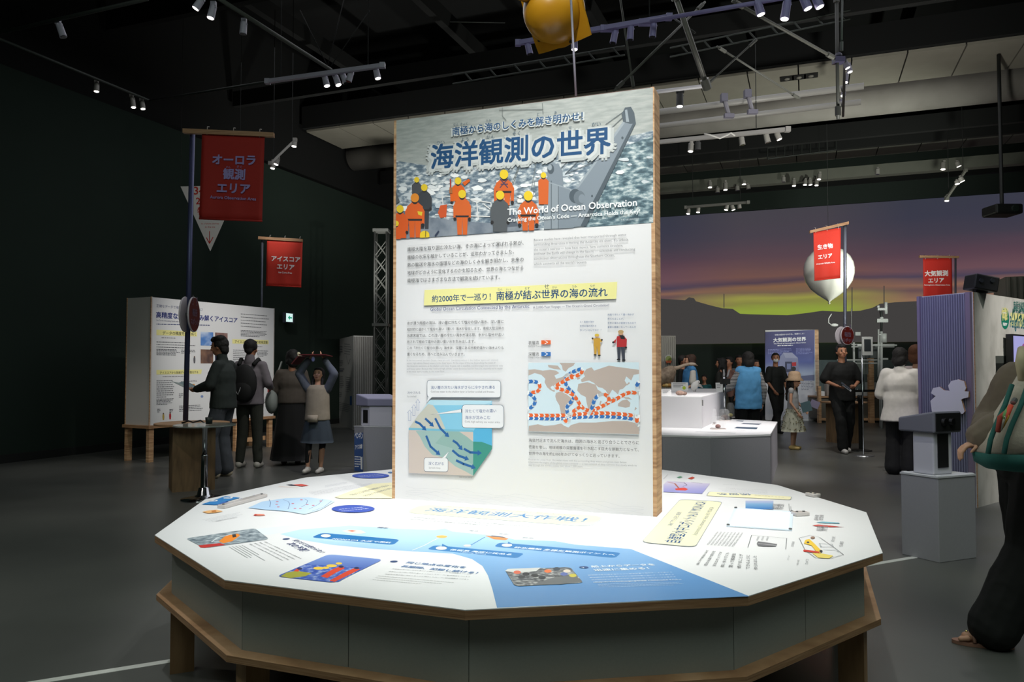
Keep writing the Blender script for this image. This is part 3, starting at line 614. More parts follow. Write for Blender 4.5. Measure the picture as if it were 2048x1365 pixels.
# ================================================================ THE MAIN PANEL ON THE TABLE
PL = V((-0.6876, 4.4264, ZT)); PW, PH = 1.5162, 2.188
pnl = thing('info_board', 'tall white ocean observation panel standing on the big table', 'panel', PL+E1*PW/2)
N1 = -E2
T0 = 0.15
m = MB(); m.frame_box(PL+E1*.019+UP*.0+E2*.002, E1*(PW-.038), E2*(T0-.004), UP*(PH-.018), LAMG); m.build('panel_core', pnl)
m = MB(); m.frame_box(PL, E1*.019, E2*T0, UP*PH, WOOD); m.build('side_board', pnl); m = MB(); m.frame_box(PL+E1*(PW-.019), E1*.019, E2*T0, UP*PH, WOOD); m.build('side_board', pnl)
m = MB(); m.frame_box(PL+E1*.019+UP*(PH-.018), E1*(PW-.038), E2*T0, UP*.018, M('6a544e', .6)); m.build('top_board', pnl)
m = MB(); m.frame_box(PL+E1*.019+E2*.0005, E1*(PW-.038), E2*.002, UP*(PH-.018), M('e4e3e4', .5)); m.build('poster_face', pnl)
sh = Sheet(pnl, PL, N1)
sh.view(2.967, 780, 160)
# photograph at the top: sea ice, ship deck, crane and crew
ICE = noisemix('print_sea_ice', ['566878', '7c8c98', 'a0abb2', 'd8dcdd'], 26, 7, .5, (1, 1, 2.2), pos=[.36, .47, .54, .64])
ICE2 = noisemix('print_sea_far', ['989d9a', 'a5aaa7', 'b2b5b1'], 14, 6, .5, (1, 1, 5))
ICE3 = noisemix('print_sea_teal', ['3f5560', '5d7680', '8fa3a8', 'c8d0d0'], 24, 7, .5, (1, 1, 2.2), pos=[.36, .48, .56, .66])
TLy = lambda x: 241 - (x-38)*0.1285
sh.poly([(38, 241), (1560, 45), (1560, 500), (38, 560)], ICE2)
sh.poly([(38, 480), (300, 520), (700, 470), (1000, 440), (1562, 300), (1562, 848), (38, 948)], ICE)
sh.poly([(1330, 420), (1562, 330), (1562, 848), (1160, 875), (1200, 640)], ICE3)
glow = M('c9ccc9', .5)
rdi = random.Random(11)
for i in range(120):                              # drifting floes
    x = rdi.uniform(60, 1540); y = rdi.uniform(560, 800)-(x-38)*.1285*.6; r = rdi.uniform(7, 26)*(.6+.4*(y-400)/400); n_ = rdi.randint(6, 9)
    if x > 1150 and rdi.random() < .5: continue
    sh.poly([(x+math.cos(2*PI*k/n_)*r*rdi.uniform(1.1, 2.0), y+math.sin(2*PI*k/n_)*r*rdi.uniform(.5, .9)) for k in range(n_)], M(rdi.choice(('dfe3e4', 'c9d0d4', 'eef0f0', 'b9c3ca')), .5))
DECK = noisemix('print_deck_grey', ['5f6a78', '7c8590', '8d949c'], 12, 5, .5)
sh.end('photo_print', 'printed photo of drifting sea ice')
sh.poly([(38, 948), (38, 760), (130, 800), (270, 820), (420, 840), (600, 850), (760, 860), (900, 885), (560, 912)], DECK)
RA = M('d8d8d6', .5)
for p in ([(310, 690), (325, 820)], [(330, 690), (420, 700), (470, 705)], [(480, 710), (600, 730)], [(515, 720), (525, 830)], [(600, 730), (605, 850)], [(350, 740), (470, 760)], [(560, 740), (640, 800)], [(270, 800), (600, 812), (760, 830)], [(900, 870), (1010, 600)][:0]):
    if p: sh.stroke(p, .006, RA)
sh.poly([(285, 790), (300, 745), (340, 740), (335, 815), (300, 820)], M('c9542a', .5)); sh.poly([(590, 800), (740, 800), (760, 870), (620, 880)], M('5b636e', .5))
# crane
CR = M('7f8a94', .5); CRD = M('4d5861', .5); CRL = M('96a0a8', .5)
sh.poly([(1385, 245), (1425, 262), (1460, 255), (1130, 870), (1040, 880), (1110, 640)], CR); sh.poly([(1440, 262), (1460, 255), (1165, 868), (1130, 870)], CRD); sh.poly([(1385, 245), (1398, 250), (1120, 640), (1105, 640)], CRL)
sh.poly([(1375, 205), (1395, 165), (1430, 160), (1450, 195), (1460, 260), (1425, 262), (1385, 250)], CRD); sh.poly([(1395, 180), (1408, 176), (1420, 250), (1402, 250)], CRL)
for p in ([(1385, 190), (1280, 265)], [(1390, 215), (1310, 290)], [(1300, 450), (1040, 560)], [(1060, 480), (960, 580)], [(1130, 470), (1040, 560)]): sh.stroke(p, .003, CRD)
sh.poly([(935, 620), (935, 520), (965, 495), (1000, 500), (1025, 540), (1030, 640), (980, 640)], CR); sh.disc(955, 530, 20, 30, CRD); sh.disc(950, 520, 12, 18, CRL)
sh.poly([(915, 600), (1070, 650), (1085, 690), (1090, 878), (915, 888)], M('8d979f', .5)); sh.poly([(998, 625), (1070, 650), (1085, 690), (1090, 878), (1000, 884)], CR)
sh.stroke([(958, 600), (958, 885)], .004, CRD); sh.stroke([(1000, 625), (1000, 884)], .003, CRD); sh.stroke([(915, 600), (1070, 650)], .006, CRL)
sh.disc(1100, 690, 36, 42, CRD); sh.disc(1125, 700, 34, 42, M('69747d', .5)); sh.disc(1140, 705, 20, 26, CR); sh.disc(1200, 690, 6, 7, CRD); sh.disc(1380, 345, 7, 8, CRD)
for p in ([(770, 500), (690, 700)], [(776, 500), (700, 700)], [(870, 480), (840, 650)], [(650, 180), (910, 175)], [(668, 165), (668, 215), (690, 240)], [(905, 140), (910, 200)], [(860, 600), (850, 690)]): sh.stroke(p, .003, M('6a706f', .5))
sh.end('photo_print', 'printed ship deck with a grey crane')
# crew
sh.clips = [(38, 948, -.0662, -.9978), (38, 500, 1, 0)]
def crew(cx, hy, by, wd, col, hel='e6c62e', legs=True, arms=True):
    c = M(col, .5); k = M('2b2a2c', .5); hh = (by-hy); s0 = hy+wd*.55
    if legs:
        lt = s0+(by-s0)*.5; sh.poly([(cx-wd*.36, lt), (cx+wd*.0, lt), (cx-wd*.02, by), (cx-wd*.3, by)], c); sh.poly([(cx+wd*.0, lt), (cx+wd*.36, lt), (cx+wd*.32, by), (cx+wd*.04, by)], c)
        tb_ = lt+4
    else: tb_ = by
    sh.poly([(cx-wd*.2, s0-2), (cx+wd*.2, s0-2), (cx+wd*.47, s0+wd*.22), (cx+wd*.42, tb_), (cx-wd*.42, tb_), (cx-wd*.47, s0+wd*.22)], c)
    if arms:
        for q in (-1, 1): sh.poly([(cx+q*wd*.4, s0+wd*.16), (cx+q*wd*.58, s0+wd*.5), (cx+q*wd*.56, s0+wd*1.25), (cx+q*wd*.38, s0+wd*1.25), (cx+q*wd*.36, s0+wd*.4)], c); sh.disc(cx+q*wd*.47, s0+wd*1.32, wd*.1, wd*.12, k, 8)
        sh.poly([(cx-wd*.43, tb_-wd*.12), (cx+wd*.43, tb_-wd*.12), (cx+wd*.42, tb_), (cx-wd*.42, tb_)], k) if legs else None
    sh.disc(cx, hy+wd*.4, wd*.2, wd*.24, k, 12); sh.disc(cx, hy+wd*.25, wd*.25, wd*.27, M(hel, .5), 14)
OR_ = 'd0622a'
crew(160, 578, 700, 62, '4a4c50', legs=False, arms=False); crew(205, 620, 885, 78, '3c3f44')
crew(405, 580, 720, 80, 'd9601c', legs=False); sh.poly([(430, 610), (470, 588), (478, 600), (445, 630)], M('d9601c', .5)); sh.stroke([(360, 590), (362, 670)], .008, M('a83226', .5))
crew(678, 535, 745, 104, OR_); 
for p in ([(655, 590), (700, 640)], [(700, 590), (655, 640)], [(660, 620), (700, 620)]): sh.stroke(p, .006, M('4a3f58', .5))
crew(912, 550, 740, 66, OR_, legs=False, arms=False); crew(430, 655, 920, 92, OR_); crew(655, 660, 902, 100, '54585c', legs=False); crew(775, 684, 730, 40, 'e8e4de', 'f0ece6', False, False)
crew(822, 662, 896, 108, OR_); crew(150, 676, 936, 100, 'd85f24', 'e08a2c'); sh.poly([(165, 780), (195, 785), (190, 808), (170, 800)], M('ddc43a', .5))
crew(62, 745, 940, 86, 'd85a22', 'e6c62e', False); crew(40, 838, 946, 60, 'd85a22', legs=False, arms=False)
sh.disc(208, 920, 28, 24, M('e6c62e', .5)); sh.poly([(180, 938), (180, 920), (236, 918), (236, 934)], M('e6c62e', .5)); sh.stroke([(215, 898), (213, 932)], .004, INK); sh.stroke([(272, 925), (290, 900)], .01, M('2f3a52', .5))
sh.poly([(38, 660), (60, 720), (38, 740)], M('565c62', .5)); sh.poly([(355, 640), (372, 640), (372, 675), (355, 675)], M('a86a3c', .5))
sh.end('photo_print', 'printed crew in orange suits and yellow helmets')
sh.clips = []
# title on a pale glow
glow1 = M('b6bbba', .5); glow2 = M('c6cac9', .5)
def halo(body, x0, y0, x1, y1, mat, b): 
    vs, fs, w_, h_ = glyphs(body, 0.0); sh.text(x0, y0, x1, y1, body, mat, bold=b)
halo('海洋観測の世界', 232, 548, 1324, 450, glow1, .16); halo('海洋観測の世界', 240, 543, 1316, 445, glow2, .09); halo('南極から海のしくみを解き明かせ！', 366, 337, 1152, 243, glow2, .09)
sh.text(246, 533, 1308, 436, '海洋観測の世界', TITLE, bold=.03); sh.text(373, 332, 1145, 240, '南極から海のしくみを解き明かせ！', TITLE, bold=.022)
for x, y, x1, y1, s_ in ((280, 387, 326, 383, 'かい'), (424, 370, 468, 366, 'よう'), (574, 353, 622, 349, 'かん'), (728, 335, 774, 331, 'そく'), (1060, 295, 1080, 293, 'せ'), (1198, 280, 1252, 275, 'かい'), (378, 276, 410, 273, 'なん'), (420, 271, 462, 267, 'きょく'), (572, 252, 602, 249, 'うみ'), (874, 216, 888, 214, 'と'), (977, 204, 992, 202, 'あ')): sh.text(x, y, x1, y1, s_, M('2c4a60', .5))
sh.text(700, 805, 1466, 748, 'The World of Ocean Observation', M('eff1f1', .5), bold=.02); sh.text(700, 852, 1486, 800, 'Cracking the Ocean’s Code — Antarctica Holds the Key!', M('eff1f1', .5), bold=.015); sh.text(1372, 838, 1480, 830, '写真：国立極地研究所', M('c8cfd2', .5))
sh.end('title_print', 'blue title 海洋観測の世界 with white English title')
# paragraphs
L1 = ['南極大陸を取り囲む冷たい海。その海によって運ばれる熱が、', '南極の氷床を融かしていることが、近年わかってきました。', '熱の輸送や海水の循環などの海のしくみを解き明かし、未来の', '地球がどのように変化するのかを知るため、世界の海とつながる', '南極海ではさまざまな方法で観測を続けています。']
for i, (r, xe) in enumerate(zip(L1, (795, 738, 795, 793, 655))):
    y = 1020+i*46; sh.text(106, y, xe, y-(xe-106)*.058+i*3, r, INK, bold=.006)
    sh.greek(110, y-36, 110+(xe-110)*.9, y-36-(xe-106)*.055+i*3, 0, 0, 1, .0013, M('b4b4b8', .5))
L2 = ['Recent studies have revealed that heat transported through water', 'surrounding Antarctica is melting the Antarctic ice sheet. To unlock', 'the ocean’s secrets — how heat moves, how currents circulate,', 'and how the Earth will change in the future — scientists are conducting', 'continuous observations throughout the Southern Ocean,', 'which connects all the world’s oceans.']
for i, (r, xe) in enumerate(zip(L2, (1404, 1416, 1384, 1456, 1334, 1170))):
    y = 963+i*27.6; sh.text(856, y, xe, y-(xe-856)*(.058-.0035*i), r, M('7c7c80', .5))
sh.poly([(208, 1248), (1350, 1200), (1344, 1300), (204, 1340)], PY)
sh.text(252, 1322, 600, 1308, '約2000年で一巡り！', TITLE, bold=.015); sh.text(634, 1310, 1292, 1287, '南極が結ぶ世界の海の流れ', TITLE, bold=.02)
for x, s_ in ((642, 'なん'), (692, 'きょく'), (803, 'むす'), (918, 'せ'), (965, 'かい'), (1082, 'うみ'), (1190, 'なが')): sh.text(x, 1252-(x-642)*.04, x+28, 1251-(x-642)*.04, s_, M('3a5066', .5))
sh.view(3.033, 780, 600)
sh.text(248, 74, 848, 56, 'Global Ocean Circulation Connected by the Antarctic', NAVY, bold=.008); sh.text(870, 58, 1330, 44, 'A 2,000-Year Voyage — The Ocean’s Grand Circulation!', M('4a4f6c', .5))
L3 = ['氷が漂う南極の海は、浅い層に冷たくて塩分の低い海水、深い層に', '相対的に温かくて塩分の高い（重い）海水が存在します。南極大陸沿岸の', '氷床末端では、この浅い層の冷たい海水が凍る際、氷から塩分が追い', '出されて極めて塩分の高い重い水を生み出します。', 'この「冷たくて塩分の濃い」海水は、深層にある比較的温かい海水よりも', '重くなるため、底へと沈み込んでいきます。']
for i, (r, xe) in enumerate(zip(L3, (692, 694, 694, 520, 692, 455))):
    y = 152+i*37.4; sh.text(107, y, xe, y-(xe-107)*(.017-.004*i), r, INK, bold=.004); sh.greek(107, y-28, 107+(xe-107)*.85, y-28-(xe-107)*.012, 0, 0, 1, .0011, M('b4b4b8', .5))
L4 = ['In the ice-covered Southern Ocean, there are cold, low-salinity waters in the shallow layers and relatively', 'warm, high-salinity (heavy) waters in the deep layers. At the edges of the ice sheet along the coast of', 'the Antarctic continent, as the shallow cold water freezes, salt is expelled, transforming it into extremely salty', 'and heavy water. Because this “cold and high-salinity” water becomes heavier than the relatively warm water', 'in the deep layers, it sinks to the ocean floor.']
for i, (r, xe) in enumerate(zip(L4, (660, 642, 688, 686, 335))): sh.text(106, 376+i*17, xe, 374+i*17, r, M('9a9a9e', .5))
sh.text(842, 272, 905, 270, '表層流', INK, bold=.01); sh.text(842, 340, 905, 339, '深層流', INK, bold=.01); sh.text(842, 288, 932, 287, 'Surface Current', GREY); sh.text(842, 358, 918, 357, 'Deep Current', GREY)
sh.rect(920, 246, 977, 270, ORA); sh.poly([(938, 248), (955, 258), (938, 269), (945, 269), (962, 258), (945, 248)], WHT); sh.rect(920, 317, 977, 341, BLU); sh.poly([(938, 319), (955, 329), (938, 340), (945, 340), (962, 329), (945, 319)], WHT)
L5 = ['海底付近まで沈んだ海水は、周囲の海水と混ざり合うことでさらに', '密度を増し、地球規模の深層循環を引き起こす巨大な原動力となって、', '世界中の海を約2,000年かけてゆっくりと巡っていきます。']
for i, (r, xe) in enumerate(zip(L5, (1512, 1510, 1395))):
    y = 862+i*40; sh.text(844, y, xe, y+(xe-844)*(.024+.004*i), r, INK, bold=.004); sh.greek(848, y-28, xe-60, y-28+(xe-844)*.02, 0, 0, 1, .0011, M('b4b4b8', .5))
L6 = ['Once at the ocean floor, this water mixes with the surrounding deep waters and grows even denser.', 'It becomes the engine of the global ocean conveyor — a vast network of deep currents that slowly winds its', 'way through the world’s oceans over about 2,000 years.']
for i, (r, xe) in enumerate(zip(L6, (1440, 1498, 1172))): sh.text(842, 976+i*17, xe, 976+i*17+(xe-842)*.032, r, M('9a9a9e', .5))
sh.text(1315, 812, 1506, 818, '海流データ：国立極地研究所', GREY); sh.text(424, 1080, 500, 1083, '南極大陸沿岸の模式図', GREY)
for i, (a, b, s_) in enumerate(((1154, 1240, 'え！南極の海が'), (1154, 1254, '世界の海の流れを'), (1154, 1284, '作っているんですか！？'))): sh.text(a, 141+i*25, b, 140+i*25, s_, M('3d5a88', .5))
for i, (a, b, s_) in enumerate(((1322, 1482, '南極で冷たくて重い海水が'), (1322, 1420, '作られることが、'), (1322, 1494, '世界の海水の循環を生み出す'), (1322, 1494, '重要な要素になっているんだ'))): sh.text(a, 97+i*25.4, b, 96+i*25.4, s_, M('3d5a88', .5))
# faint wave lines at the foot
for k in range(5):
    sh.stroke([(100+i*60, 1130+k*16+i*5.2+9*math.sin(i*.9+k)+6*math.sin(i*2.1+k*2)) for i in range(25)], .0012, M('d2d3d6', .5))
sh.end('body_text', 'yellow band headline and black and grey paragraphs')
# two standing explorers
def explorer(cx, top, bot, w_, col, leg, arm_up):
    h = bot-top; sh.disc(cx, top+h*.09, w_*.2, h*.07, M('c89a78', .5), 12); sh.disc(cx, top+h*.05, w_*.24, h*.055, M('d8b840' if arm_up else 'b89868', .5), 12)
    c = M(col, .5); sh.poly([(cx-w_*.32, top+h*.2), (cx+w_*.3, top+h*.18), (cx+w_*.36, top+h*.56), (cx-w_*.34, top+h*.56)], c)
    l_ = M(leg, .5); sh.poly([(cx-w_*.3, top+h*.55), (cx, top+h*.55), (cx-w_*.05, top+h*.94), (cx-w_*.26, top+h*.94)], l_); sh.poly([(cx, top+h*.55), (cx+w_*.32, top+h*.55), (cx+w_*.34, top+h*.96), (cx+w_*.12, top+h*.96)], l_)
    sh.disc(cx-w_*.18, top+h*.96, w_*.16, h*.03, INK, 10); sh.disc(cx+w_*.24, top+h*.98, w_*.16, h*.03, INK, 10)
    if arm_up:
        sh.poly([(cx-w_*.3, top+h*.22), (cx-w_*.5, top+h*.3), (cx-w_*.42, top+h*.16), (cx-w_*.3, top+h*.36)], c); sh.disc(cx-w_*.44, top+h*.2, w_*.1, h*.04, INK, 8); sh.poly([(cx+w_*.28, top+h*.2), (cx+w_*.52, top+h*.32), (cx+w_*.48, top+h*.38), (cx+w_*.26, top+h*.34)], c); sh.disc(cx+w_*.5, top+h*.27, w_*.1, h*.045, INK, 8)
    else:
        sh.poly([(cx-w_*.3, top+h*.22), (cx-w_*.44, top+h*.42), (cx-w_*.66, top+h*.42), (cx-w_*.6, top+h*.36), (cx-w_*.42, top+h*.3)], c); sh.poly([(cx+w_*.28, top+h*.2), (cx+w_*.5, top+h*.3), (cx+w_*.46, top+h*.54), (cx+w_*.34, top+h*.52)], c); sh.disc(cx-w_*.62, top+h*.4, w_*.1, h*.035, INK, 8); sh.disc(cx+w_*.42, top+h*.57, w_*.1, h*.035, INK, 8)
        sh.poly([(cx-w_*.1, top+h*.17), (cx+w_*.3, top+h*.19), (cx+w_*.34, top+h*.3), (cx, top+h*.28)], INK)
explorer(1257, 208, 340, 60, 'c99a3c', 'c99a3c', True); explorer(1402, 185, 370, 74, 'b22c30', '3b3f4a', False)
sh.end('explorer_print', 'printed explorers in yellow and red suits')
# world map
sh.poly([(842, 382), (1512, 380), (1512, 818), (842, 800)], M('cfe0e8', .5))
LAND = M('b9aaa1', .5)
lands = [[(843, 425), (880, 422), (930, 430), (975, 425), (1010, 430), (1030, 445), (1000, 460), (1010, 480), (1045, 470), (1068, 455), (1075, 470), (1060, 495), (1040, 510), (1020, 525), (1000, 530), (990, 520), (975, 530), (985, 545), (1003, 550), (1000, 560), (975, 548), (955, 530), (940, 500), (945, 480), (920, 455), (880, 445), (843, 460)],
 [(1030, 383), (1125, 383), (1115, 400), (1085, 415), (1068, 437), (1050, 425), (1045, 400)], [(1010, 565), (1040, 556), (1075, 575), (1100, 595), (1120, 605), (1110, 635), (1085, 655), (1070, 680), (1050, 720), (1040, 715), (1038, 680), (1030, 640), (1012, 610), (1005, 585)],
 [(1145, 510), (1200, 500), (1250, 515), (1262, 545), (1285, 560), (1270, 590), (1250, 610), (1245, 650), (1222, 670), (1205, 665), (1195, 625), (1190, 590), (1160, 575), (1138, 550)],
 [(1165, 500), (1160, 485), (1185, 465), (1175, 445), (1195, 420), (1225, 410), (1240, 430), (1270, 420), (1330, 400), (1400, 410), (1512, 425), (1512, 450), (1480, 455), (1465, 490), (1435, 465), (1425, 490), (1440, 515), (1415, 540), (1395, 545), (1385, 575), (1370, 560), (1350, 545), (1330, 580), (1310, 550), (1290, 535), (1265, 530), (1240, 505), (1210, 490), (1185, 495)],
 [(1385, 630), (1410, 610), (1440, 605), (1460, 625), (1455, 650), (1430, 655), (1400, 648), (1385, 645)],
 [(845, 765), (900, 755), (940, 765), (1000, 760), (1040, 750), (1060, 765), (1085, 775), (1100, 760), (1150, 745), (1250, 745), (1350, 735), (1440, 735), (1500, 750), (1512, 770), (1512, 816), (843, 798)],
 [(1350, 590), (1375, 600), (1400, 600), (1380, 608), (1352, 600)], [(1450, 500), (1458, 505), (1440, 520), (1436, 516)], [(1278, 612), (1286, 615), (1278, 640), (1272, 635)], [(1490, 650), (1500, 660), (1485, 672)], [(960, 395), (1020, 400), (1040, 425), (1000, 420), (965, 410)], [(1135, 470), (1150, 462), (1155, 480), (1140, 485)], [(1410, 590), (1450, 592), (1470, 605), (1430, 600)]]
for p in lands: sh.poly(p, LAND)
sh.end('map_print', 'printed world map in beige on pale blue')
UND = M('f0f3f4', .5)
def cur(p, c, wd=.017): sh.stroke(p, wd*.9, UND); sh.chevrons(p, wd, ORA if c else BLU, .030, .22)
def sm(p, n=5):
    out = []
    for i in range(len(p)-1):
        a, b, c, d = p[max(i-1, 0)], p[i], p[i+1], p[min(i+2, len(p)-1)]
        for k in range(n):
            t = k/n; out.append(tuple(.5*((2*b[j])+(-a[j]+c[j])*t+(2*a[j]-5*b[j]+4*c[j]-d[j])*t*t+(-a[j]+3*b[j]-3*c[j]+d[j])*t**3) for j in (0, 1)))
    return out+[p[-1]]
for p, c in (([(843, 718), (1000, 722), (1100, 715), (1200, 710), (1300, 708), (1420, 715), (1512, 730)], 0), ([(843, 700), (1000, 702), (1100, 698), (1200, 690), (1300, 688), (1420, 695), (1512, 708)], 1),
  ([(1165, 420), (1130, 430), (1085, 455), (1065, 490), (1080, 535), (1110, 560), (1120, 590), (1100, 620), (1075, 650), (1080, 690), (1085, 708)], 0), ([(1170, 425), (1165, 445), (1120, 468), (1080, 480), (1040, 505), (1005, 530), (1060, 550), (1110, 575), (1140, 610), (1160, 645), (1185, 665), (1225, 672), (1300, 640), (1330, 622), (1370, 605), (1430, 570), (1470, 562), (1512, 570)], 1),
  ([(1265, 580), (1240, 610), (1230, 650), (1205, 700)], 0), ([(1330, 620), (1328, 590), (1300, 572), (1265, 582)], 1), ([(1160, 645), (1130, 667), (1095, 690), (1080, 700)], 1),
  ([(843, 497), (880, 495), (908, 508)], 0), ([(908, 508), (912, 540), (890, 560), (843, 562)], 1), ([(843, 568), (875, 590), (885, 620), (865, 650), (843, 662)], 0), ([(1510, 500), (1498, 520), (1505, 548)], 0), ([(1060, 722), (1065, 738), (1085, 738), (1092, 722)], 1), ([(1120, 470), (1080, 455), (1070, 465)], 1), ([(1500, 715), (1500, 745), (1510, 762)], 1)):
    cur(sm(p), c, .019)
sh.end('current_print', 'orange and blue dashed ocean current bands')
# cut-away block of the sea
sh.poly([(118, 780), (245, 608), (622, 612), (508, 795)], M('b4d8e6', .5)); sh.poly([(118, 780), (508, 797), (508, 1068), (118, 1050)], M('cdbfb6', .5))
sh.poly([(508, 795), (622, 612), (622, 905), (508, 1068)], M('57aed6', .5)); sh.poly([(508, 860), (560, 862), (622, 885), (622, 905), (508, 1068)], M('3d9082', .5))
sh.poly([(120, 785), (622, 620), (622, 632), (560, 640), (240, 640)], M('a3cfe2', .5)); sh.poly([(250, 640), (622, 640), (508, 797), (330, 790)], M('86c4de', .5))
sh.poly([(120, 778), (175, 700), (235, 632), (265, 640), (300, 690), (345, 795)], M('c3c2b6', .5)); sh.poly([(160, 795), (345, 792), (420, 795), (480, 840), (508, 860), (508, 1068), (470, 1045), (400, 1010), (340, 960), (260, 940), (215, 890), (185, 830)], M('9cb8b4', .5))
sh.poly([(345, 795), (420, 800), (470, 830), (508, 862), (508, 1000), (440, 960), (380, 900), (280, 870)], M('8fb0aa', .5)); sh.poly([(118, 776), (508, 790), (508, 802), (118, 790)], M('78b6cc', .5))
for p in ([(160, 740), (185, 752), (207, 775)], [(220, 722), (245, 745), (252, 752)], [(280, 722), (310, 780), (345, 815)], [(225, 828), (250, 890), (290, 925)], [(388, 855), (410, 870), (428, 892)], [(455, 905), (490, 925), (535, 928)], [(385, 915), (420, 945), (460, 960)], [(408, 975), (450, 995), (500, 1012)]): sh.arrow(p, .013, M('245f9c', .5))
for x, y0, y1 in ((123, 733, 668), (149, 702, 636), (173, 670, 604)): sh.stroke([(x-7, y0), (x-7, y1+18), (x-13, y1+18), (x, y1), (x+13, y1+18), (x+7, y1+18), (x+7, y0), (x-7, y0)], .0016, M('5b74a8', .5))
BORD = M('3f5468', .5)
def bubble(x0, y0, x1, y1, tail):
    sh.poly(tail, BORD); sh.rrect([(x0, y0), (x1, y0+2), (x1, y1), (x0, y1-2)], BORD, .18); sh.rrect([(x0+2, y0+2), (x1-2, y0+4), (x1-2, y1-2), (x0+2, y1-4)], M('e6e6e8', .5), .18)
    c = (sum(p[0] for p in tail)/3, sum(p[1] for p in tail)/3); sh.poly([(c[0]+(p[0]-c[0])*.9, c[1]+(p[1]-c[1])*.9) for p in tail], M('e6e6e8', .5))
bubble(228, 488, 676, 594, [(238, 586), (262, 588), (222, 628)]); bubble(440, 635, 694, 780, [(442, 662), (442, 684), (248, 696)]); bubble(210, 957, 357, 1044, [(318, 962), (340, 962), (364, 916)])
BT = M('2f4f88', .5)
sh.text(252, 542, 640, 541, '浅い層の冷たい海水がさらに冷やされ凍る', BT, bold=.006); sh.text(252, 566, 638, 567, 'Cold sea water in the shallow layer is further cooled and freezes.', GREY)
sh.text(460, 686, 648, 684, '冷たくて塩分の濃い', BT, bold=.006); sh.text(460, 725, 612, 725, '海水が沈みこむ', BT, bold=.006); sh.text(458, 748, 672, 752, 'Cold, high-salinity sea water sinks.', GREY)
sh.text(238, 1002, 330, 1004, '深く広がる', BT, bold=.006); sh.text(240, 1026, 312, 1028, 'Spreads deep.', GREY); sh.text(110, 573, 188, 572, '冷やされる', M('46506c', .5)); sh.text(110, 592, 163, 592, 'Is cooled', GREY)
sh.end('diagram_print', 'printed cut-away block of sinking cold sea water')
# ---------------------------------------------------------------- rope above the panel and the yellow float
top = at_y(1152, 192, 4.15)
m = MB(); m.tube([at_y(1128, -160, 4.2), at_y(1142, 0, 4.17), at_y(1147, 100, 4.15), top], .0065, M('a9a3b4', .5, .3), 8)
m.build('hanging_rod', smooth=True, label='thin pale rod coming down in front of the yellow float to the panel', cat='rod')
c = at_y(1108, 22, 5.0); fl = thing('float_housing', 'yellow plastic hard-hat float hanging above the main panel', 'float', c, 0)
YEL = noisemix('yellow_plastic', ['8f6410', 'b07d16', 'bd8a20'], 3, 4, .32)
ax = V((-.42, -.45, -.35)).normalized()
m = MB(); K_ = 1.28; SP = lambda L: [(a*K_, b*K_) for a, b in L]; prof = SP([(.003, -.165), (.05, -.16), (.10, -.13), (.14, -.08), (.16, -.02), (.163, .0)]); m.lathe(prof, c, YEL, 36, ax); m.lathe(SP([(.163, 0), (.16, .02), (.14, .08), (.10, .13), (.05, .16), (.003, .165)]), c, YEL, 36, ax); m.build('float_shell', fl, smooth=True)
m = MB(); R_ = ax.to_track_quat('Z', 'Y').to_matrix()
fp = []
for k in range(24):
    t = 2*PI*k/24; r = .185+(.06 if k % 6 == 3 else .02 if k % 6 in (2, 4) else 0); fp.append((math.cos(t)*r*K_, math.sin(t)*r*K_))
vs = [c+R_ @ V((x, y, z)) for z in (-.009, .009) for x, y in fp]; m.add(vs, [tuple(range(23, -1, -1)), tuple(range(24, 48))]+[(k, (k+1) % 24, 24+(k+1) % 24, 24+k) for k in range(24)], YEL); m.build('flange', fl)
d2 = (ax.cross(UP)).normalized(); s_ = c+V((-.17, -.11, .10)); m = MB(); m.lathe(SP([(.05, -.08), (.07, -.02), (.072, .03), (.066, .05), (.05, .05), (.046, .0), (.002, -.01)]), s_, YEL, 24, V((-.75, -.45, .12))); m.build('socket', fl, smooth=True)
for t in (0.2, 1.4, 2.6, 3.8, 5.0): p = c+R_ @ V((math.cos(t)*.226, math.sin(t)*.226, .01)); m = MB(); m.cyl(p, p+ax*.012, .01, .009, M('2d240e', .5), 8); m.build('bolt', fl)
m = MB(); m.tube([c+V((.02, 0, .12)), at_y(1108, -300, 5.05)], .003, STEEL, 6); m.build('wire', fl)
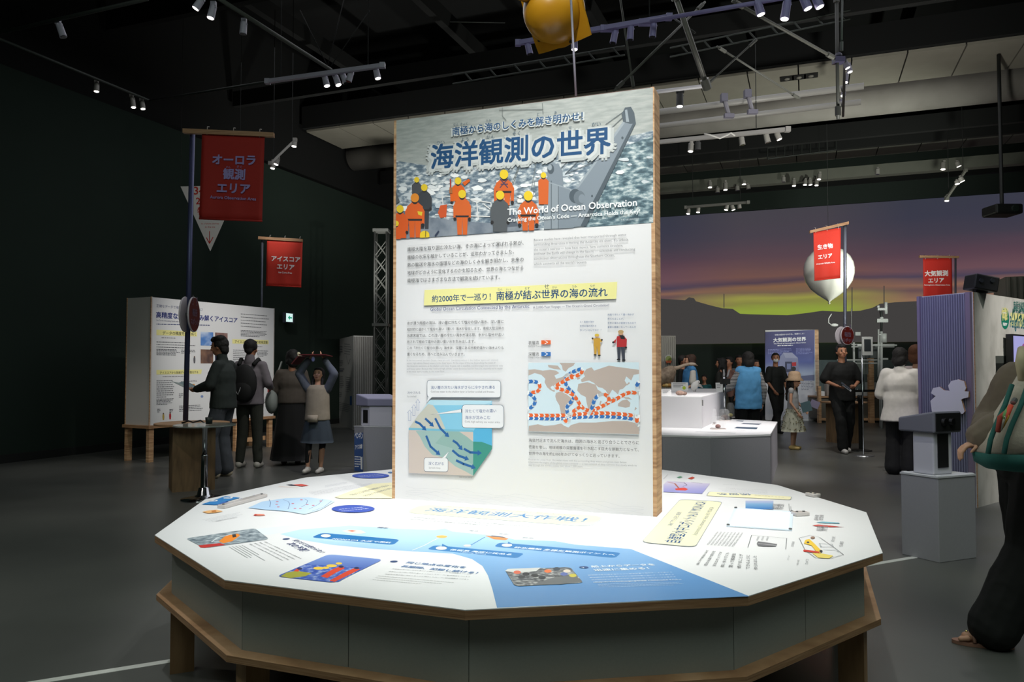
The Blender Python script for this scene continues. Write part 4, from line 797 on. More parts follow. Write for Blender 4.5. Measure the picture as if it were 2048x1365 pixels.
# ================================================================ BANNERS
def banner(bar, pole_top, pole_bot, Yb, cloth, col, lines_, label, name='hanging_banner', pr=.022, group=None, txtcol='f1e8e8', hem=True, yslope=0.0, polecol='6d7280'):
    """bar=(x0,y0,x1,y1) ; pole pixels ; cloth quad of four corners ; one depth"""
    O = at_y((bar[0]+bar[2])/2, (bar[1]+bar[3])/2, Yb); nrm = V((yslope, -1, 0)).normalized()
    Q = lambda x, y: on_plane(x, y, O, nrm)
    root = thing(name, label, 'banner', V((Q(*pole_bot).x, Q(*pole_bot).y, Q(*pole_bot).z)), 0, group)
    m = MB(); m.tube([Q(*pole_bot), Q(*pole_top)], pr, M(polecol, .4, .5), 12); m.build('pole', root, smooth=True)
    a, b = Q(bar[0], bar[1]), Q(bar[2], bar[3]); m = MB(); d = (b-a).normalized(); m.frame_box(a-UP*.028+nrm*.03, b-a, nrm*.05, UP*.05, WOODH); m.build('cross_bar', root)
    cl = [Q(*p)+nrm*.055 for p in cloth]; CM = M(col, .75, grain=.03, scale=60, bump=.1); m = MB(); nx, ny = 16, 12; vs = []
    for j in range(ny+1):
        for i in range(nx+1):
            p = cl[0].lerp(cl[1], i/nx).lerp(cl[3].lerp(cl[2], i/nx), j/ny); vs.append(p+nrm*(.006*math.sin(i*.9+.4)*(j/ny)))
    m.add(vs, [(j*(nx+1)+i, (j+1)*(nx+1)+i, (j+1)*(nx+1)+i+1, j*(nx+1)+i+1) for j in range(ny) for i in range(nx)], CM); c_ = m.build('cloth', root, smooth=True)
    md = c_.modifiers.new('t', 'SOLIDIFY'); md.thickness = .002
    if hem:
        m = MB(); m.tube([cl[3]+UP*.01, cl[2]+UP*.01], .011, CM, 8); m.build('hem_rod', root, smooth=True)
    for t in (.08, .5, .92):
        p = cl[0].lerp(cl[1], t); m = MB(); m.tube([p-UP*.02, p+UP*.075-nrm*.005, p+UP*.09-nrm*.06], .004, M('b9b3b0', .6), 6); m.build('tie_string', root)
    s = Sheet(root, cl[0]+nrm*.011, nrm); TM = M(txtcol, .6)
    for r in lines_: s.text(*r[:4], r[4], TM, bold=(r[5] if len(r) > 5 else .03), hs=(r[6] if len(r) > 6 else 1))
    s.end('lettering', 'pale banner lettering')
    return root
RED = 'b8281c'
bn = banner((371, 265, 551, 273), (385, 268), (371, 842), 8.55, [(408, 269), (532.5, 275), (527.5, 446), (402.4, 441)], 'a02016',
    [(425, 328, 510, 330, 'オーロラ', .045), (446, 358, 489, 360, '観測', .045), (434, 385, 499, 387.5, 'エリア', .045), (420, 397, 512, 401.5, 'Aurora Observation Area', .02), (452, 336, 461, 336.4, 'かん', 0), (473, 337, 484, 337.4, 'そく', 0)], 'large dark red aurora observation banner on a tall leaning pole at the left', pr=.028, txtcol='9c8fc8', polecol='4a4f72')
banner((519, 477, 607, 482), (525, 480), (522, 700), 13.9, [(536, 480), (607, 484), (604, 576), (534, 573)], 'c83020',
    [(543, 522, 600, 524.5, 'アイスコア', .045), (554, 538, 588, 540, 'エリア', .045), (557, 546.5, 584, 548, 'Ice Core Area', .03)], 'bright red ice core banner above the left display box', pr=.02)
banner((1617, 465, 1694, 447), (1690, 448), (1690, 834), 13.9, [(1624.5, 466), (1679, 456.5), (1678, 557.5), (1626.5, 563)], 'cc3220',
    [(1636, 500, 1666, 496, '生き物', .045), (1637, 519, 1665, 515, 'エリア', .045), (1633, 530, 1670, 526, 'Antarctic Wildlife Area', .03)], 'bright red wildlife banner in front of the white balloon', pr=.03)
banner((1836, 514, 1914, 515), (1911, 515), (1911, 700), 17.5, [(1843.5, 518), (1901, 517), (1902, 600), (1844, 602)], 'c8291e',
    [(1850, 553, 1896, 552, '大気観測', .045), (1857, 566, 1888, 565, 'エリア', .045), (1848, 572.5, 1900, 572.5, 'Atmospheric Observation Area', .02)], 'red atmosphere observation banner above the purple partition', pr=.022)
# triangular pennant
O = at_y(420, 430, 12.5); pn = thing('pennant', 'white triangular pennant with red numbers and arrow behind the aurora banner', 'pennant', at_y(420, 502, 12.5))
q = [at_y(361, 373, 12.5), at_y(479, 371, 12.5), at_y(420, 502, 12.5)]; m = MB(); m.prism([(p.x, p.z) for p in q], 0, .02, M('d9d6cf', .6))
m.v = [(x, 12.5+z, y) for x, y, z in m.v]; m.f = [f[::-1] for f in m.f]; m.build('pennant_board', pn)
for p in q[:2]: m = MB(); m.tube([p+V((0, .01, -.01)), p+V((0, .01, 3.3))], .003, M('1c1f1d', .9), 6); m.build('wire', pn)
s = Sheet(pn, (0, 12.5, 0), (0, -1, 0)); RT = M('c03020', .6)
s.text(388, 391, 452, 391, '34年前', RT, bold=.02); s.text(392, 410, 448, 410, '20世紀', RT, bold=.02); s.text(395, 430, 446, 430, '特別展', RT, bold=.02); s.text(402, 450, 438, 450, 'to a future journey', RT); s.text(410, 456, 430, 456, 'in the ice', RT)
s.stroke([(419, 463), (419, 486)], .012, RT); s.stroke([(413, 476), (419, 487), (426, 475)], .014, RT); s.end('lettering', 'red lettering and down arrow')
# ================================================================ LEFT DISPLAY BOX
A0 = V((-5.20, 11.05, 0)); B0 = V((-4.11, 13.25, 0)); S0 = V((-5.685, 11.26, 0)); zb0, zt0 = .53, 2.38
ubox = thing('display_box', 'big white ice core display box on wooden legs at the left', 'display', (A0+B0)/2)
dx = B0-A0; dn = V((-dx.y, dx.x, 0)).normalized(); wv = dn*.53
BXM = M('dedfe0', .55)
m = MB(); m.frame_box(A0+UP*zb0+dx.normalized()*.02, dx-dx.normalized()*.04, wv, UP*(zt0-zb0), BXM); m.build('box_body', ubox)
for p in (A0, B0-dx.normalized()*.02): m = MB(); m.frame_box(p+UP*zb0-dn*.003, dx.normalized()*.02, wv+dn*.006, UP*(zt0-zb0+.004), M('cfcac6', .55)); m.build('end_panel', ubox)
for c_ in (A0, A0+wv): m = MB(); m.frame_box(c_+UP*zb0-dx.normalized()*.006, dn*.016 if c_ == A0 else -dn*.016, dx.normalized()*.012, UP*(zt0-zb0+.006), WOOD); m.build('edge_strip', ubox)
m = MB(); m.frame_box(A0+UP*(zb0-.045)-dn*.02-dx.normalized()*.03, dx+dx.normalized()*.06, wv+dn*.04, UP*.045, WOODH); m.build('base_board', ubox)
for t in (.0, .33, .66, .965):
    for k in (0, 1):
        p = A0+dx*t+wv*k*.87; m = MB(); m.frame_box(p+dn*.01, dx.normalized()*.08, dn*.06, UP*(zb0-.045), WOOD); m.build('leg', ubox)
m = MB(); m.frame_box(A0+dx*.33+dn*.1, dx*.3, dn*.025, UP*(zb0-.05), PLY); m.build('brace_board', ubox); m = MB(); m.frame_box(A0+dx*.7+dn*.1+UP*.12, dx*.27, dn*.025, UP*.07, WOOD); m.build('brace_board', ubox)
s = Sheet(ubox, A0-dn*.001, -dn) ; s.view(2.967, 200, 540)
s.text(335, 222, 610, 245, '正確なデータで地球環境をあきらかに！', NAVY, bold=.01); s.text(333, 285, 815, 316, '高精度な分析で読み解くアイスコア', M('1c2f78', .5), bold=.03)
s.text(335, 305, 560, 322, 'Ice Cores: Decoding Earth with High Precision Analysis', NAVY); s.greek(335, 322, 670, 330, 0, 0, 1, .012, NAVY)
for q_, t_ in (([(335, 355), (575, 368), (575, 396), (335, 388)], (372, 385, 570, 392, 'データの精度を守りぬく')), ([(785, 412), (1000, 418), (1000, 442), (785, 438)], (800, 435, 995, 440, 'アイスコアから過去の気候変動')), ([(335, 595), (605, 592), (600, 618), (335, 622)], (355, 620, 582, 615, 'アイスコアから気候データを復元する'))):
    s.poly(q_, PY); s.text(*t_[:4], t_[4], INK, bold=.015)
for r in ((365, 403, 520, 408), (870, 455, 965, 457), (372, 634, 565, 631)): s.greek(*r, 0, 0, 1, .012, GREY)
for x0, y0, x1, y1, n, dy in ((835, 262, 1005, 275, 5, 18), (335, 428, 580, 436, 3, 15), (335, 472, 475, 475, 5, 8), (482, 476, 575, 478, 3, 9), (790, 476, 925, 480, 8, 11), (932, 480, 1000, 483, 5, 8), (335, 660, 450, 657, 9, 12), (335, 768, 440, 765, 5, 8), (470, 810, 612, 802, 4, 10), (835, 360, 1000, 368, 5, 8), (480, 665, 560, 660, 1, 9), (468, 738, 500, 736, 3, 9), (340, 828, 360, 828, 3, 8), (412, 830, 438, 829, 3, 7), (970, 585, 990, 585, 2, 8), (945, 770, 1000, 768, 3, 9), (555, 660, 590, 662, 1, 9)):
    s.greek(x0, y0, x1, y1, 0, dy, n, .010, M('55575e', .5))
for q_, c1 in (([(597, 368), (672, 372), (672, 452), (597, 450)], ['2d58a4', '5c8acc', 'd9e4f0']), ([(683, 372), (757, 376), (757, 454), (683, 452)], ['4a3c38', '90706a', 'c8c4c0']), ([(597, 472), (672, 474), (672, 556), (597, 556)], ['2a4ca8', '8a6a58', '2c2430']), ([(683, 476), (755, 478), (755, 556), (683, 556)], ['141a30', '1c2440', '28304c'])):
    s.poly(q_, noisemix('print_photo', c1, 3.5, 3, .5))
for x, y, c1 in ((560, 535, '5a5c60'), (995, 610, 'c0a83c'), (1000, 720, 'b02c30'), (376, 872, 'b8a050'), (416, 868, 'b42c30')): s.poly([(x-5, y-14), (x+5, y-14), (x+6, y+2), (x+4, y+20), (x-4, y+20), (x-6, y+2)], M(c1, .5)); s.disc(x, y-18, 4, 5, M('5c4838', .5), 8)
s.disc(555, 686, 9, 9, M('e8a040', .5)); s.disc(588, 686, 9, 9, M('58a8c8', .5)); s.disc(605, 752, 8, 8, M('7890c0', .5))
s.end('poster_print', 'printed ice core poster with blue headline, yellow bands and four photos')
# ================================================================ POLE STAND, DISC SIGNS, BAR TABLE
def signstand(cx, cy, zt, rt, w_, rot, label):
    r = thing('sign_stand', label, 'stand', (cx, cy, 0)); R = Matrix.Rotation(rot, 3, 'Z')
    m = MB(); m.box((cx, cy, zt/2-.02), (w_, w_, zt-.04), noisemix('stand_plywood', ['6a543c', '80674a', '8c7050'], 4, 5, .6, (6, 6, 1)), R); m.build('plywood_box', r)
    m = MB(); m.lathe([(rt, -.02), (rt, 0)], (cx, cy, zt), WOODH, 40); m.build('round_top', r, smooth=False)
    for k in range(4): d = R @ V((w_/2+.002, 0, 0)) if k == 0 else R @ V((0, -w_/2-.002, 0)); 
    return r
st1 = signstand(-3.62, 8.72, .74, .40, .44, .5, 'plywood box stand with round top holding the aurora banner pole')
st2 = signstand(6.03, 14.0, .74, .40, .42, .35, 'plywood box stand behind the man in black')
def discsign(px, py, Y, rad, face_to, gap, lines_, label, col='5a1712'):
    c = at_y(px, py, Y); n_ = V(face_to).normalized(); r = thing('disc_sign', label, 'sign', c-UP*rad)
    for k, sgn in enumerate((1, -1)):
        o_ = c+n_*gap*sgn; m = MB(); m.lathe([(rad, -.008), (rad+.004, 0), (rad, .008)], o_, M('c9c2c8', .4), 40, n_); m.build('sign_disc', r)
        m = MB(); m.lathe([(rad*.95, 0), (rad*.95, .003)], o_+n_*sgn*.008, M(col, .5), 40, n_*sgn); m.build('sign_face', r)
    m = MB(); m.box(c, (.05, gap*2, .03), STEEL, n_.to_track_quat('Y', 'Z').to_matrix()); m.build('clamp', r)
    s = Sheet(r, c+n_*(gap+.0125), n_); t = M('8d7f98', .5)
    for l in lines_:
        # lettering laid out on the sign's own plane
        X = UP.cross(n_).normalized(); vs, fs, w0, h0 = glyphs(l[3], .02); sc = l[2]/w0; b = c+n_*(gap+.0135)+X*l[0]+UP*l[1]
        s.mb.add([b+X*(p[0]*sc)+UP*(p[1]*sc) for p in vs], fs, t)
    s.end('lettering', 'small pale sign lettering'); return r
TL = [(-.08, .10, .16, '！?'), (-.085, -.02, .17, '報告'), (-.14, -.115, .28, 'スポット')]
discsign(379, 629.5, 8.5, .195, (.995, .09, 0), .045, TL, 'pair of dark red round signs on the aurora banner pole')
discsign(1689, 672, 13.8, .165, (.45, -.89, 0), .06, TL, 'pair of dark red round signs above the man in black')
bt = thing('bar_table', 'round glass bar table on a chrome column beside the aurora banner pole', 'table', (-3.19, 8.0, 0))
m = MB(); m.lathe([(.305, -.008), (.31, 0), (.305, .008)], (-3.19, 8.0, .765), M('8f9a94', .08, alpha=.55), 44); m.build('glass_top', bt, smooth=False)
m = MB(); m.lathe([(.05, .10), (.036, .12), (.033, .45), (.033, .46)], (-3.19, 8.0, 0), CHROME, 20); m.lathe([(.026, .46), (.026, .73), (.06, .757)], (-3.19, 8.0, 0), CHROME, 20); m.build('column', bt, smooth=True)
m = MB(); m.lathe([(.23, 0), (.225, .012), (.12, .03), (.07, .05), (.055, .12), (.03, .13)], (-3.19, 8.0, .001), CHROME, 36); m.build('foot_plate', bt, smooth=True)
cu = MB(); p = at_y(418, 845, 8.05); cu.lathe([(.032, 0), (.038, .07), (.036, .07), (.03, .006)], (p.x, 8.05, .775), M('17211d', .5), 20); cu.build('paper_cup', smooth=True, label='dark cup standing on the glass bar table', cat='cup')
m = MB(); p = at_y(383, 842, 8.5); m.tube([(p.x-.1, 8.48, .752), (p.x-.03, 8.5, .775), (p.x+.03, 8.47, .76), (p.x+.1, 8.5, .78), (p.x+.14, 8.5, .752)], .009, BLACK, 8); m.build('cable', smooth=True, label='short black cable lying on the round wooden stand top', cat='cable')
# ================================================================ EXIT SIGN, TRUSS TOWER, SMALL PARTITION, LEFT VIEWER
ep = on_plane(577, 636, uv(UL+.16, 0), E1); ex = thing('exit_sign', 'small lit green and white exit sign on the dark left wall', 'sign', ep-UP*.11)
m = MB(); m.frame_box(ep-E2*.16-UP*.11-E1*.03, E2*.32, E1*.06, UP*.22, M('3a3f4c', .5)); m.build('sign_case', ex)
m = MB(); m.frame_box(ep-E2*.12-UP*.09+E1*.03, E2*.22, E1*.006, UP*.18, EM('d4f4f0', 1.0)); m.build('lit_face', ex)
m = MB(); o_ = ep+E1*.038; m.add([o_-E2*.07, o_-E2*.0+UP*.05, o_-E2*.0+UP*.015, o_+E2*.07+UP*.015, o_+E2*.07-UP*.015, o_-UP*.015, o_-UP*.05], [(0, 1, 2, 3, 4, 5, 6)], EM('2aa884', .8)); m.build('arrow', ex)
tw = thing('truss_tower', 'tall grey lattice truss tower left of the main panel', 'tower', at_z(762, 870))
tc = V(((762-1024)/F*16.2, 16.2, 0)); TM_ = M('6f716d', .5, .5); hw = .125; ztop = 1.37+(734-457)/F*16.2
for a in (-1, 1):
    for b in (-1, 1): m = MB(); m.tube([tc+V((a*hw, b*hw, 0)), tc+V((a*hw, b*hw, ztop))], .022, TM_, 8); m.build('chord', tw, smooth=True)
k = 0; z = .1
while z < ztop-.35:
    m = MB()
    for b in (-1, 1):
        m.tube([tc+V((-hw, b*hw, z)), tc+V((hw, b*hw, z+.34))], .009, TM_, 6); m.tube([tc+V((hw, b*hw, z)), tc+V((-hw, b*hw, z+.34))], .009, TM_, 6)
        m.tube([tc+V((b*hw, -hw, z)), tc+V((b*hw, hw, z+.34))], .009, TM_, 6)
    m.build('lattice_bay', tw); z += .36
for z in (ztop-.04, 1.37+(734-650)/F*16.2): m = MB(); m.box(tc+UP*z, (.33, .33, .06), TM_); m.build('joint_plate', tw)
d9 = .0; a_ = at_z(705.7, 860); b_ = at_z(674.5, 845); e_ = (a_-b_); zz = 2.06
sp = thing('small_partition', 'small white poster partition with corrugated side beside the truss tower', 'partition', (a_+b_)/2)
nn = UP.cross(e_).normalized(); 
rt = at_y(751, 672, a_.y+.25); rr = V((rt.x, a_.y+.25, 0))
m = MB(); m.prism([(a_.x, a_.y), (b_.x, b_.y), (b_.x+(rr-a_).x*.985, b_.y+(rr-a_).y), (a_.x+(rr-a_).x*.985, a_.y+(rr-a_).y*.985)], 0, zz, M('c9cac8', .6)); m.build('partition_body', sp)
def corrug(root, a, b, z0, z1, mat, n, amp=.012, name='corrugated_rib'):
    d = (b-a); L = d.length; d.normalize(); nrm = V((d.y, -d.x, 0))
    if nrm.dot(EYE-a) < 0: nrm = -nrm
    for i in range(n):
        p = a+d*(L*(i+.5)/n); m = MB(); w0 = L/n*.36; vs = [p-d*w0, p-d*w0*.5+nrm*amp, p+d*w0*.5+nrm*amp, p+d*w0]
        m.add([q+UP*z0 for q in vs]+[q+UP*z1 for q in vs], [(0, 1, 5, 4), (1, 2, 6, 5), (2, 3, 7, 6), (4, 5, 6, 7), (3, 2, 1, 0)], mat); m.build(name, root)
corrug(sp, a_-V((0, .004, 0)), rr-V((0, .004, 0)), .02, zz-.02, M('8d8c88', .6), 12, .02)
m = MB(); m.frame_box(rr-E1*.0+V((0, -.03, 0)), V((.025, 0, 0)), V((0, .03, 0)), UP*zz, WOOD); m.build('edge_strip', sp)
s = Sheet(sp, a_+nn*(-.001 if nn.dot(EYE-a_) < 0 else .001), nn if nn.dot(EYE-a_) > 0 else -nn) ; s.view(2.48, 640, 430)
for x0, y0, x1, y1, n, dy, wd in ((90, 655, 112, 655, 3, 12, .03), (88, 690, 112, 688, 1, 10, .09), (90, 725, 118, 724, 4, 8, .015), (90, 765, 125, 765, 2, 10, .03), (90, 800, 118, 802, 7, 9, .012), (125, 805, 158, 810, 8, 10, .012), (130, 830, 155, 835, 5, 9, .012), (120, 640, 156, 645, 5, 12, .012), (92, 880, 110, 885, 3, 9, .012), (92, 930, 155, 945, 5, 9, .012)): s.greek(x0, y0, x1, y1, 0, dy, n, wd, M('70727a', .5))
s.rect(92, 772, 112, 776, M('4a5690', .5)); s.rect(148, 900, 158, 945, M('3f78c0', .5)); s.stroke([(130, 700), (140, 740), (150, 715)], .02, GREY); s.end('poster_print', 'small printed ice poster')
def kiosk(pc, pl, pr, zb, label, tagl):
    """box on the floor from its front, left and right ground corners, viewer on top"""
    c, l, r_ = at_z(*pc), at_z(*pl), at_z(*pr); a, b = l-c, r_-c; root = thing('viewer_kiosk', label, 'kiosk', c+(a+b)/2)
    m = MB(); m.frame_box(c, a, b, UP*(zb-.012), M('9b9b9c', .6, grain=.02, scale=60)); m.build('base_box', root, bevel=.004)
    m = MB(); m.frame_box(c+UP*(zb-.012)-a.normalized()*.004-b.normalized()*.004, a+a.normalized()*.008, b+b.normalized()*.008, UP*.012, M('c4c6c4', .5)); m.build('box_lid', root)
    return root, c, a, b
kr, c, a, b = kiosk((1879, 1127), (1804, 1109.5), (1953.5, 1116.5), .60, 'grey viewer kiosk on a tall white box at the right', '')
ctr = c+(a+b)/2
LIL = M('b9b9bd', .5); LIG = M('c3c3c8', .55)
aa, bb = a.normalized(), b.normalized(); La, Lb = a.length, b.length
o0 = c+aa*La*.22+bb*Lb*.12; va, vb = aa*La*.56, bb*Lb*.40
m = MB(); m.frame_box(o0+UP*.60, va, vb*1.25, UP*.30, LIG); m.build('viewer_post', kr, bevel=.01)
m = MB(); m.frame_box(o0+bb*Lb*.10+aa*-.006+UP*.65, aa*.004, vb*.7, UP*.24, BLACK); m.build('dark_window', kr)
def wedge(root, o, va, vb, z0, z1, z2, mat, name):
    m = MB(); q = [o, o+va, o+va+vb, o+vb]
    m.add([p+UP*z0 for p in q]+[q[0]+UP*z1, q[1]+UP*z2, q[2]+UP*z2, q[3]+UP*z1], [(0, 3, 2, 1), (4, 5, 6, 7), (0, 1, 5, 4), (1, 2, 6, 5), (2, 3, 7, 6), (3, 0, 4, 7)], mat); 
    if va.cross(vb).z < 0: m.f = [f[::-1] for f in m.f]
    return m.build(name, root, bevel=.012)
wedge(kr, o0-aa*.03-bb*.03, va+aa*.12, vb*1.25+bb*.09, .90, 1.055, 1.0, M('6f7078', .5), 'viewer_head')
m = MB(); m.frame_box(o0-aa*.036-bb*.015+UP*.915, vb*1.25+bb*.06, aa*.006, UP*.125, BLACK); m.build('eyepiece_panel', kr)
for t in (.3, .7): p = o0-aa*.037+vb*1.25*t+UP*.98; m = MB(); m.cyl(p, p-aa*.02, .028, .024, M('050605', .4), 16); m.build('eyepiece', kr)
for p in (c, c+a, c+b): m = MB(); m.box(p+UP*.6+(ctr-p).normalized()*.03, (.035, .035, .012), M('d8dad8', .4)); m.build('corner_clip', kr)
kl, c, a, b = kiosk((727, 946), (707.8, 944), (806, 947), .60, 'purple-lit viewer kiosk on a white box behind the main panel', '')
aa, bb = a.normalized(), b.normalized(); La, Lb = a.length, b.length
s = Sheet(kl, c-bb*.001, -bb) ; s.view(2.48, 640, 430); s.poly([(170, 1085), (214, 1080), (214, 1278), (170, 1270)], M('1d4a8a', .5)); s.text(172, 1110, 212, 1112, 'ペンギン', WHT, bold=.03); s.text(174, 1165, 209, 1160, 'アイス体験', WHT, bold=.03); s.greek(172, 1200, 205, 1202, 0, 12, 5, .012, WHT); s.poly([(200, 1205), (210, 1200), (210, 1265), (202, 1262)], WHT); s.end('poster_print', 'narrow blue poster with white lettering')
o0 = c+aa*La*.0+bb*.09+aa*.02; va, vb = aa*min(.3, La*.9), bb*.30
m = MB(); m.frame_box(o0+UP*.60, va, vb, UP*.26, LIG); m.build('viewer_post', kl, bevel=.01); wedge(kl, o0-aa*.03-bb*.05, va+aa*.06, vb+bb*.16, .86, .96, 1.02, M('86879a', .5), 'viewer_head')
m = MB(); m.frame_box(o0-bb*.004+aa*.03+UP*.64, aa*.08, bb*.004, UP*.17, BLACK); m.build('dark_window', kl)
# ================================================================ SPECIMEN TABLE (second twelve-sided table)
zs = .60; tv = [at_z(*p, zs) for p in ((1555, 844), (1541, 869), (1421, 873.5), (1325, 870.5))]
pts = [(p.x, p.y) for p in tv]; c2x = 2.35; c2y = 10.55
far = [(1.15, 9.85), (1.05, 10.6), (1.4, 11.4), (2.1, 11.75), (3.0, 11.6), (3.55, 11.1)]
tb2 = thing('specimen_table', 'white many-sided specimen table behind the main panel at the right', 'table', (c2x, c2y, 0))
poly = pts + far; m = MB(); m.prism(poly, zs-.02, zs, LAM); m.build('table_top', tb2)
n = len(poly); SK2 = M('a7a5ac', .5, grain=.03, scale=100)
if sum(poly[i][0]*poly[(i+1) % n][1]-poly[(i+1) % n][0]*poly[i][1] for i in range(n)) < 0: poly = poly[::-1]
for i in range(n):
    p, q = V((*poly[i], 0)), V((*poly[(i+1) % n], 0)); d = (q-p).normalized(); nr = V((-d.y, d.x, 0)); m = MB(); m.frame_box(p+d*.002+nr*.004, q-p-d*.004, nr*.018, UP*(zs-.02), SK2); m.build('skirt_panel', tb2)
zb2 = .985; f1, f2, f3 = at_z(1300, 860, zs), at_z(1403.5, 860, zs), at_z(1449, 834, zs)
f0 = f1; bb2 = f3-f2; bx = thing('plinth_box', 'white square plinth box on top of the specimen table', 'plinth', f2)
bq = [at_z(*p, zb2) for p in ((1296, 794.5), (1403.5, 796), (1450, 784), (1449, 779.5), (1350, 778.5), (1292, 780))]; bq = [(p.x, p.y) for p in bq]
m = MB(); m.prism(bq, zs+.001, zb2, M('d6d5d8', .5)); m.build('box_body', bx); m = MB(); m.prism(bq, zb2, zb2+.012, LAM); m.build('box_top', bx)
zb2 += .012
m = MB(); p = at_y(1405.5, 805, f2.y+.03); m.box((f2.x+.02, f2.y+.03, zb2-.07), (.01, .035, .07), M('8e8c8a', .5)); m.build('label_plate', bx)
s = Sheet(tb2, (0, 0, zs), UP) ; s.view(5.248, 1310, 640); PB = M('4a5260', .5)
s.poly([(900, 1095), (930, 1085), (1120, 1092), (1090, 1103)], PB); s.poly([(830, 1140), (860, 1124), (1080, 1132), (1065, 1150)], M('34485c', .5)); s.poly([(845, 1062), (870, 1056), (935, 1060), (920, 1072)], M('8a8f98', .5)); s.greek(860, 1160, 950, 1155, 10, 7, 2, .006, GREY); s.greek(990, 1165, 1020, 1163, 0, 6, 1, .006, GREY); s.greek(1110, 1140, 1210, 1143, 0, 8, 2, .006, M('b8b0ac', .5)); s.poly([(415, 1178), (440, 1173), (850, 1186), (840, 1194)], M('c3c6ca', .5)); s.greek(90, 1190, 150, 1192, 0, 5, 2, .008, GREY); s.end('caption_print', 'grey printed captions')
# specimens
def on_box(px, py): return at_z(px, py, zb2)
sk = on_box(1334, 775); sk.z = zb2
BRN = noisemix('brown_plumage', ['6f5f50', '8c7a68', 'a3917c'], 14, 4, .8)
bd = thing('seabird_specimen', 'brown stuffed seabird with a long outstretched neck on the plinth box', 'bird', sk)
Yd = sk.y; G = lambda x, y: at_y(1320+x/7.58, 690+y/7.58, Yd)
m = MB(); pp = [G(-90, 430), G(-20, 460), G(60, 490), G(130, 440), G(190, 370), G(215, 350)]; m.tube(pp, [.05, .12, .16, .15, .09, .05], BRN, 16); m.ell(G(50, 520), (.2, .12, .13), BRN); m.build('body', bd, smooth=True)
m = MB(); m.tube([G(205, 365), G(280, 345), G(370, 310), G(450, 290)], [.045, .034, .028, .026], M('b09c88', .7), 12); m.ell(G(480, 295), (.085, .04, .033), M('b8a796', .7)); m.build('neck_and_head', bd, smooth=True)
m = MB(); m.tube([G(520, 300), G(560, 312), G(575, 322)], [.02, .012, .004], M('8a7260', .5), 10); m.build('beak', bd, smooth=True)
for x in (40, 100): m = MB(); m.tube([G(x, 560), V((G(x, 560).x, Yd, zb2))], .012, M('6a5a4c', .6), 8); m.build('leg', bd)
fl = thing('moss_specimen', 'pile of yellow rounded lichen specimens under the brown seabird', 'specimen', on_box(1340, 790))
for i, (x, y, r) in enumerate(((60, 640, .035), (100, 630, .045), (140, 640, .045), (175, 655, .04), (205, 670, .035), (120, 665, .04), (160, 680, .035))):
    p = at_y(1320+x/7.58, 690+y/7.58, Yd-.1); p.z = max(p.z, zb2+r*.8); m = MB(); m.ell(p, (r, r, r*.85), M(('c79a52', 'd8b878', 'b98a4a')[i % 3], .7, bump=.4), 10); m.build('lump', fl, smooth=True)
ro = thing('stone_specimen', 'pink brown stone beside the yellow lichen specimens', 'stone', on_box(1362, 789)); p = on_box(1360, 791); m = MB(); m.ell(p+UP*.03, (.06, .045, .032), M('a4887a', .8, bump=.6), 10); m.ell(p+UP*.025+V((.06, 0, 0)), (.035, .03, .026), M('8c7468', .8, bump=.6), 8); m.build('stone', ro)
def card(px, py, w_, h_, label, zz=None, dot=None, Y=None):
    p = at_z(px, py, zz or zb2) if Y is None else V((at_y(px, py, Y).x, Y, zz)); r = thing('label_card', label, 'card', p); n_ = V((0, -1, 0.2)).normalized()
    m = MB(); m.frame_box(p-V((w_/2, 0, 0)), V((w_, 0, 0)), V((0, .012, 0)), V((0, h_*.15, h_)), M('e2e1e0', .5)); m.build('card', r)
    s_ = Sheet(r, p+V((0, -.001, 0)), V((0, -1, .15))); a = p+V((-w_*.4, 0, 0)); 
    for k in range(3):
        m = MB(); q = p+V((-w_*.4, -.002+h_*.15*(.8-.2*k), h_*(.8-.2*k))); m.frame_box(q, V((w_*(.75-.15*k), 0, 0)), V((0, -.001, 0)), UP*h_*.07, GREY); m.build('text_line', r)
    if dot: m = MB(); q = p+V((w_*.25, h_*.04-.002, h_*.3)); m.cyl(q, q-V((0, .003, 0)), h_*.22, h_*.22, M('b8cc3c', .5), 16); m.build('green_dot', r)
card(1333, 791, .13, .075, 'small white label card in front of the lichen specimens'); card(1360, 781, .27, .125, 'white caption card with a green dot behind the brown seabird', dot=1); card(1440, 783, .12, .13, 'white caption card at the far corner of the plinth box')
pb = on_box(1391, 784); br = thing('white_bird_specimen', 'small white stuffed snow petrel standing on the plinth box', 'bird', pb); WB = M('f2eeea', .8)
G = lambda x, y: at_y(1320+x/7.58, 690+y/7.58, pb.y)
m = MB(); m.tube([G(490, 690), G(515, 640), G(540, 600), G(565, 572)], [.02, .055, .05, .03], WB, 14); m.ell(G(572, 567), (.034, .03, .03), WB); m.build('body', br, smooth=True)
m = MB(); m.tube([G(595, 565), G(610, 575)], [.010, .003], INK, 8); m.build('beak', br); m = MB(); m.ell(G(577, 563)-V((0, .028, 0)), .006, INK, 8); m.build('eye', br)
m = MB(); m.tube([G(560, 610), G(610, 620), G(650, 655)], [.03, .022, .004], M('c9c3bd', .8), 10); m.build('wing', br, smooth=True)
for x in (515, 540): m = MB(); m.tube([G(x, 670), V((G(x, 670).x, pb.y, zb2))], .005, M('8a8078', .6), 6); m.build('leg', br)
def glass_dome(px, py, r, h, lab, inner):
    p = at_z(px, py, zs); t = thing('glass_dome', lab, 'glass case', p); m = MB(); m.lathe([(r, 0), (r, h*.6), (r*.85, h*.85), (r*.5, h*.98), (.002, h)], p+UP*.012, M('f0f2f3', .05, alpha=.12), 24); m.build('dome', t, smooth=True)
    m = MB(); m.lathe([(r*1.1, 0), (r*1.1, .012)], p, M('d8cfcb', .4), 24); m.build('base', t); inner(p+UP*.012, t)
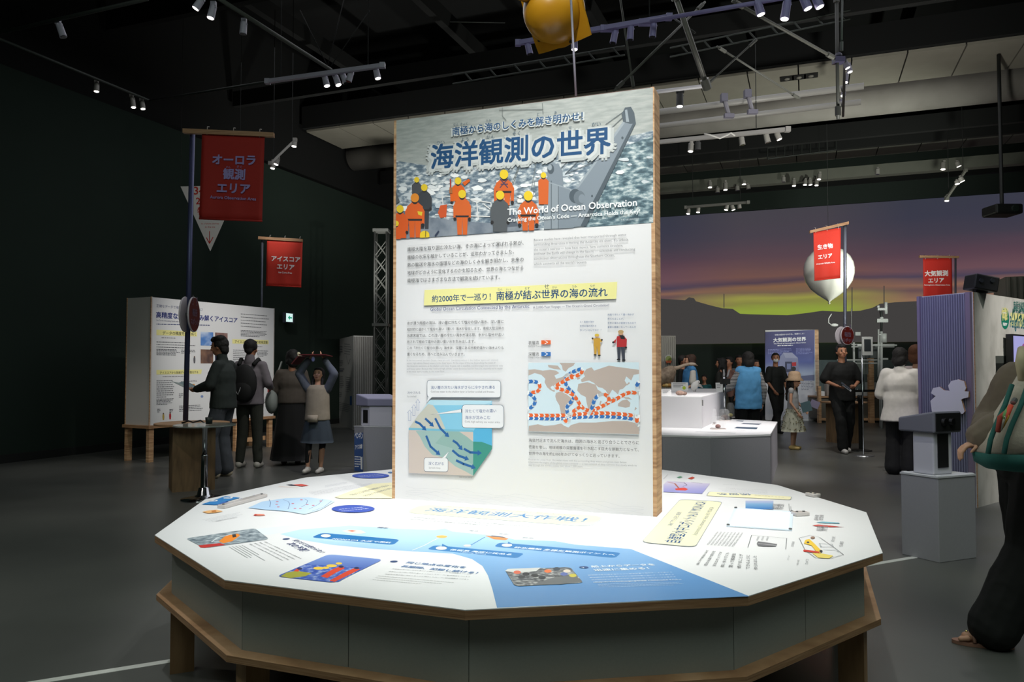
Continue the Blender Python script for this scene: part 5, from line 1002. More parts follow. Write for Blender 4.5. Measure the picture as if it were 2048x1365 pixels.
def rk(col, r, dz=0):
    def f(p, t): m = MB(); m.ell(p+UP*(r*.7), (r, r*.8, r*.7), M(col, .8, bump=.8), 10); m.build('specimen', t)
    return f
glass_dome(1436, 859, .09, .15, 'glass case with red brown shells at the table edge', rk('8a5f58', .035)); glass_dome(1449, 842, .075, .16, 'glass dome over a dark brown rock beside the plinth box', rk('4f3f3a', .055)); glass_dome(1461, 836, .06, .22, 'tall glass dome with a pale yellow specimen', rk('e0cf8a', .04)); glass_dome(1429, 850, .03, .2, 'narrow glass cylinder with a grey specimen', rk('9a9290', .02))
# lamp stand behind the counter
mc = thing('microscope', 'black and silver microscope beside the staff member in the blue vest', 'instrument', V((3.27, 11.3, .6)))
def Gm(x, y): return at_y(1320+x/7.58, 690+y/7.58, 11.35)
pc = Gm(985, 430); m = MB(); m.box((pc.x, 11.35, .62), (.14, .16, .035), BLACK); m.build('base', mc); m = MB(); m.tube([(pc.x, 11.4, .63), (pc.x, 11.4, pc.z)], .022, CHROME, 10); m.build('column', mc, smooth=True)
m = MB(); m.cyl(pc+V((-.03, -.05, .05)), pc+V((-.02, -.02, -.06)), .012, .016, M('9a9a9c', .3), 14); m.cyl(pc+V((.05, -.05, .05)), pc+V((.03, -.02, -.06)), .012, .016, M('9a9a9c', .3), 14); m.build('eyepiece', mc, smooth=True); m = MB(); m.box(pc+V((0, 0, -.12)), (.12, .12, .08), BLACK); m.build('head', mc)
# ================================================================ BLUE ATMOSPHERE PANEL
Ya = 19.6; A1 = at_y(1530.5, 665, Ya+.25); A1.z = 0; B1 = at_y(1629.5, 660, Ya); B1.z = 0; ztp = 1.37+(734.6-660)/F*Ya
ap = thing('info_board', 'tall blue atmosphere observation panel in the distance behind the girl', 'panel', (A1+B1)/2); d = B1-A1; n3 = V((d.y, -d.x, 0)).normalized()
m = MB(); m.frame_box(A1, d, -n3*.12, UP*ztp, LAMG); m.build('panel_core', ap); m = MB(); m.frame_box(B1, d.normalized()*.09, -n3*.12, UP*ztp, WOOD); m.build('side_board', ap)
s = Sheet(ap, A1+n3*.001, n3) ; s.view(5.248, 1310, 640)
s.poly([(1157, 128), (1676, 106), (1676, 640), (1157, 640)], gradmat('print_blue_sky', ['a8b4cc', '5a66a8', '2c3278', '2a2c70'], (0, 0, 1), 1.2, 2.1)); s.poly([(1157, 630), (1676, 630), (1690, 1042), (1157, 1050)], noisemix('print_snow', ['a8aab4', 'c2c2c8', 'd2d2d6'], 2, 3, .5)); s.poly([(1157, 610), (1400, 600), (1560, 588), (1676, 578), (1676, 640), (1157, 640)], M('6d7494', .5))
s.text(1258, 168, 1565, 152, '空気の成分からわかる、地球のこと！', WHT, bold=.02); s.text(1243, 236, 1585, 222, '大気観測の世界', WHT, bold=.04); s.text(1245, 262, 1583, 250, 'The World of Atmospheric Observation', WHT, bold=.02); s.greek(1285, 272, 1535, 266, 0, 0, 1, .02, WHT); s.greek(1185, 315, 1455, 302, 0, 14, 4, .014, M('8a90c8', .5)); s.greek(1480, 302, 1655, 298, 0, 14, 5, .014, M('8a90c8', .5))
s.poly([(1305, 600), (1305, 400), (1345, 345), (1440, 345), (1500, 400), (1515, 590)], M('8c90b0', .5)); s.poly([(1345, 345), (1440, 345), (1500, 405), (1370, 400)], M('a4a6c0', .5)); s.poly([(1365, 440), (1440, 440), (1440, 550), (1365, 550)], M('3c405c', .5)); s.poly([(1385, 460), (1425, 460), (1425, 520), (1385, 520)], M('8088b0', .5)); s.poly([(1435, 450), (1482, 445), (1482, 485), (1440, 488)], M('c02c34', .5)); s.disc(1455, 515, 25, 25, M('2a2c30', .5))
s.text(1285, 690, 1400, 688, 'オゾンホール', M('3c7c8c', .5), bold=.02); s.text(1285, 720, 1400, 716, '南極の空', M('3c8c5c', .5)); s.greek(1535, 655, 1668, 650, 0, 16, 6, .016, M('6c7080', .5)); s.poly([(1600, 890), (1615, 870), (1640, 875), (1645, 900), (1620, 920)], M('a8a8b4', .5))
s.end('poster_print', 'printed blue sky poster titled 大気観測の世界')
# left grey corrugated partition seen behind the specimen table
p0, p1 = at_y(1320, 700, 15.9), at_y(1352, 700, 15.9); cp = thing('corrugated_partition', 'grey corrugated partition with a round logo behind the specimen table', 'partition', V((p1.x, 15.9, 0)))
m = MB(); m.frame_box(V((p0.x-.6, 15.92, 0)), V((p1.x-p0.x+.6, 0, 0)), V((0, .1, 0)), UP*2.02, M('8a8880', .6)); m.build('partition_body', cp); corrug(cp, V((p0.x-.6, 15.92, 0)), V((p1.x, 15.92, 0)), 0.02, 2.0, M('96948c', .6), 22, .02)
s = Sheet(cp, (0, 15.88, 0), (0, -1, 0)); s.z = (7.58, 1320, 690); s.disc(130, 215, 55, 66, M('9a9c98', .5)); s.disc(130, 222, 48, 55, M('6c7a2c', .5)); s.poly([(85, 240), (180, 240), (160, 285), (130, 270), (100, 285)], M('b0542c', .5)); s.end('logo', 'round green and orange logo')
# ================================================================ BALLOON
bc = at_y(1657.5, 541, 15.6); R0 = 48/F*15.6; bl = thing('balloon', 'large pearly white weather balloon with a pointed lower end', 'balloon', at_y(1658, 606, 15.6))
m = MB(); prof = [(.012, -1.36*R0), (.02, -1.31*R0), (.14*R0, -1.24*R0), (.44*R0, -1.03*R0), (.72*R0, -.78*R0), (.91*R0, -.48*R0), (.99*R0, -.18*R0), (R0, .05*R0), (.96*R0, .3*R0), (.84*R0, .56*R0), (.62*R0, .8*R0), (.34*R0, .95*R0), (.02, R0)]
m.lathe(prof, bc, M('c9c9c0', .22, coat=.6), 40); m.build('balloon_skin', bl, smooth=True); m = MB(); m.cyl(bc-UP*1.36*R0, bc-UP*1.42*R0, .03, .012, M('b9b4a8', .5), 10); m.build('knot', bl)
m = MB(); m.tube([bc+UP*R0*.98, bc+UP*3.02], .004, M('2a2c2c', .8), 6); m.build('wire', bl)
# ================================================================ PURPLE PARTITION with white side (right)
k0 = at_z(1952, 1016); zt_ = 2.0
rl = ray(1844, 592); tl_ = k0; 
PA = V((k0.x, k0.y, 0)); zt_ = 1.37+(734.6-587)/F*PA.y*1.02
PB_ = EYE + ray(1843.5, 593.5)*((zt_-EYE.z)/ray(1843.5, 593.5).z); PB_.z = 0
PC_ = EYE + ray(2075, 604)*((zt_-EYE.z)/ray(2075, 604).z); PC_.z = 0; PD_ = PB_+(PC_-PA)
pp_ = thing('exhibit_partition', 'tall partition with purple corrugated face and white side at the right', 'partition', PA)
m = MB(); m.prism([(PA.x, PA.y), (PC_.x, PC_.y), (PD_.x, PD_.y), (PB_.x, PB_.y)], 0, zt_, M('c6c4c0', .6)); m.build('partition_body', pp_)
LAV = M('9291a8', .55); m = MB(); m.frame_box(PB_+(PA-PB_).normalized()*.0, (PA-PB_), V(((PA-PB_).y, -(PA-PB_).x, 0)).normalized()*(.004 if V(((PA-PB_).y, -(PA-PB_).x, 0)).dot(EYE-PA) > 0 else -.004), UP*(zt_-.01), M('4c4b60', .7)); m.build('groove_shade', pp_)  # dark sheet behind the ribs paints shade into the corrugation gaps
corrug(pp_, PB_, PA-(PA-PB_).normalized()*.05, 0.0, zt_-.01, LAV, 19, .03)
dp = (PA-PB_).normalized(); npp = V((dp.y, -dp.x, 0)); npp = npp if npp.dot(EYE-PA) > 0 else -npp
m = MB(); m.frame_box(PB_-dp*.03, dp*.03, npp*.04, UP*zt_, M('8f84a0', .6)); m.build('edge_strip', pp_); m = MB(); m.frame_box(PA-dp*.05, dp*.05, npp*.03, UP*zt_, M('8a7c90', .6)); m.build('edge_strip', pp_)
dq = (PC_-PA).normalized(); nq = V((dq.y, -dq.x, 0)); nq = nq if nq.dot(EYE-PA) > 0 else -nq
m = MB(); m.frame_box(PA+nq*.001, dq*2.2, nq*.012, UP*zt_, noisemix('speckled_board', ['b2b0aa', 'cac8c2', 'd2d0ca'], 5, 6, .6, (1, 1, .6))); m.build('side_board', pp_)
m = MB(); m.frame_box(PA+nq*.012-dq*.004, dq*.016, nq*.004, UP*zt_, WOOD); m.build('edge_strip', pp_)
s = Sheet(pp_, PA+nq*.014, nq) ; s.view(6.828, 1920, 560)
TEAL = M('148068', .5); s.disc(617, 530, 54, 145, TEAL, 28); s.text(575, 555, 655, 548, '体験！', M('e8e090', .5), bold=.05, hs=2.0); s.greek(580, 450, 640, 455, 0, 0, 1, .012, WHT); s.greek(585, 590, 650, 600, 0, 14, 3, .01, WHT)
s.poly([(690, 448), (900, 470), (900, 650), (690, 625)], PY); s.text(712, 590, 1060, 630, 'ペンギンセンサー', M('1c5e58', .5), bold=.04, hs=2.3); s.text(735, 428, 1030, 455, '南極地球環境センサー', M('3d7a70', .5), bold=.02, hs=1.8); s.text(685, 694, 1040, 735, 'Penguin Sensor Data', M('2c7080', .5), bold=.03, hs=1.8); s.greek(735, 352, 880, 378, 0, 0, 1, .01, GREY)
s.poly([(485, 1040), (1000, 1035), (1000, 1135), (488, 1140)], M('4c504c', .5)); s.poly([(488, 1140), (1000, 1135), (1000, 1500), (492, 1500)], M('181c1a', .5)); s.end('poster_print', 'green and yellow headline with dark picture block')
tvq = on_plane(2048, 700, PA+nq*.1, nq); tv = thing('monitor', 'lit lilac monitor screen mounted on the white side of the partition', 'monitor', tvq)
P_ = lambda x, y: on_plane(1920+x/6.828, 560+y/6.828, PA+nq*.10, nq); a0 = P_(712, 740); a1 = P_(716, 1160); a2 = a0+dq*.9
m = MB(); m.frame_box(V((a0.x, a0.y, a1.z)), dq*.9, -nq*.06, UP*(a0.z-a1.z), BLACK); m.build('screen_case', tv); m = MB(); m.frame_box(V((a0.x, a0.y, a1.z+.012))+dq*.03, dq*.84, nq*.002, UP*(a0.z-a1.z-.03), EM('aaa8e0', .9)); m.build('screen', tv)
s = Sheet(tv, a0+nq*.003, nq); s.view(6.828, 1920, 560); s.disc(880, 915, 33, 45, EM('a05890', .8), 20); s.end('screen_picture')
# cut-out sign board on the purple face (drawing left out)
P_ = lambda x, y: on_plane(1720+x/2.134, 500+y/2.134, PB_+npp*.045, npp)
outl = [(312, 690), (306, 645), (328, 625), (308, 612), (318, 590), (345, 585), (365, 600), (388, 602), (382, 580), (395, 560), (425, 553), (450, 562), (458, 590), (452, 604), (470, 605), (468, 630), (445, 635), (438, 640), (452, 690), (445, 700), (330, 700)]
m = MB(); vs = [P_(*p) for p in outl]; n = len(vs); 
m.add([p+npp*.02 for p in vs], [tuple(range(n))], M('f0ecf4', .6)); m.add(vs, [tuple(range(n-1, -1, -1))], WOODH); m.add(vs+[p+npp*.02 for p in vs], [(i, (i+1) % n, n+(i+1) % n, n+i) for i in range(n)], WOODH)
m.build('cutout_board', label='pale cloud-shaped cutout board fixed to the purple corrugated face', cat='board')
# stage light / projector on the partition top, corrugated box beyond
sl = thing('floodlight', 'black tilted floodlight on top of the purple partition', 'light', PA+UP*zt_); cc = at_y(1962, 568, PA.y+.12); Rr = Matrix.Rotation(.18, 3, 'Y')
m = MB(); m.box(cc, (.24, .2, .15), M('0d0f0e', .5), Rr); m.build('lamp_case', sl, bevel=.012); m = MB(); m.frame_box(V((cc.x-.07, cc.y-.03, zt_)), V((.12, 0, 0)), V((0, .06, 0)), UP*(cc.z-zt_-.06), BLACK); m.build('bracket', sl)
for t in (-.06, 0.05): m = MB(); p = cc+V((t, -.101, .02)); m.cyl(p, p-V((0, .01, 0)), .022, .02, M('2a2d2c', .3), 14); m.build('knob', sl)
bxp = at_y(2012, 600, 11.5); m = MB(); m.frame_box(V((bxp.x, 11.5, 0)), E1*1.6, E2*.8, UP*(1.37+(734-553)/F*11.5), M('5a584e', .7)); r_ = thing('far_partition', 'dark corrugated partition rising behind the white partition side at the right edge', 'partition', (bxp.x, 11.5, 0)); m.build('partition_body', r_)
corrug(r_, V((bxp.x, 11.5, 0)), V((bxp.x, 11.5, 0))+E1*1.6, 0, 1.37+(734-553)/F*11.5-.01, M('625f54', .7), 20, .03)
# hanging projector
pj = thing('projector', 'black projector hanging from a pole in front of the sunset projection', 'projector', at_y(2004, 436, 13)); c = at_y(2004, 422, 13)
m = MB(); m.box(c, (.46, .42, .17), M('0a0d0b', .5)); m.build('projector_body', pj, bevel=.03); m = MB(); m.cyl(c+V((.08, -.21, .0)), c+V((.08, -.25, 0)), .06, .055, M('1a221e', .2), 20); m.build('lens', pj); m = MB(); m.tube([c+UP*.08, c+UP*2.7], .03, M('101311', .5), 10); m.build('pole', pj)
# ================================================================ DISTANT COUNTERS, INSTRUMENTS, BARRIER
Yc = 19.0; p0 = at_y(1634, 790, Yc); p1 = at_y(1850, 790, Yc)
ct = thing('display_counter', 'long wooden glass display counter in the distance behind the man in black', 'counter', V(((p0.x+p1.x)/2, Yc, 0)))
zc_ = 1.37-(793-734.6)/F*Yc
m = MB(); m.frame_box(V((p0.x, Yc, zc_-.04)), V((p1.x-p0.x, 0, 0)), V((0, .6, 0)), UP*.04, WOODH); m.build('counter_top', ct); m = MB(); m.frame_box(V((p0.x, Yc+.02, .1)), V((p1.x-p0.x, 0, 0)), V((0, .5, 0)), UP*(zc_-.16), M('5d584e', .6)); m.build('counter_body', ct); m = MB(); m.frame_box(V((p0.x, Yc-.02, .05)), V((p1.x-p0.x, 0, 0)), V((0, .04, 0)), UP*.06, WOOD); m.build('foot_rail', ct)
m = MB(); m.frame_box(V((p0.x+.05, Yc+.3, zc_)), V((p1.x-p0.x-.1, 0, 0)), V((0, .02, 0)), UP*.9, M('9fb0ae', .05, alpha=.14)); m.build('glass_pane', ct)
for px in (1638, 1742):
    q = at_y(px, 790, Yc-.1); m = MB(); m.box((q.x, q.y, .95 if px > 1700 else .45), (.12, .1, 1.9) if px > 1700 else (.07, .1, .9), WOOD); m.build('wooden_post', ct)
for px, w_, h_, c1 in ((1640, .18, .12, 'd8d8d6'), (1655, .1, .3, '8a8078'), (1668, .2, .1, 'c8cac8'), (1715, .5, .12, 'd0d2d0'), (1745, .3, .34, 'aeb4b4'), (1780, .35, .14, 'c4c6c4')):
    q = at_y(px, 790, Yc+.18); g_ = thing('instrument', '%s instrument %s' % (dict(d8d8d6='small white', c8cac8='flat pale', d0d2d0='wide white', aeb4b4='tall grey', c4c6c4='low grey')[c1] if c1 != '8a8078' else 'narrow brown', 'on the distant wooden counter, ' + {1640: 'at its left end', 1655: 'next to the left post', 1668: 'behind the man in black', 1715: 'right of the man in black', 1745: 'beside the wooden post', 1780: 'behind the woman in white'}[px]), 'instrument', V((q.x, Yc+.18, zc_)))
    m = MB(); m.box((q.x, Yc+.18, zc_+h_/2), (w_, .16, h_), M(c1, .5)); m.build('case', g_, bevel=.01); m = MB(); m.cyl((q.x, Yc+.18, zc_+h_), (q.x, Yc+.18, zc_+h_+.06), .03, .02, STEEL, 10); m.build('knob', g_)
# weather mast
Yw = 17.2; Q = lambda x, y: at_y(1630+x/4.548, 560+y/4.548, Yw); b0 = Q(600, 480); wm = thing('weather_mast', 'white weather station mast with sensors beside the woman in white', 'instrument mast', V((b0.x, Yw, 0)))
WM = M('b4b8b6', .4); DK = M('2c302f', .5)
m = MB(); m.tube([V((b0.x-.02, Yw, 0)), Q(603, 470)], .03, WM, 10); m.tube([Q(575, 880), Q(578, 450)], .02, WM, 8); m.build('mast', wm, smooth=True)
m = MB(); m.tube([Q(603, 470), Q(608, 350), Q(600, 285)], [.022, .03, .035], DK, 10); m.build('sensor_stem', wm, smooth=True)
for x0, x1, y, t in ((560, 660, 372, .08), (565, 640, 268, .05), (380, 740, 595, .03), (590, 660, 720, .04), (570, 640, 500, .02)): a0, a1 = Q(x0, y), Q(x1, y); m = MB(); m.box((a0+a1)/2, (a1.x-a0.x, .06, t), WM); m.build('cross_arm', wm)
for x, y, r, h in ((623, 530, .07, .2), (645, 258, .035, .26), (605, 350, .04, .05), (575, 245, .03, .05)): p = Q(x, y); m = MB(); m.cyl(p-UP*h/2, p+UP*h/2, r, r, WM, 12); m.build('sensor', wm, smooth=True)
# pale shelter frame and panels
sf = thing('observation_frame', 'white aluminium frame with grey panels behind the info stand', 'frame', V((Q(450, 700).x, Yw+.6, 0)))
Q2 = lambda x, y: at_y(1630+x/4.548, 560+y/4.548, Yw+.6)
for x in (352, 585): a0 = Q2(x, 570); m = MB(); m.tube([V((a0.x, a0.y, 0)), a0], .025, WM, 8); m.build('upright', sf)
for y in (590, 610, 730, 760): a0, a1 = Q2(330 if y < 700 else 200, y), Q2(720 if y < 700 else 600, y); m = MB(); m.tube([a0, a1], .018, WM, 8); m.build('rail', sf)
for x0, y0, x1, y1, c1 in ((395, 600, 580, 715, '4c5252'), (600, 850, 640, 1000, '3f4442'), (380, 740, 480, 860, '565c58'), (365, 476, 412, 508, 'a8acaa')): a0, a1 = Q2(x0, y1), Q2(x1, y0); m = MB(); m.box((a0+a1)/2, (a1.x-a0.x, .03, a1.z-a0.z), M(c1, .4)); m.build('panel', sf)
# goose-neck lamp
gl = thing('gooseneck_lamp', 'small white gooseneck lamp left of the round signs', 'lamp', Q(150, 310)); m = MB(); m.tube([Q(150, 310), Q(125, 350), Q(122, 390), Q(150, 412)], .012, M('d4d6d4', .4), 8); m.build('neck', gl, smooth=True); p = Q(175, 412); m = MB(); m.ell(p, (.09, .05, .04), M('d8dad8', .4)); m.build('head', gl, smooth=True)
m = MB(); m.tube([Q(330, 260), Q(332, 590)], .008, M('6a6c6a', .5), 6); m.build('thin_rod', label='thin grey antenna rod right of the round signs', cat='rod')
# info stand with a framed notice
Yi = 11.9; p = at_y(1727, 898, Yi); isd = thing('notice_stand', 'framed notice on a thin steel pole right of the man in black', 'stand', V((p.x, Yi, 0)))
m = MB(); m.lathe([(.16, 0), (.15, .012), (.02, .02)], (p.x, Yi, 0), STEEL, 24); m.build('foot', isd); t = at_y(1727, 700, Yi); m = MB(); m.tube([(p.x, Yi, .01), (p.x, Yi, t.z)], .011, CHROME, 8); m.build('pole', isd, smooth=True)
a0, a1 = at_y(1723, 711, Yi), at_y(1743.5, 674, Yi); m = MB(); m.frame_box(V((a0.x, Yi-.03, a0.z)), V((a1.x-a0.x, 0, 0)), V((0, .02, 0)), UP*(a1.z-a0.z), M('a8aaa8', .4)); m.build('frame', isd)
m = MB(); m.frame_box(V((a0.x+.03, Yi-.034, a0.z+.06)), V((a1.x-a0.x-.06, 0, 0)), V((0, .004, 0)), UP*(a1.z-a0.z-.1), M('20262a', .4)); m.build('notice', isd)
# belt barrier
Yq = 12.4; p = at_z(1722, 902); sb = thing('belt_post', 'black belt barrier post right of the man in black', 'barrier post', p)
m = MB(); m.lathe([(.17, 0), (.165, .012), (.03, .03)], p, M('101210', .5), 28); m.build('base', sb); zt3 = 1.37-(793-734.6)/F*p.y
m = MB(); m.cyl(p+UP*.02, p+UP*zt3, .033, .033, M('121412', .4), 16); m.build('post', sb, smooth=False); m = MB(); m.lathe([(.04, -.09), (.045, -.08), (.045, .01), (.03, .02)], p+UP*zt3, M('101210', .4), 18); m.build('belt_head', sb, smooth=True)
e0 = p+UP*(zt3-.0); e1_ = at_y(1790, 781, p.y+.6); m = MB(); m.frame_box(V((e0.x-.3, e0.y, e1_.z-.02)), V((e1_.x-e0.x+.3, .6, 0)), V((0, .004, 0)), UP*.04, M('0c0e0c', .7)); m.build('belt', sb)
# ================================================================ CEILING TRACKS AND SPOTLIGHTS
LENS = EM('fff6ea', 9.0, False); LOFF = M('2a2a2e', .2); FW = M('a7a5b4', .45); FG = M('8b8983', .45); FPLIT = M('8d86b8', .45); FB = M('121413', .5)  # purple tint of the track fittings is coloured light put into the base colour
ORD = ['first', 'second', 'third', 'fourth', 'fifth', 'sixth', 'seventh', 'eighth', 'ninth', 'tenth', 'eleventh', 'twelfth', 'thirteenth', 'fourteenth', 'fifteenth', 'sixteenth']
def hit_z(px, py, z): return at_z(px, py, z)
def pipe(p, q, z0, z1, r, mat, name, label, n=10):
    a, b = at_z(*p, z0), at_z(*q, z1); m = MB(); m.tube([a, b], r, mat, n); return m.build(name, label=label, cat='pipe' if name != 'light_track' else 'track', smooth=True)
def track(p, q, z0, z1, mat, label, w_=.045):
    a, b = at_z(*p, z0), at_z(*q, z1); root = thing('light_track', label, 'track', a); d = b-a; dn_ = d.normalized(); s_ = UP.cross(dn_).normalized()
    m = MB(); m.frame_box(a-s_*w_/2-UP*w_/2, d, s_*w_, UP*w_, mat); m.build('rail', root)
    for e in (a, b): m = MB(); m.box(e, (w_*1.3,)*3, mat); m.build('end_cap', root)
    for t in (.12, .88): p_ = a.lerp(b, t); m = MB(); m.tube([p_, p_+UP*2.4], .006, M('101211', .9), 6); m.build('suspension_wire', root)
    return a, b
def fixture(mount, lens, Y, on, mat, rad, label, group=None, tilt=.5, box=False):
    a = at_y(*mount, Y); b = at_y(*lens, Y); L = (b-a).length; r = thing('track_spotlight', label, 'spotlight', a, 0, group)
    dirv = (b-a); dirv.y -= L*tilt; dirv.normalize(); piv = a.lerp(b, .35); h0 = piv-dirv*L*.18; h1 = b
    m = MB(); m.box(a-UP*.008, (.11 if box else .05, .035, .045), mat); m.build('adapter', r)
    m = MB(); m.tube([a, piv+V((rad*.9, 0, 0))], .011, mat, 6); m.build('arm', r)
    m = MB(); m.cyl(h0, h1, rad*.92, rad, mat, 16); hs = m.build('housing', r, smooth=False)
    d = (h1-h0).normalized(); m = MB()
    if on: m.cyl(h1+d*.001, h1+d*.004, rad*.84, rad*.80, LENS, 16); m.build('lit_lens', hs)
    else: m.cyl(h1+d*.001, h1+d*.004, rad*.84, rad*.80, LOFF, 16); m.build('lens', hs)
    return r
def Yat(px, py, z): return at_z(px, py, z).y
def row(items, z, mat, rad, desc, group, word='pale', zslope=0):
    for i, it in enumerate(items):
        mx, my, lx, ly, on = it[:5]; Y = Yat(mx, my, z)
        fixture((mx, my), (lx, ly), Y, on, it[6] if len(it) > 6 else mat, rad, '%s %s spotlight from the left on %s' % (ORD[i], ('lit ' if on else 'unlit ')+word, desc) if len(items) > 1 else '%s spotlight on %s' % (('lit ' if on else 'unlit ')+word, desc), group, it[5] if len(it) > 5 else (.5 if on else 0))
ZR = 4.75
track((535, 163), (765, 131), ZR, ZR, FW, 'white light track at the upper left ending above the main panel')
row([(648, 150, 654, 172, 1), (669, 148, 677, 170, 1), (684, 146, 692, 166, 0), (703, 143, 697, 163, 0), (751, 136, 756, 157, 1, .2)], ZR, FW, .036, 'the white upper left track', 'spotlights on the white upper left track')
pipe((395, -30), (662, 140), 4.95, 4.85, .022, M('3a4038', .6), 'ceiling_pipe', 'grey green pipe running down to the white upper left track')
row([(404, -4, 391, 17, 1), (427, 6, 421, 36, 1), (488, 40, 486, 68, 0)], 4.9, FW, .036, 'the grey green pipe at the top left', 'spotlights on the grey green pipe')
pipe((-40, 62), (300, 202), 5.35, 5.35, .02, M('222a24', .6), 'ceiling_pipe', 'dark pipe sloping along the left wall')
row([(193, 163, 193, 183, 1, .3), (263, 191, 267, 215, 1), (283, 199, 286, 218, 1)], 5.35, FG, .036, 'the dark pipe along the left wall', 'spotlights on the dark pipe along the left wall')
pipe((297, 202), (540, 163), 5.35, 4.8, .016, M('1a211c', .6), 'ceiling_pipe', 'thin dark pipe between the left wall pipe and the white track')
pipe((-30, 72), (295, -2), 5.0, 5.0, .02, M('1a211c', .6), 'ceiling_pipe', 'dark pipe across the top left corner')
fixture((116, 43), (127, 74), Yat(116, 43, 5.0), 0, FW, .036, 'unlit pale spotlight alone at the far top left', tilt=0)
# receding rail right of the aurora banner
track((590, 280), (541, 327), 5.0, 4.55, FG, 'short receding track between the aurora banner and the main panel')
row([(589, 283, 588, 293, 1, .8), (556, 315, 552, 329, 1, .8), (547, 321, 545, 337, 1, .6)], 4.7, FG, .04, 'the short track beside the aurora banner', 'spotlights beside the aurora banner')
# purple-lit track behind the float
track((1036, 86), (1338, 34), ZR, ZR, FPLIT, 'purple-lit light track behind the yellow float')
row([(1054, 84, 1060, 108, 0), (1085, 79, 1085, 100, 1, .3), (1149, 74, 1149, 99, 1, .3), (1232, 56, 1226, 86, 0), (1262, 48, 1260, 80, 0), (1308, 42, 1305, 74, 0)], ZR, FPLIT, .034, 'the purple track behind the yellow float', 'spotlights on the purple track', 'purple')
for px, py in ((1215, 57), (1292, 45)): a = at_y(px, py, Yat(px, py, ZR)); m = MB(); m.box(a, (.14, .06, .055), FPLIT); m.build('track_driver', label='purple driver box hanging on the track, %s' % ('left one near the float' if px < 1250 else 'right one near its end'), cat='driver box')
# top right rail
pipe((1300, 42), (1660, -20), 4.7, 4.7, .02, FPLIT, 'light_track', 'purple rail continuing to the top right')
row([(1515, 4, 1522, 29, 1, .2), (1576, -4, 1569, 38, 1, .2), (1606, -10, 1616, 17, 1), (1630, -12, 1640, 14, 1)], 4.7, FPLIT, .04, 'the top right rail', 'spotlights on the top right rail', 'purple')
# big struts and bracing rods
ROD = M('55564f', .6); RODD = M('2e302c', .6)
def rod(p, q, Y0, Y1, r, mat, label, name='brace_rod', cat='rod', joints=True):
    a, b = at_y(*p, Y0), at_y(*q, Y1); root = thing(name, label, cat, a); m = MB(); m.tube([a, b], r, mat, 10); m.build('shaft', root, smooth=True)
    if joints:
        for t in (.06, .94): c = a.lerp(b, t); d = (b-a).normalized(); m = MB(); m.cyl(c-d*.06, c+d*.06, r*1.7, r*1.7, mat, 10); m.build('coupling', root)
rod((1345, -25), (1416, 180), 8.4, 9.0, .032, M('8b8a82', .4, .3), 'thick grey tube slanting down at the top right of the panel', 'scaffold_tube', 'tube')
rod((1235, -40), (1267, 176), 8.5, 8.5, .012, ROD, 'thin pale rod behind the purple track, dropping to the panel top')
rod((1410, 4), (1228, 182), 9.0, 8.2, .014, ROD, 'thin rod rising from the panel top towards the upper right')
rod((1465, 2), (1672, 118), 9.0, 10.0, .02, ROD, 'long rod slanting down to the dark hub near the spotlight cluster')
rod((1434, 93), (1600, 198), 10, 11, .014, ROD, 'thin rod of the cross bracing falling to the right')
rod((1512, 80), (1418, 166), 10, 10.4, .012, RODD, 'thin rod of the cross bracing falling to the left')
rod((1335, 28), (1390, 66), 9.2, 9.0, .012, RODD, 'short rod crossing behind the thick grey tube', joints=False)
rod((1673, -20), (1676, 238), 10, 10, .022, RODD, 'dark vertical pole right of the long slanting rod')
rod((1685, -20), (1683, 100), 10, 10, .012, M('28332c', .5), 'thin dark drop cable above the spotlight cluster', 'drop_cable', 'cable')
rod((655, 132), (690, -10), 8.8, 8.8, .005, M('141614', .9), 'faint suspension wire left of the upper left track', joints=False); rod((655, 132), (600, 20), 8.8, 8.8, .005, M('141614', .9), 'faint slanting wire above the upper left track', joints=False); rod((662, 132), (740, 20), 8.8, 8.8, .005, M('141614', .9), 'faint wire slanting right above the upper left track', joints=False)
rod((900, 44), (1010, 46), 8.0, 8.0, .004, ROD, 'thin horizontal wire left of the yellow float', joints=False)
# lattice catwalk seen faintly behind
for (x0, y0, x1, y1, lab, n) in ((905, 150, 1250, 92, 'faint dark lattice girder behind the yellow float', 7), (1340, 96, 1700, 20, 'faint dark lattice girder behind the cross bracing', 8)):
    g = thing('lattice_girder', lab, 'girder', at_y(x0, y0, 11)); GD = M('121914', .8)
    for o_ in (0, 18): m = MB(); m.tube([at_y(x0, y0+o_, 11), at_y(x1, y1+o_, 11)], .012, GD, 6); m.build('chord', g)
    for i in range(n): t = (i+.5)/n; xa = x0+(x1-x0)*t; ya = y0+(y1-y0)*t; m = MB(); m.tube([at_y(xa, ya, 11), at_y(xa+14, ya+16, 11)], .014, GD, 6); m.build('web_bar', g)
# hub and spotlight cluster
h = at_y(1677, 121, 10.0); hb = thing('rig_hub', 'dark purple rigging hub at the top of the spotlight cluster', 'hub', h); m = MB(); m.box(h, (.13, .12, .07), M('33324a', .5)); m.build('hub_plate', hb); m = MB(); m.ell(h+UP*.06, .05, M('2c2c40', .5), 10); m.build('clamp', hb)
for i, (mx, my, lx, ly, t_) in enumerate(((1688, 119, 1695.5, 136, .5), (1697, 128, 1700, 144, .8), (1693, 148, 1691, 165, .8), (1690, 170, 1688.5, 178, 1.2), (1688, 184, 1686, 192, 1.2), (1683, 200, 1675.5, 213, .7))):
    fixture((mx, my), (lx, ly), 10.2+.45*i, 1, M('55535f', .5), .038, '%s lit grey spotlight from the top of the hanging cluster' % ORD[i], 'spotlights of the hanging cluster', t_)
m = MB(); m.tube([at_y(1690, 118, 10.1), at_y(1686, 232, 12.6)], .02, FB, 8); m.build('light_track', label='dark receding track carrying the hanging spotlight cluster', cat='track')
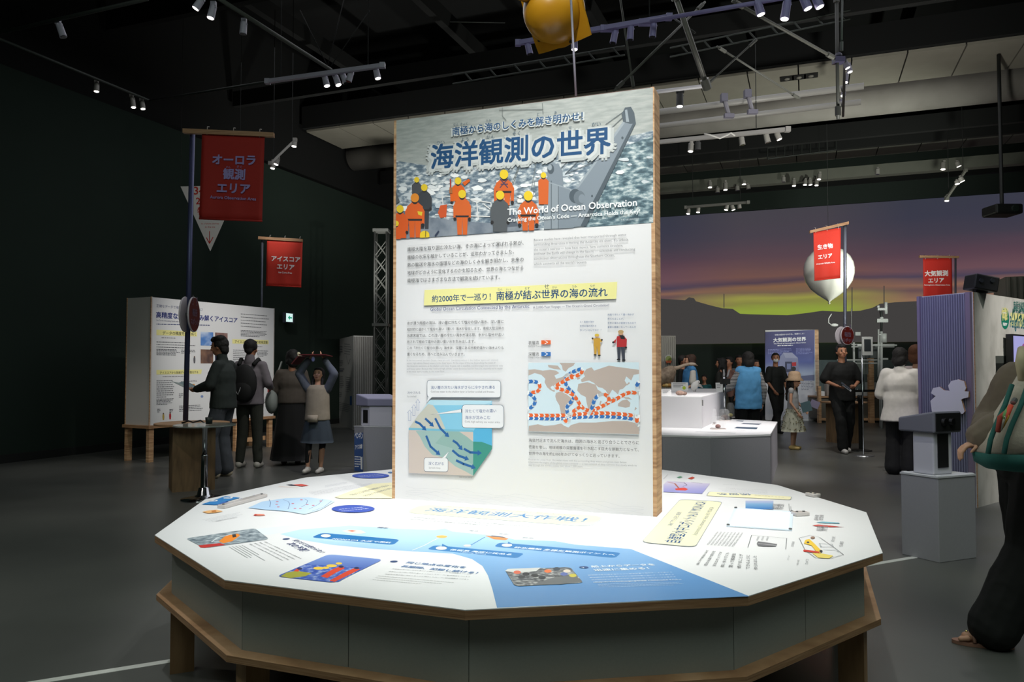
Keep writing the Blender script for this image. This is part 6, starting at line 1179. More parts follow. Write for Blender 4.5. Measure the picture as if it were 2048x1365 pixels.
# pale pipes under the soffit
pipe((1180, 200), (1411, 172), 5.2, 5.2, .026, M('a9a8ac', .5), 'ceiling_pipe', 'pale pipe with a black spotlight right of the panel top')
fixture((1360, 182), (1359.5, 213), Yat(1360, 180, 5.2), 1, FB, .05, 'large black lit spotlight beside the panel top', tilt=.25, box=True)
P3 = M('7d7c77', .5)
pipe((1100, 252), (1728, 172), 5.6, 5.6, .05, P3, 'ceiling_pipe', 'upper grey pipe under the ceiling soffit'); pipe((1100, 278), (1722, 204), 5.6, 5.6, .045, P3, 'ceiling_pipe', 'lower grey pipe under the ceiling soffit')
for i, (x, y) in enumerate(((1448, 196), (1495, 188))):
    Y = Yat(x, y, 5.6)-.1; g = thing('pipe_hanger', '%s grey hanger joining the two ceiling pipes' % ('left' if i == 0 else 'right'), 'hanger', at_y(x+8, y+38, Y)); c = at_y(x, y, Y); m = MB(); m.box(c, (.1, .1, .12), M('5b5a66', .5)); m.build('clamp', g); e = at_y(x+10, y+36, Y); m = MB(); m.tube([c, e], .035, M('75737a', .5), 8); m.build('strut', g); m = MB(); m.box(e, (.15, .08, .06), M('6a6874', .5)); m.build('clamp', g)
track((1100, 306), (1575, 259), 5.0, 5.0, M('85837f', .5), 'long grey light track right of the main panel', .06)
row([(1383, 283, 1381, 303, 1, .5), (1396, 282, 1396, 299, 0, 0, M('3a3b3a', .5)), (1482, 272, 1485, 290, 0), (1531, 266, 1536, 285, 0), (1553, 264, 1559, 279, 1, .4)], 5.0, FG, .045, 'the long grey track right of the panel', 'spotlights on the long grey track')
m = MB(); m.tube([at_y(x, y, 11.2) for x, y in ((1408, 268), (1420, 270), (1440, 277), (1455, 270), (1462, 266), (1470, 272))], .012, M('b2b0aa', .5), 6); m.build('cable', smooth=True, label='pale loose cable looping above the long grey track', cat='cable')
# cable trays
for i, (x0, y0, x1, y1) in enumerate(((1535, 318, 1672, 300), (1985, 255, 2060, 245))):
    g = thing('cable_tray', 'dark wire cable tray %s' % ('under the far soffit' if i == 0 else 'at the far upper right edge'), 'cable tray', at_y(x0, y0, 17.5)); GD = M('1a1f1b', .6)
    for o_ in (-22, 0): m = MB(); m.tube([at_y(x0, y0+o_, 17.5), at_y(x1, y1+o_, 17.5)], .02, GD, 6); m.build('rail', g)
    for k in range(9): t = k/8; m = MB(); m.tube([at_y(x0+(x1-x0)*t, y0+(y1-y0)*t-22, 17.5), at_y(x0+(x1-x0)*t, y0+(y1-y0)*t, 17.5)], .016, GD, 6); m.build('rung', g)
# far beam lights
row([(1420, 362, 1420, 375, 1), (1435, 374, 1435, 385, 0), (1451, 362, 1451, 380, 1, .8), (1474, 371, 1475, 381, 0), (1488, 362, 1488, 369, 1), (1495, 368, 1497, 378, 0)], 6.0, FG, .055, 'the far ceiling beam, left group', 'spotlights under the far beam, left group')
row([(1567, 353, 1567, 364, 0), (1588, 358, 1588, 372, 1), (1611, 358, 1610, 370, 1), (1620, 357, 1621, 370, 1), (1634, 357, 1633, 371, 1), (1640, 345, 1638, 359, 1)], 6.0, FG, .05, 'the far ceiling beam, middle group', 'spotlights under the far beam, middle group')
row([(1755, 336, 1755, 349, 0), (1888, 322, 1886, 339, 1, .8), (1914, 322, 1918, 333, 1)], 6.0, FG, .055, 'the far ceiling beam, right group', 'spotlights under the far beam, right group')
track((1371, 415), (1496, 405), 4.9, 4.9, M('5a5a54', .5), 'small far track just above the sunset projection', .05)
row([(1378, 416, 1376, 428, 1, .3), (1397, 414, 1396, 425, 1, .3), (1455, 409, 1452, 420, 1, .3), (1463, 409, 1467, 420, 1, .3), (1478, 408, 1479, 417, 0)], 4.9, FG, .045, 'the small far track above the sunset', 'spotlights on the small far track')
track((1931, 341), (1893, 397), 5.3, 4.9, M('5f5f58', .5), 'short receding track at the far right')
row([(1921, 353, 1925, 363, 1, .8), (1914, 360, 1915, 368, 1, .8), (1895, 390, 1893.5, 402, 1, .5)], 5.1, FG, .05, 'the short receding track at the far right', 'spotlights on the far right track')
for px in (1782, 1790): m = MB(); m.ell(at_z(px+2, 101, 8.97), .02, EM('ff2020', 1.2, False), 8); m.build('indicator_lamp', label='tiny red indicator light in the dark ceiling, %s of two' % ('left' if px < 1785 else 'right'), cat='lamp')
# ================================================================ PEOPLE
def fuse(mb, voxel, smooth, name, mat, parent, disp=0.0, dscale=.15, dec=0.0):
    me = bpy.data.meshes.new('t'); me.from_pydata(mb.v, [], mb.f); o = bpy.data.objects.new('t', me); COL.objects.link(o)
    r = o.modifiers.new('r', 'REMESH'); r.mode = 'VOXEL'; r.voxel_size = voxel; r.adaptivity = 0
    if smooth: s = o.modifiers.new('s', 'SMOOTH'); s.factor = .5; s.iterations = smooth
    if disp:
        t = bpy.data.textures.new('folds', 'CLOUDS'); t.noise_scale = dscale; t.noise_depth = 2; d = o.modifiers.new('d', 'DISPLACE'); d.texture = t; d.strength = disp; d.mid_level = .5
    me2 = bpy.data.meshes.new_from_object(o.evaluated_get(bpy.context.evaluated_depsgraph_get())); bpy.data.objects.remove(o); bpy.data.meshes.remove(me)
    me2.materials.clear(); me2.materials.append(mat); me2.polygons.foreach_set('use_smooth', [True]*len(me2.polygons)); me2.name = name
    q = bpy.data.objects.new(name, me2); COL.objects.link(q); q.parent = parent; W[q] = W[parent]; return q
SKIN = {'light': M('c49478', .55, bump=.05), 'mid': M('a87458', .55, bump=.05)}
BASE = dict(hipL=(-.09, 0, .90), hipR=(.09, 0, .90), kneeL=(-.10, .02, .49), kneeR=(.10, .02, .49), ankL=(-.10, -.01, .08), ankR=(.10, -.01, .08),
            shL=(-.17, 0, 1.385), shR=(.17, 0, 1.385), elL=(-.23, -.01, 1.13), elR=(.23, -.01, 1.13), wrL=(-.24, .05, .90), wrR=(.24, .05, .90), footL=(0, 1), footR=(0, 1))
def person(label, pos, yaw, H, pose=None, skin='light', top=None, bottom=None, hair=None, shoes='ddd8d0', head=(0, 0), face=True, voxel=.011, mask=False, bare_legs=False, glasses=False, group='visitors'):
    s = H/1.72; J = dict(BASE); J.update(pose or {}); r = thing('person', label, 'person', pos, yaw); v = voxel; k = s
    P = lambda n: V(J[n])*k
    HR = Euler((math.radians(head[1]), 0, math.radians(head[0]))).to_matrix(); hc = V(J.get('neck', (0, .0, 1.47)))*k
    hs = J.get('headscale', 1.0)*k
    def Hp(x, y, z): return hc + HR @ (V((x, y, z-1.47))*hs)
    b = MB(); R3 = HR
    b.ell(Hp(0, .005, 1.617), V((.076, .094, .103))*hs, None, 16, R3); b.ell(Hp(0, .03, 1.555), V((.056, .064, .062))*hs, None, 14, R3)
    b.cap(Hp(0, .088, 1.615), Hp(0, .108, 1.582), .010*hs, .016*hs)
    for q in (-1, 1): b.ell(Hp(q*.078, -.005, 1.60), V((.012, .022, .034))*hs, None, 8, R3); b.ell(Hp(q*.045, .075, 1.58), V((.022, .018, .022))*hs, None, 8, R3)
    b.cap(hc+V((0, -.01, -.06))*k, Hp(0, -.01, 1.56), .056*k, .050*k)
    ch = (P('shL')+P('shR'))/2; pv = (P('hipL')+P('hipR'))/2
    b.cap(ch+V((0, 0, -.06))*k, pv+V((0, 0, .06))*k, .085*k, .095*k); b.cap(P('shL'), P('shR'), .045*k, .045*k)
    for q in 'LR':
        sh, el, wr = P('sh'+q), P('el'+q), P('wr'+q); b.cap(sh, el, .042*k, .034*k); b.cap(el, wr, .034*k, .023*k)
        d = (wr-el).normalized(); pn = V(J.get('palm'+q, (1 if q == 'L' else -1, 0, 0))).normalized(); pn = (pn-d*pn.dot(d)).normalized(); sd = d.cross(pn)
        if 'L' in q: sd = -sd
        pc = wr+d*.05*k; Rm = Matrix((sd, pn, d)).transposed(); b.ell(pc, V((.038, .016, .05))*k, None, 10, Rm)
        curl = J.get('curl'+q, .35)
        for i, (o_, l) in enumerate(((-.028, .062), (-.010, .072), (.009, .068), (.027, .052))):
            a = wr+(d*.085+sd*o_)*k; m_ = a+(d*math.cos(curl)+pn*math.sin(curl))*l*.55*k; e = m_+(d*math.cos(curl*2.2)+pn*math.sin(curl*2.2))*l*.5*k
            fr = max(.0085*k, v*.62); b.cap(a, m_, fr, fr, None, 8); b.cap(m_, e, fr, fr*.85, None, 8)
        a = wr+(d*.03-sd*.030)*k; m_ = a+(d*.025-sd*.025+pn*.012)*k; b.cap(a, m_, .012*k, .010*k, None, 8); b.cap(m_, m_+(d*.03+pn*.012)*k, .010*k, .008*k, None, 8)
        hi, kn, an = P('hip'+q), P('knee'+q), P('ank'+q); b.cap(hi, kn, .075*k, .05*k); b.cap(kn, kn.lerp(an, .35), .048*k, .05*k); b.cap(kn.lerp(an, .3), an, .05*k, .032*k)
        f = V((*J['foot'+q], 0)).normalized(); b.cap(an-V((0, 0, .035))*k-f*.02*k, an+f*.13*k-V((0, 0, .045))*k, .032*k, .026*k)
    fuse(b, v, 2, 'body', SKIN[skin], r)
    # face
    if face:
        for q in (-1, 1):
            m = MB(); m.ell(Hp(q*.032, .087, 1.612), V((.014, .009, .007))*hs, M('1b1411', .3), 8, R3); m.build('eye', r, local=True, smooth=True)
            m = MB(); m.ell(Hp(q*.033, .088, 1.634), V((.020, .008, .0045))*hs, M('1a1512', .7), 8, R3); m.build('eyebrow', r, local=True, smooth=True)
        if not mask: m = MB(); m.ell(Hp(0, .088, 1.543), V((.022, .009, .007))*hs, M('8c4a42', .5), 10, R3); m.build('mouth', r, local=True, smooth=True)
        else: m = MB(); m.ell(Hp(0, .052, 1.560), V((.062, .062, .05))*hs, M('d8d8d8', .8), 14, R3); m.build('face_mask', r, local=True, smooth=True)
    # clothing
    def cloth(name, col, fn, vox=None, sm=3, disp=.012, dsc=.12, label=None):
        b = MB(); fn(b); m_ = M(col, .85, grain=.05, scale=25) if isinstance(col, str) else col; o = fuse(b, vox or v*1.25, sm, name, m_, r, disp*k, dsc); 
        if label: o['label'] = label
        return o
    if top:
        kind, col = top['kind'], top['col']; lz = top.get('hem', .86); w_ = top.get('w', 1.0)
        def f(b):
            b.cap(P('shL')+V((.01, 0, -.01)), P('shR')+V((-.01, 0, -.01)), .060*k*w_, .060*k*w_)
            up = ch-pv; b.ell(pv+up*.68, V((.185*w_, .125*w_, .2))*k); b.ell(pv+up*.35, V((.17*w_, .125*w_, .2))*k)
            n_ = 20; vs = []; zs_ = [(.175, .125, .55), (.178*w_, .13*w_, .3), (.182*w_, .135*w_, 0.05), (.186*w_*top.get('flare', 1), .14*w_*top.get('flare', 1), (lz-.90)/.5)]
            prof = []
            for (rx, ry, t) in zs_:
                c_ = pv+up*t; prof += [c_+V((math.cos(2*PI*i/n_)*rx, math.sin(2*PI*i/n_)*ry, 0))*k if False else c_+V((math.cos(2*PI*i/n_)*rx*k, math.sin(2*PI*i/n_)*ry*k, 0)) for i in range(n_)]
            m0 = len(zs_); b.add(prof, [(j*n_+i, (j+1)*n_+i, (j+1)*n_+(i+1) % n_, j*n_+(i+1) % n_) for j in range(m0-1) for i in range(n_)]+[tuple(range(n_)), tuple(range((m0)*n_-1, (m0-1)*n_-1, -1))], None)
            if top.get('collar'): b.cap(hc+V((0, -.02, -.05))*k, hc+V((0, -.012, .005))*k, .075*k, .068*k)
            sl = top.get('sleeve', 'long'); sw = top.get('sw', 1.0)
            for q in 'LR':
                sh, el, wr = P('sh'+q), P('el'+q), P('wr'+q)
                if sl == 'none': b.cap(sh, sh.lerp(el, .12), .068*k, .06*k); continue
                if sl == 'short': b.cap(sh+V((0, 0, -.01))*k, sh.lerp(el, .85), .058*k*sw, .072*k*sw); continue
                b.cap(sh+V((0, 0, -.01))*k, el, .058*k*sw, .058*k*sw); b.cap(el, el.lerp(wr, .92), .058*k*sw, .042*k*sw)
        cloth(top.get('name', 'top'), col, f, disp=top.get('disp', .014), dsc=top.get('dsc', .12))
    if top and top.get('vest'):
        pass
    if bottom:
        kind, col = bottom['kind'], bottom['col']; w_ = bottom.get('w', 1.0)
        if kind == 'trousers':
            def f(b):
                b.ell(pv+V((0, 0, .03))*k, V((.165*min(w_, 1.2), .125*w_, .12))*k)
                for q in 'LR':
                    hi, kn, an = P('hip'+q), P('knee'+q), P('ank'+q); b.cap(hi, kn, .098*k*w_, .076*k*w_); b.cap(kn, an+V((0, 0, .02))*k, .076*k*w_, bottom.get('cuff', .062)*k*w_)
            cloth('trousers', col, f, disp=.016)
        else:
            z1, rx, ry = bottom['hem'], bottom.get('rx', .26), bottom.get('ry', .2)
            n_ = 40; m = MB(); rows = 10; vs = []
            for j in range(rows+1):
                t = j/rows; z = (.98*(1-t)+z1*t); z_ = z*k
                for i in range(n_):
                    a = 2*PI*i/n_; pl = 1+.05*t*math.sin(a*9+.7)+.03*t*math.sin(a*5); rr = (.165+(rx-.165)*t**.8)*pl; r2 = (.125+(ry-.125)*t**.8)*pl
                    vs.append((pv.x+math.cos(a)*rr*k, pv.y+math.sin(a)*r2*k, z_))
            m.add(vs, [(j*n_+i, (j+1)*n_+i, (j+1)*n_+(i+1) % n_, j*n_+(i+1) % n_)[::-1] for j in range(rows) for i in range(n_)]+[tuple(range(n_)), tuple(range((rows+1)*n_-1, rows*n_-1, -1))], M(col, .85, grain=.05, scale=25) if isinstance(col, str) else col); m.build('skirt', r, local=True, smooth=True)
    if shoes:
        for q in 'LR':
            an = P('ank'+q); f = V((*J['foot'+q], 0)).normalized(); m = MB(); m.cap(an+V((0, 0, -.035))*k-f*.035*k, an+f*.14*k+V((0, 0, -.045))*k, .046*k, .036*k); m.ell(an-V((0, 0, .01))*k, V((.04, .045, .05))*k)
            fuse(m, v, 2, 'shoe', M(shoes, .6), r)
    if hair:
        st, col = hair; hm = M(col, .75, grain=.2, scale=60, bump=.3)
        b = MB(); b.ell(Hp(0, -.026, 1.640), V((.087, .094, .098))*hs, None, 16, R3); b.ell(Hp(0, .035, 1.690), V((.068, .060, .036))*hs, None, 12, R3)
        for q in (-1, 1): b.ell(Hp(q*.074, -.015, 1.63), V((.018, .05, .05))*hs, None, 10, R3)
        if st == 'short': b.ell(Hp(0, -.07, 1.58), V((.062, .04, .06))*hs, None, 12, R3)
        if st == 'shaggy':
            b.ell(Hp(0, -.06, 1.57), V((.075, .05, .075))*hs, None, 12, R3); b.ell(Hp(.02, .05, 1.70), V((.07, .055, .045))*hs, None, 12, R3); b.ell(Hp(-.03, -.03, 1.705), V((.07, .07, .045))*hs, None, 12, R3)
        if st in ('bob', 'long', 'updo'):
            b.ell(Hp(0, -.045, 1.645), V((.098, .098, .10))*hs, None, 14, R3); b.ell(Hp(0, -.055, 1.565), V((.1, .072, .11))*hs, None, 14, R3)
            for q in (-1, 1): b.cap(Hp(q*.077, -.01, 1.64), Hp(q*.078, -.012, 1.53), .024*hs, .026*hs)
        if st == 'long':
            b.cap(Hp(0, -.07, 1.56), Hp(0, -.085, 1.28), .075*hs, .05*hs)
            for q in (-1, 1): b.cap(Hp(q*.075, .0, 1.56), Hp(q*.085, .035, 1.36), .030*hs, .018*hs)
        if st == 'updo': b.ell(Hp(0, -.11, 1.60), V((.06, .05, .065))*hs, None, 12, R3)
        if st == 'pony': b.ell(Hp(0, -.07, 1.58), V((.065, .045, .06))*hs, None, 12, R3); b.cap(Hp(0, -.11, 1.62), Hp(0, -.14, 1.48), .032*hs, .018*hs)
        fuse(b, v*.95, 2, 'hair', hm, r, .012*hs, .03)
    r_ = dict(root=r, P=P, Hp=Hp, k=k, hs=hs, HR=R3, cloth=cloth, pv=pv, ch=ch, hc=hc); return r_
def part(pr, mbf, name, smooth=True, label=None): m = MB(); mbf(m); return m.build(name, pr['root'], smooth=smooth, local=True, label=label)
def loc(pr, p): return W[pr['root']] @ V(p)
def gl(px, py): p = at_z(px, py); return V((p.x, p.y, 0))
BASEp = gl(445, 955)
# 1 man in dark jacket holding a leaflet, facing left
p1 = person('man in a dark jacket and jeans holding a leaflet by the glass bar table', BASEp, math.radians(84), 1.74,
    dict(kneeR=(.10, .06, .5), ankR=(.10, .0, .08), ankL=(-.10, .06, .08), kneeL=(-.10, .1, .5), elR=(.23, .05, 1.14), wrR=(.13, .30, 1.08), elL=(-.23, .06, 1.14), wrL=(-.10, .31, 1.08), palmR=(-.5, 0, .6), palmL=(.5, 0, .6), curlR=.7, curlL=.7, neck=(0, .04, 1.47)),
    'mid', dict(kind='jacket', col='232b29', collar=1, hem=.84, w=1.08, sw=1.15, name='jacket'), dict(kind='trousers', col='43474e', w=1.08, cuff=.085), ('shaggy', '0d0c0b'), 'b8ac96', head=(2, -8), voxel=.010)
part(p1, lambda m: (m.ell((0, .10, 1.16), (.09, .055, .22), M('bcbab4', .8), 14)), 'shirt')
def leaflet(m): m.frame_box((-.15, .36, 1.06), (.30, 0, 0), (0, .26, .10), (0, -.002, .004), M('7e8e8c', .6))
a = loc(p1, (0, .36, 1.06)); t = thing('leaflet', 'open grey green leaflet held by the man in the dark jacket', 'leaflet', a, math.radians(75)); 
m = MB(); m.frame_box((-.13, .04, .04), (.13, 0, -.02), (0, .22, .09), (0, -.001, .003), M('94a29e', .6)); m.build('page', t, local=True); m = MB(); m.frame_box((0, .04, .02), (.13, 0, .02), (0, .22, .09), (0, -.001, .003), M('7f9296', .6)); m.build('page', t, local=True)
# 2 backpack man
p2 = person('man seen from behind with a black backpack and dark trousers', gl(498, 936), math.radians(-4), 1.74, dict(ankL=(-.13, 0, .08), ankR=(.12, 0, .08), elR=(.25, .0, 1.14), wrR=(.2, .2, 1.08), elL=(-.24, .02, 1.14), wrL=(-.15, .22, 1.1)),
    'mid', dict(kind='shirt', col='6f686e', collar=1, hem=.85, w=1.05, sw=1.1, name='shirt'), dict(kind='trousers', col='2b2d26', w=.98), ('short', '0b0a0a'), 'a8a49c', head=(0, -6), face=False)
def bp(m): m.box((0, -.19, 1.17), (.30, .16, .44), M('0a0b0c', .8))
o = part(p2, lambda m: (m.ell((0, -.19, 1.15), (.175, .10, .26), M('0b0c0d', .8), 18), m.ell((0, -.25, 1.05), (.13, .06, .15), M('0b0c0d', .8), 14)), 'backpack')
for q in (-1, 1): part(p2, lambda m: m.tube([(q*.10, -.13, 1.40), (q*.12, -.02, 1.475), (q*.125, .10, 1.40), (q*.13, .12, 1.2), (q*.15, .0, 1.02)], .028, M('0b0c0d', .8), 8), 'shoulder_strap')
part(p2, lambda m: m.tube([(-.07, -.30, 1.06), (-.03, -.312, 1.0), (.0, -.30, 1.1)], .006, M('9a9c9c', .5), 6), 'zip_pull')
a = loc(p2, (.33, .3, 1.12)); m = MB(); m.frame_box(a, (.24, .05, -.10), (0, .15, .02), (0, 0, .004), M('9aa8a8', .6)); m.build('leaflet', label='small pale leaflet held out beyond the backpack man', cat='leaflet')
# 3 woman in long black skirt
p3 = person('woman in a grey brown blouse and long black skirt carrying a pale bag', gl(582, 929), math.radians(15), 1.60, dict(elL=(-.25, .05, 1.13), wrL=(-.12, .28, 1.12)), 'mid',
    dict(kind='blouse', col='4f4740', hem=.92, w=1.12, sw=1.25, name='blouse'), dict(kind='skirt', col='0a0a0b', hem=.07, rx=.30, ry=.25), ('updo', '0c0b0b'), '26241f', head=(25, -5), face=False)
part(p3, lambda m: (m.ell(p3['Hp'](.055, -.125, 1.64), (.03, .02, .05), M('d6cfae', .6), 10), m.ell(p3['Hp'](.095, -.11, 1.61), (.025, .02, .04), M('d6cfae', .6), 10)), 'hair_clip')
part(p3, lambda m: (m.ell((-.27, .02, .88), (.09, .13, .17), M('8e9490', .8), 14)), 'shoulder_bag'); part(p3, lambda m: m.tube([(-.25, .0, 1.0), (-.22, -.02, 1.2), (-.14, -.02, 1.44), (-.2, .06, 1.2), (-.27, .06, 1.0)], .014, M('8e9490', .8), 6), 'bag_strap')
# 4 girl with raised arms
p4 = person('girl in a cream vest and denim skirt holding a red folder over her head', gl(634, 947), math.radians(172), 1.36, dict(elL=(-.30, .05, 1.62), wrL=(-.13, .05, 1.86), elR=(.30, .05, 1.62), wrR=(.13, .05, 1.86), palmL=(0, 0, 1), palmR=(0, 0, 1), curlL=.2, curlR=.2, ankR=(.12, .10, .10), kneeR=(.1, .1, .5), ankL=(-.04, -.05, .08)), 'light',
    dict(kind='sweater', col='585e6a', hem=.86, w=1.06, sw=1.2, name='denim_shirt'), dict(kind='skirt', col='39434c', hem=.50, rx=.27, ry=.2), ('long', '0c0b0b'), 'c8c4bc', head=(5, 14))
def vloft(b, k, rings, n_=24):
    prof = []
    for rx, ry, z in rings: prof += [V((math.cos(2*PI*i/n_)*rx*k, math.sin(2*PI*i/n_)*ry*k, z*k)) for i in range(n_)]
    b.add(prof, [(j*n_+i, (j+1)*n_+i, (j+1)*n_+(i+1) % n_, j*n_+(i+1) % n_) for j in range(len(rings)-1) for i in range(n_)]+[tuple(range(n_)), tuple(range(len(rings)*n_-1, (len(rings)-1)*n_-1, -1))], None)
p4['cloth']('vest', '9c917f', lambda b: vloft(b, p4['k'], ((.13, .10, 1.44), (.18, .14, 1.38), (.195, .155, 1.25), (.2, .16, 1.05), (.21, .165, .86))), disp=.01)
for q in ('L', 'R'): an = p4['P']('ank'+q); part(p4, lambda m: m.cap(p4['P']('knee'+q), an+V((0, 0, .08)), .055*p4['k'], .042*p4['k'], M('0d0d0e', .7)), 'legging')
part(p4, lambda m: m.box(p4['pv']+V((.0, .15, .0)), (.12, .05, .09), M('a89c8a', .8)), 'pocket_pouch')
a = loc(p4, (0, .05, 1.90*p4['k'])); t = thing('folder', 'dark red folder held over the head of the girl in the cream vest', 'folder', a, math.radians(172)); m = MB(); m.frame_box((-.18, -.10, .0), (.36, 0, -.0), (0, .25, .02), (0, 0, .012), M('6e2a2c', .6)); m.build('cover', t, local=True); m = MB(); m.frame_box((.18, -.10, .0), (.09, 0, -.10), (0, .25, .0), (.01, 0, .01), M('5e2428', .6)); m.build('flap', t, local=True)
part(p4, lambda m: m.ell((0, .16, 1.86*p4['k']), (.025, .01, .035), M('8c90c0', .6), 10), 'wrist_tag')
# 5 man in black walking to the camera
p5 = person('man in a black T-shirt and black trousers walking towards us with papers', gl(1686, 905), math.radians(176), 1.73, dict(ankL=(-.05, -.02, .09), kneeL=(-.085, .06, .5), ankR=(.06, .17, .08), kneeR=(.08, .16, .52), elL=(-.27, -.02, 1.14), wrL=(-.12, .22, 1.06), elR=(.27, -.02, 1.14), wrR=(.14, .22, 1.06), palmL=(.4, 0, .6), palmR=(-.4, 0, .6), curlL=.8, curlR=.8), 'mid',
    dict(kind='tee', col='0c0d0c', sleeve='short', hem=.82, w=1.12, sw=1.25, name='t_shirt'), dict(kind='trousers', col='090a09', w=1.12, cuff=.075), ('short', '0d0c0b'), 'c9c5c0', head=(4, 2), voxel=.0095)
a = loc(p5, (.0, .27, 1.06)); t = thing('papers', 'white and dark papers held by the man in black', 'papers', a, math.radians(176)); m = MB(); m.frame_box((-.05, .0, -.06), (.13, 0, .10), (.05, .12, -.02), (0, 0, .008), M('b9bcc2', .6)); m.build('sheet', t, local=True); m = MB(); m.frame_box((-.03, .0, -.03), (.13, 0, .10), (.05, .12, -.02), (0, 0, .008), M('3f4650', .6)); m.build('sheet', t, local=True)
# 6 woman in white shirt
p6 = person('woman in a loose white shirt and black trousers facing the purple partition', gl(1804, 950), math.radians(-38), 1.60, dict(elR=(.27, .03, 1.12), wrR=(.16, .30, 1.14), elL=(-.26, .03, 1.10), wrL=(-.12, .28, 1.08)), 'mid',
    dict(kind='shirt', col='cfcac4', collar=1, hem=.72, w=1.22, sw=1.45, flare=1.2, disp=.03, name='shirt', dsc=.3), dict(kind='trousers', col='08090a', w=1.25, cuff=.095), ('bob', '14100e'), '101010', head=(-18, -12), face=False)
# 7 woman with brown hair behind
p7 = person('brown haired visitor half hidden by the edge of the purple partition', gl(1838, 934), math.radians(-60), 1.66, None, 'light', dict(kind='top', col='c8b8b4', hem=.8, name='top'), dict(kind='trousers', col='17181a'), ('bob', '6c4228'), '20201f', face=False, head=(0, -5))
# 8 girl with hat
p8 = person('small girl in a beige sun hat and flowered dress with a blue bag', gl(1587, 899), math.radians(-122), 1.22, dict(elL=(-.22, .03, 1.13), wrL=(-.16, .22, .93), elR=(.24, .0, 1.1), wrR=(.22, .16, .86), headscale=1.3, neck=(0, .02, 1.42)), 'light',
    dict(kind='blouse', col='a9a8a8', sleeve='none', hem=.86, w=.98, name='blouse'), dict(kind='skirt', col='b9b8a4', hem=.42, rx=.30, ry=.26), ('long', '14100e'), 'd0b070', head=(-12, -6), voxel=.009)
part(p8, lambda m: (m.lathe([(.145, -.055), (.15, -.05), (.105, .0), (.10, .05), (.085, .09), (.05, .105), (.002, .108)], p8['Hp'](0, -.005, 1.675), M('b89a7c', .85, grain=.08, scale=60), 28, p8['HR'] @ V((0, -.1, 1))), ), 'sun_hat')
def dots(m):
    rd = random.Random(4); k = p8['k']
    for i in range(130):
        a = rd.random()*2*PI; t = rd.uniform(.08, .97); rx = (.165+(.30-.165)*t**.8)*1.035+.012; ry = (.125+(.26-.125)*t**.8)*1.035+.012; z = .98*(1-t)+.42*t
        m.ell((math.cos(a)*rx*k, math.sin(a)*ry*k, z*k), (.009, .009, .009), M(rd.choice(('5c5a4a', '77744e', '8a7a50')), .8), 5)
o = part(p8, dots, 'flower_print'); o['kind'] = 'stuff'
a = loc(p8, (.26, .22, .78)); t = thing('pamphlet', 'teal and lilac pamphlet bag held by the girl in the sun hat', 'pamphlet', a, math.radians(-122)); m = MB(); m.frame_box((-.04, -.02, -.16), (.05, .16, .05), (.05, -.03, .16), (.006, 0, 0), M('88a8b0', .6)); m.build('cover', t, local=True); m = MB(); m.frame_box((-.03, .08, -.04), (.05, .14, -.05), (.03, .05, .11), (.006, 0, 0), M('a89cb8', .6)); m.build('inner_page', t, local=True)
# 9 masked young man in black
p9 = person('young man in a dark shirt and white face mask walking behind the girl', gl(1553, 866), math.radians(-160), 1.66, dict(ankL=(-.09, -.22, .12), kneeL=(-.09, .0, .5), ankR=(.1, .16, .08), kneeR=(.1, .14, .5), elR=(.24, .03, 1.1), wrR=(.22, .2, .93)), 'mid', dict(kind='shirt', col='161a18', sleeve='short', hem=.84, w=1.02, sw=1.15, name='shirt'), dict(kind='trousers', col='0f1210', w=1.1), ('short', '100e0d'), '0e0e0e', head=(-35, 4), mask=True)
# 10 staff in blue vest
Ys = 11.9
p10 = person('staff member in a bright blue vest over a striped top, seen from behind', V(((1496-1024)/F*Ys, Ys, 0)), math.radians(6), 1.59, dict(elL=(-.28, .06, 1.15), wrL=(-.40, .26, 1.03), elR=(.25, -.03, 1.12), wrR=(.24, .05, .88), palmL=(0, 0, -1), curlL=.1), 'light', dict(kind='shirt', col=None, hem=.9, name='striped_top'), dict(kind='trousers', col='0c0d0e', w=1.12), ('bob', '15110f'), '222222', face=False, head=(0, -10)) if False else None
def stripes(name, c1, c2, sc):
    m = bpy.data.materials.new(name); m.use_nodes = True; t = m.node_tree; b = t.nodes['Principled BSDF']; b.inputs['Roughness'].default_value = .85
    tc = t.nodes.new('ShaderNodeTexCoord'); w_ = t.nodes.new('ShaderNodeTexWave'); w_.bands_direction = 'Z'; w_.inputs['Scale'].default_value = sc; w_.inputs['Distortion'].default_value = .5; r = t.nodes.new('ShaderNodeValToRGB'); r.color_ramp.interpolation = 'CONSTANT'
    r.color_ramp.elements[0].color = hexc(c1); r.color_ramp.elements[1].color = hexc(c2); r.color_ramp.elements[1].position = .5
    t.links.new(tc.outputs['Object'], w_.inputs['Vector']); t.links.new(w_.outputs['Fac'], r.inputs[0]); t.links.new(r.outputs[0], b.inputs['Base Color']); return m
p10 = person('staff member in a bright blue vest over a striped top, seen from behind', V(((1496-1024)/F*Ys, Ys, 0)), math.radians(6), 1.59, dict(elL=(-.28, .06, 1.15), wrL=(-.38, .26, 1.04), elR=(.25, -.03, 1.12), wrR=(.25, .02, .88), palmL=(0, 0, -1), curlL=.1), 'light', dict(kind='shirt', col=stripes('striped_cloth', 'c8c4c0', '3a3a40', 14), hem=.92, sw=1.1, name='striped_top'), dict(kind='trousers', col='0c0d0e', w=1.12), ('bob', '15110f'), '222222', face=False, head=(0, -10))
k = p10['k']
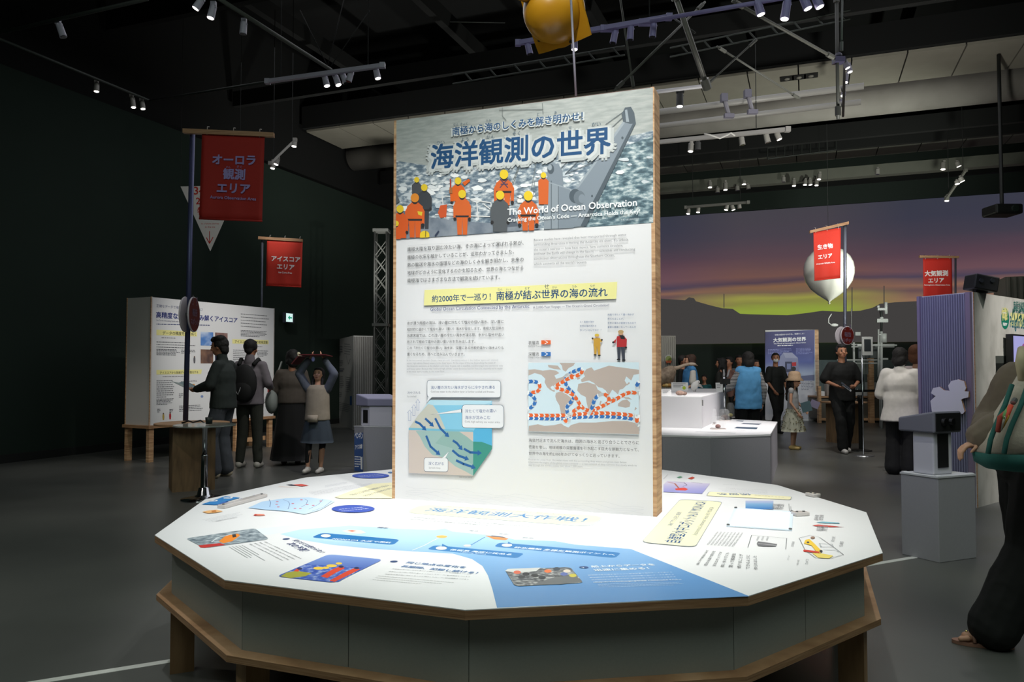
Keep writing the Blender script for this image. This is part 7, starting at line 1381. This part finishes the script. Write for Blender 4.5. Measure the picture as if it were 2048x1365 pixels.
def vest(b):
    n_ = 24; prof = []
    for rx, ry, z in ((.185, .12, 1.42), (.215, .15, 1.30), (.22, .165, 1.1), (.225, .17, .95), (.23, .175, .78)):
        prof += [V((math.cos(2*PI*i/n_)*rx*k, math.sin(2*PI*i/n_)*ry*k, z*k)) for i in range(n_)]
    b.add(prof, [(j*n_+i, (j+1)*n_+i, (j+1)*n_+(i+1) % n_, j*n_+(i+1) % n_) for j in range(4) for i in range(n_)]+[tuple(range(n_)), tuple(range(5*n_-1, 4*n_-1, -1))], None); b.cap(V((-.15, -.0, 1.42))*k, V((.15, 0, 1.42))*k, .075*k, .075*k); b.cap(V((0, -.02, 1.42))*k, V((0, -.02, 1.475))*k, .085*k, .07*k)
p10['cloth']('vest', '62a8dc', vest, disp=.03)
p10b = None
# 11 second staff
Y2 = 14.8
p11 = person('second staff member in a blue vest and white T-shirt, turned to the left', V(((1380-1024)/F*Y2, Y2, 0)), math.radians(95), 1.60, dict(elL=(-.22, .02, 1.12), wrL=(-.16, .2, .98), elR=(.22, .02, 1.12), wrR=(.16, .2, .98)), 'light', dict(kind='tee', col='c9c5bd', sleeve='short', hem=.9, sw=1.1, name='t_shirt'), dict(kind='trousers', col='1c1d20'), ('bob', '3a2418'), '222222', head=(-20, -4), voxel=.013)
k = p11['k']; p11['cloth']('vest', '3f7fb4', vest, disp=.02)
# 12 background visitors
def bgp(px, Y, H, yaw, label, top, topname, bot, hair, head=(0, 0), face=True, sleeve='long', skirt=False):
    person(label, V(((px-1024)/F*Y, Y, 0)), math.radians(yaw), H, None, 'mid', dict(kind='t', col=top, hem=.84, name=topname, sleeve=sleeve), dict(kind='skirt', col=bot, hem=.3, rx=.3, ry=.25) if skirt else dict(kind='trousers', col=bot), hair, '1a1a1a', head=head, face=face, voxel=.015)
bgp(1366, 15.4, 1.60, -120, 'visitor in dark clothes standing left of the second staff member', '141614', 'jacket', '141514', ('short', '1c1512'))
bgp(1441, 15.2, 1.54, 60, 'long haired visitor in an olive skirt in the dim background', '14150f', 'top', '3a3828', ('long', '0b0a0a'), face=False, skirt=True)
bgp(1458, 15.6, 1.57, 120, 'visitor in a pink brown shirt between the olive skirt and the blue vest', '7c5a50', 'shirt', '1a1a1a', ('short', '120f0e'))
bgp(1478, 16.4, 1.62, 170, 'visitor in a grey shirt just left of the blue vested staff member', '5c5a5a', 'shirt', '1a1a1a', ('short', '120f0e'))
bgp(1511, 17.3, 1.53, 200, 'visitor whose head shows right of the blue vested staff member', '2c2a2a', 'shirt', '1a1a1a', ('short', '120f0e'))
bgp(1408, 16.6, 1.2, 150, 'child in a teal top in the dim background behind the white bird', '1f5c60', 'top', '1a1a1a', ('short', '120f0e'))
# 13 foreground visitor at the right edge
fpos = V((2.64, 3.86, 0))
p13 = person('visitor at the right edge in an olive brown top and wide black trousers with sandals', fpos, math.radians(84), 1.60,
    dict(ankL=(-.09, .29, .085), kneeL=(-.09, .10, .50), hipL=(-.09, .02, .9), ankR=(.09, -.28, .09), kneeR=(.09, .0, .48), footL=(.25, 1), elL=(-.27, .20, 1.20), wrL=(-.26, .42, 1.10), elR=(.24, .1, 1.14), wrR=(.10, .22, 1.12), palmL=(0, 0, -1), curlL=.5, neck=(0, -.09, 1.47), shL=(-.18, .0, 1.40), shR=(.18, .0, 1.4)), 'light',
    dict(kind='top', col='6a5d50', hem=.86, w=1.15, sw=2.1, disp=.03, name='top'), dict(kind='trousers', col='0b0c0b', w=1.65, cuff=.078), ('bob', '17120f'), None, voxel=.0065)
k = p13['k']
def sandal(q):
    an = p13['P']('ank'+q); f = V((*((.25, 1) if q == 'L' else (0, 1)), 0)).normalized(); sd = V((-f.y, f.x, 0)); t = MB(); c_ = an+f*.055*k; c_.z = 0; pts = []
    for i in range(24): a = 2*PI*i/24; pts.append(((c_+f*math.cos(a)*.145*k+sd*math.sin(a)*(.048+.006*math.cos(a))*k).x, (c_+f*math.cos(a)*.145*k+sd*math.sin(a)*(.048+.006*math.cos(a))*k).y))
    t.prism(pts, .001, .018, M('9c7260', .6)); o = t.build('sandal_sole', p13['root'], local=True)
    for z_, x_ in ((.06, .02), (.045, .10)): m = MB(); m.tube([c_+f*(x_-.055)*k-sd*.046*k+UP*.02, c_+f*(x_-.055)*k-sd*.03*k+UP*z_, c_+f*(x_-.055)*k+UP*(z_+.012), c_+f*(x_-.055)*k+sd*.03*k+UP*z_, c_+f*(x_-.055)*k+sd*.046*k+UP*.02], .009, M('8a6454', .6), 8); m.build('sandal_strap', p13['root'], local=True, smooth=True)
    for i, (o_, r_) in enumerate(((-.03, .014), (-.014, .011), (.0, .0105), (.014, .010), (.027, .009))):
        oo = o_ if q == 'R' else -o_; m = MB(); e = c_+f*(.125-.05*abs(o_+.03)*8)*k*.85+sd*oo*k; m.cap(e-f*.03+UP*.036, e+UP*.030, r_, r_*.9, SKIN['light']); m.build('toe', p13['root'], local=True, smooth=True)
    m = MB(); m.ell(c_+f*.07+UP*.062, (.006, .006, .006), M('e8d890', .2, 1.0), 8); m.build('sandal_stud', p13['root'], local=True)
sandal('L'); sandal('R')
# tote bag on her near shoulder
ty = 3.50; T = lambda x, y, d_=0: at_y(x, y, ty+d_)
tt = thing('tote_bag', 'cream canvas tote bag with teal base and handles at the right edge', 'bag', T(2060, 940))
CAN = M('b9aea0', .85, grain=.06, scale=80, bump=.2); TE = M('1d5a54', .8, grain=.06, scale=80)
def loft(rows, mat, name, root, n=28):
    m = MB(); vs = []
    for cx, y, hw_, hd in rows:
        c_ = T(cx, y, .10); wv_ = (T(cx+hw_, y, .1)-c_).x
        for i in range(n): a = 2*PI*i/n; ca, sa = math.cos(a), math.sin(a); vs.append(c_+V((math.copysign(abs(ca)**.7, ca)*wv_, math.copysign(abs(sa)**.7, sa)*hd, 0)))
    R_ = len(rows); m.add(vs, [(j*n+i, (j+1)*n+i, (j+1)*n+(i+1) % n, j*n+(i+1) % n) for j in range(R_-1) for i in range(n)]+[tuple(range(n)), tuple(range(R_*n-1, (R_-1)*n-1, -1))], mat); return m.build(name, root, smooth=True)
loft([(2066, 752, 28, .04), (2066, 800, 54, .065), (2066, 840, 78, .09), (2066, 868, 94, .105), (2064, 906, 110, .115)], CAN, 'canvas_body', tt); loft([(2064, 905, 112, .117), (2064, 925, 108, .115), (2066, 938, 88, .09), (2068, 943, 50, .05)], TE, 'teal_base', tt)
for x0, x1 in ((1976, 1992), (2008, 2024)):
    m = MB(); a0, a1 = T(x0, 908, -.028), T(x1+4, 862, -.012); m.tube([T(x0, 908, -.022), T(x0+5, 880, -.014), T(x0+16, 850, .0), T(x0+34, 810, .03), T(x0+48, 770, .05)], .011, TE, 8); m.build('handle', tt, smooth=True)
m = MB(); m.tube([T(2046, 760, -.0), T(2040, 726, -.02), T(2044, 700, .1)], .02, M('b0a486', .8), 10); m.build('shoulder_strap', tt, smooth=True)
sc_ = thing('scarf_charm', 'small colourful twisted scarf tied to the tote bag', 'scarf', T(2008, 862)); 
for i, c1 in enumerate(('c8452c', 'd8a43c', '5c8c4c', 'e0d8c8', '9c3c2c')):
    m = MB(); m.tube([T(2022-i*2, 812+i*3, -.02), T(2012-i*3+(i % 2)*4, 835, -.05), T(2004-i*2, 852+i*3, -.03)], .011, M(c1, .7), 8); m.build('cloth_twist', sc_, smooth=True)
m = MB(); m.tube([T(2026, 806, -.02), T(2030, 800, 0)], .012, STEEL, 8); m.build('clasp', sc_)
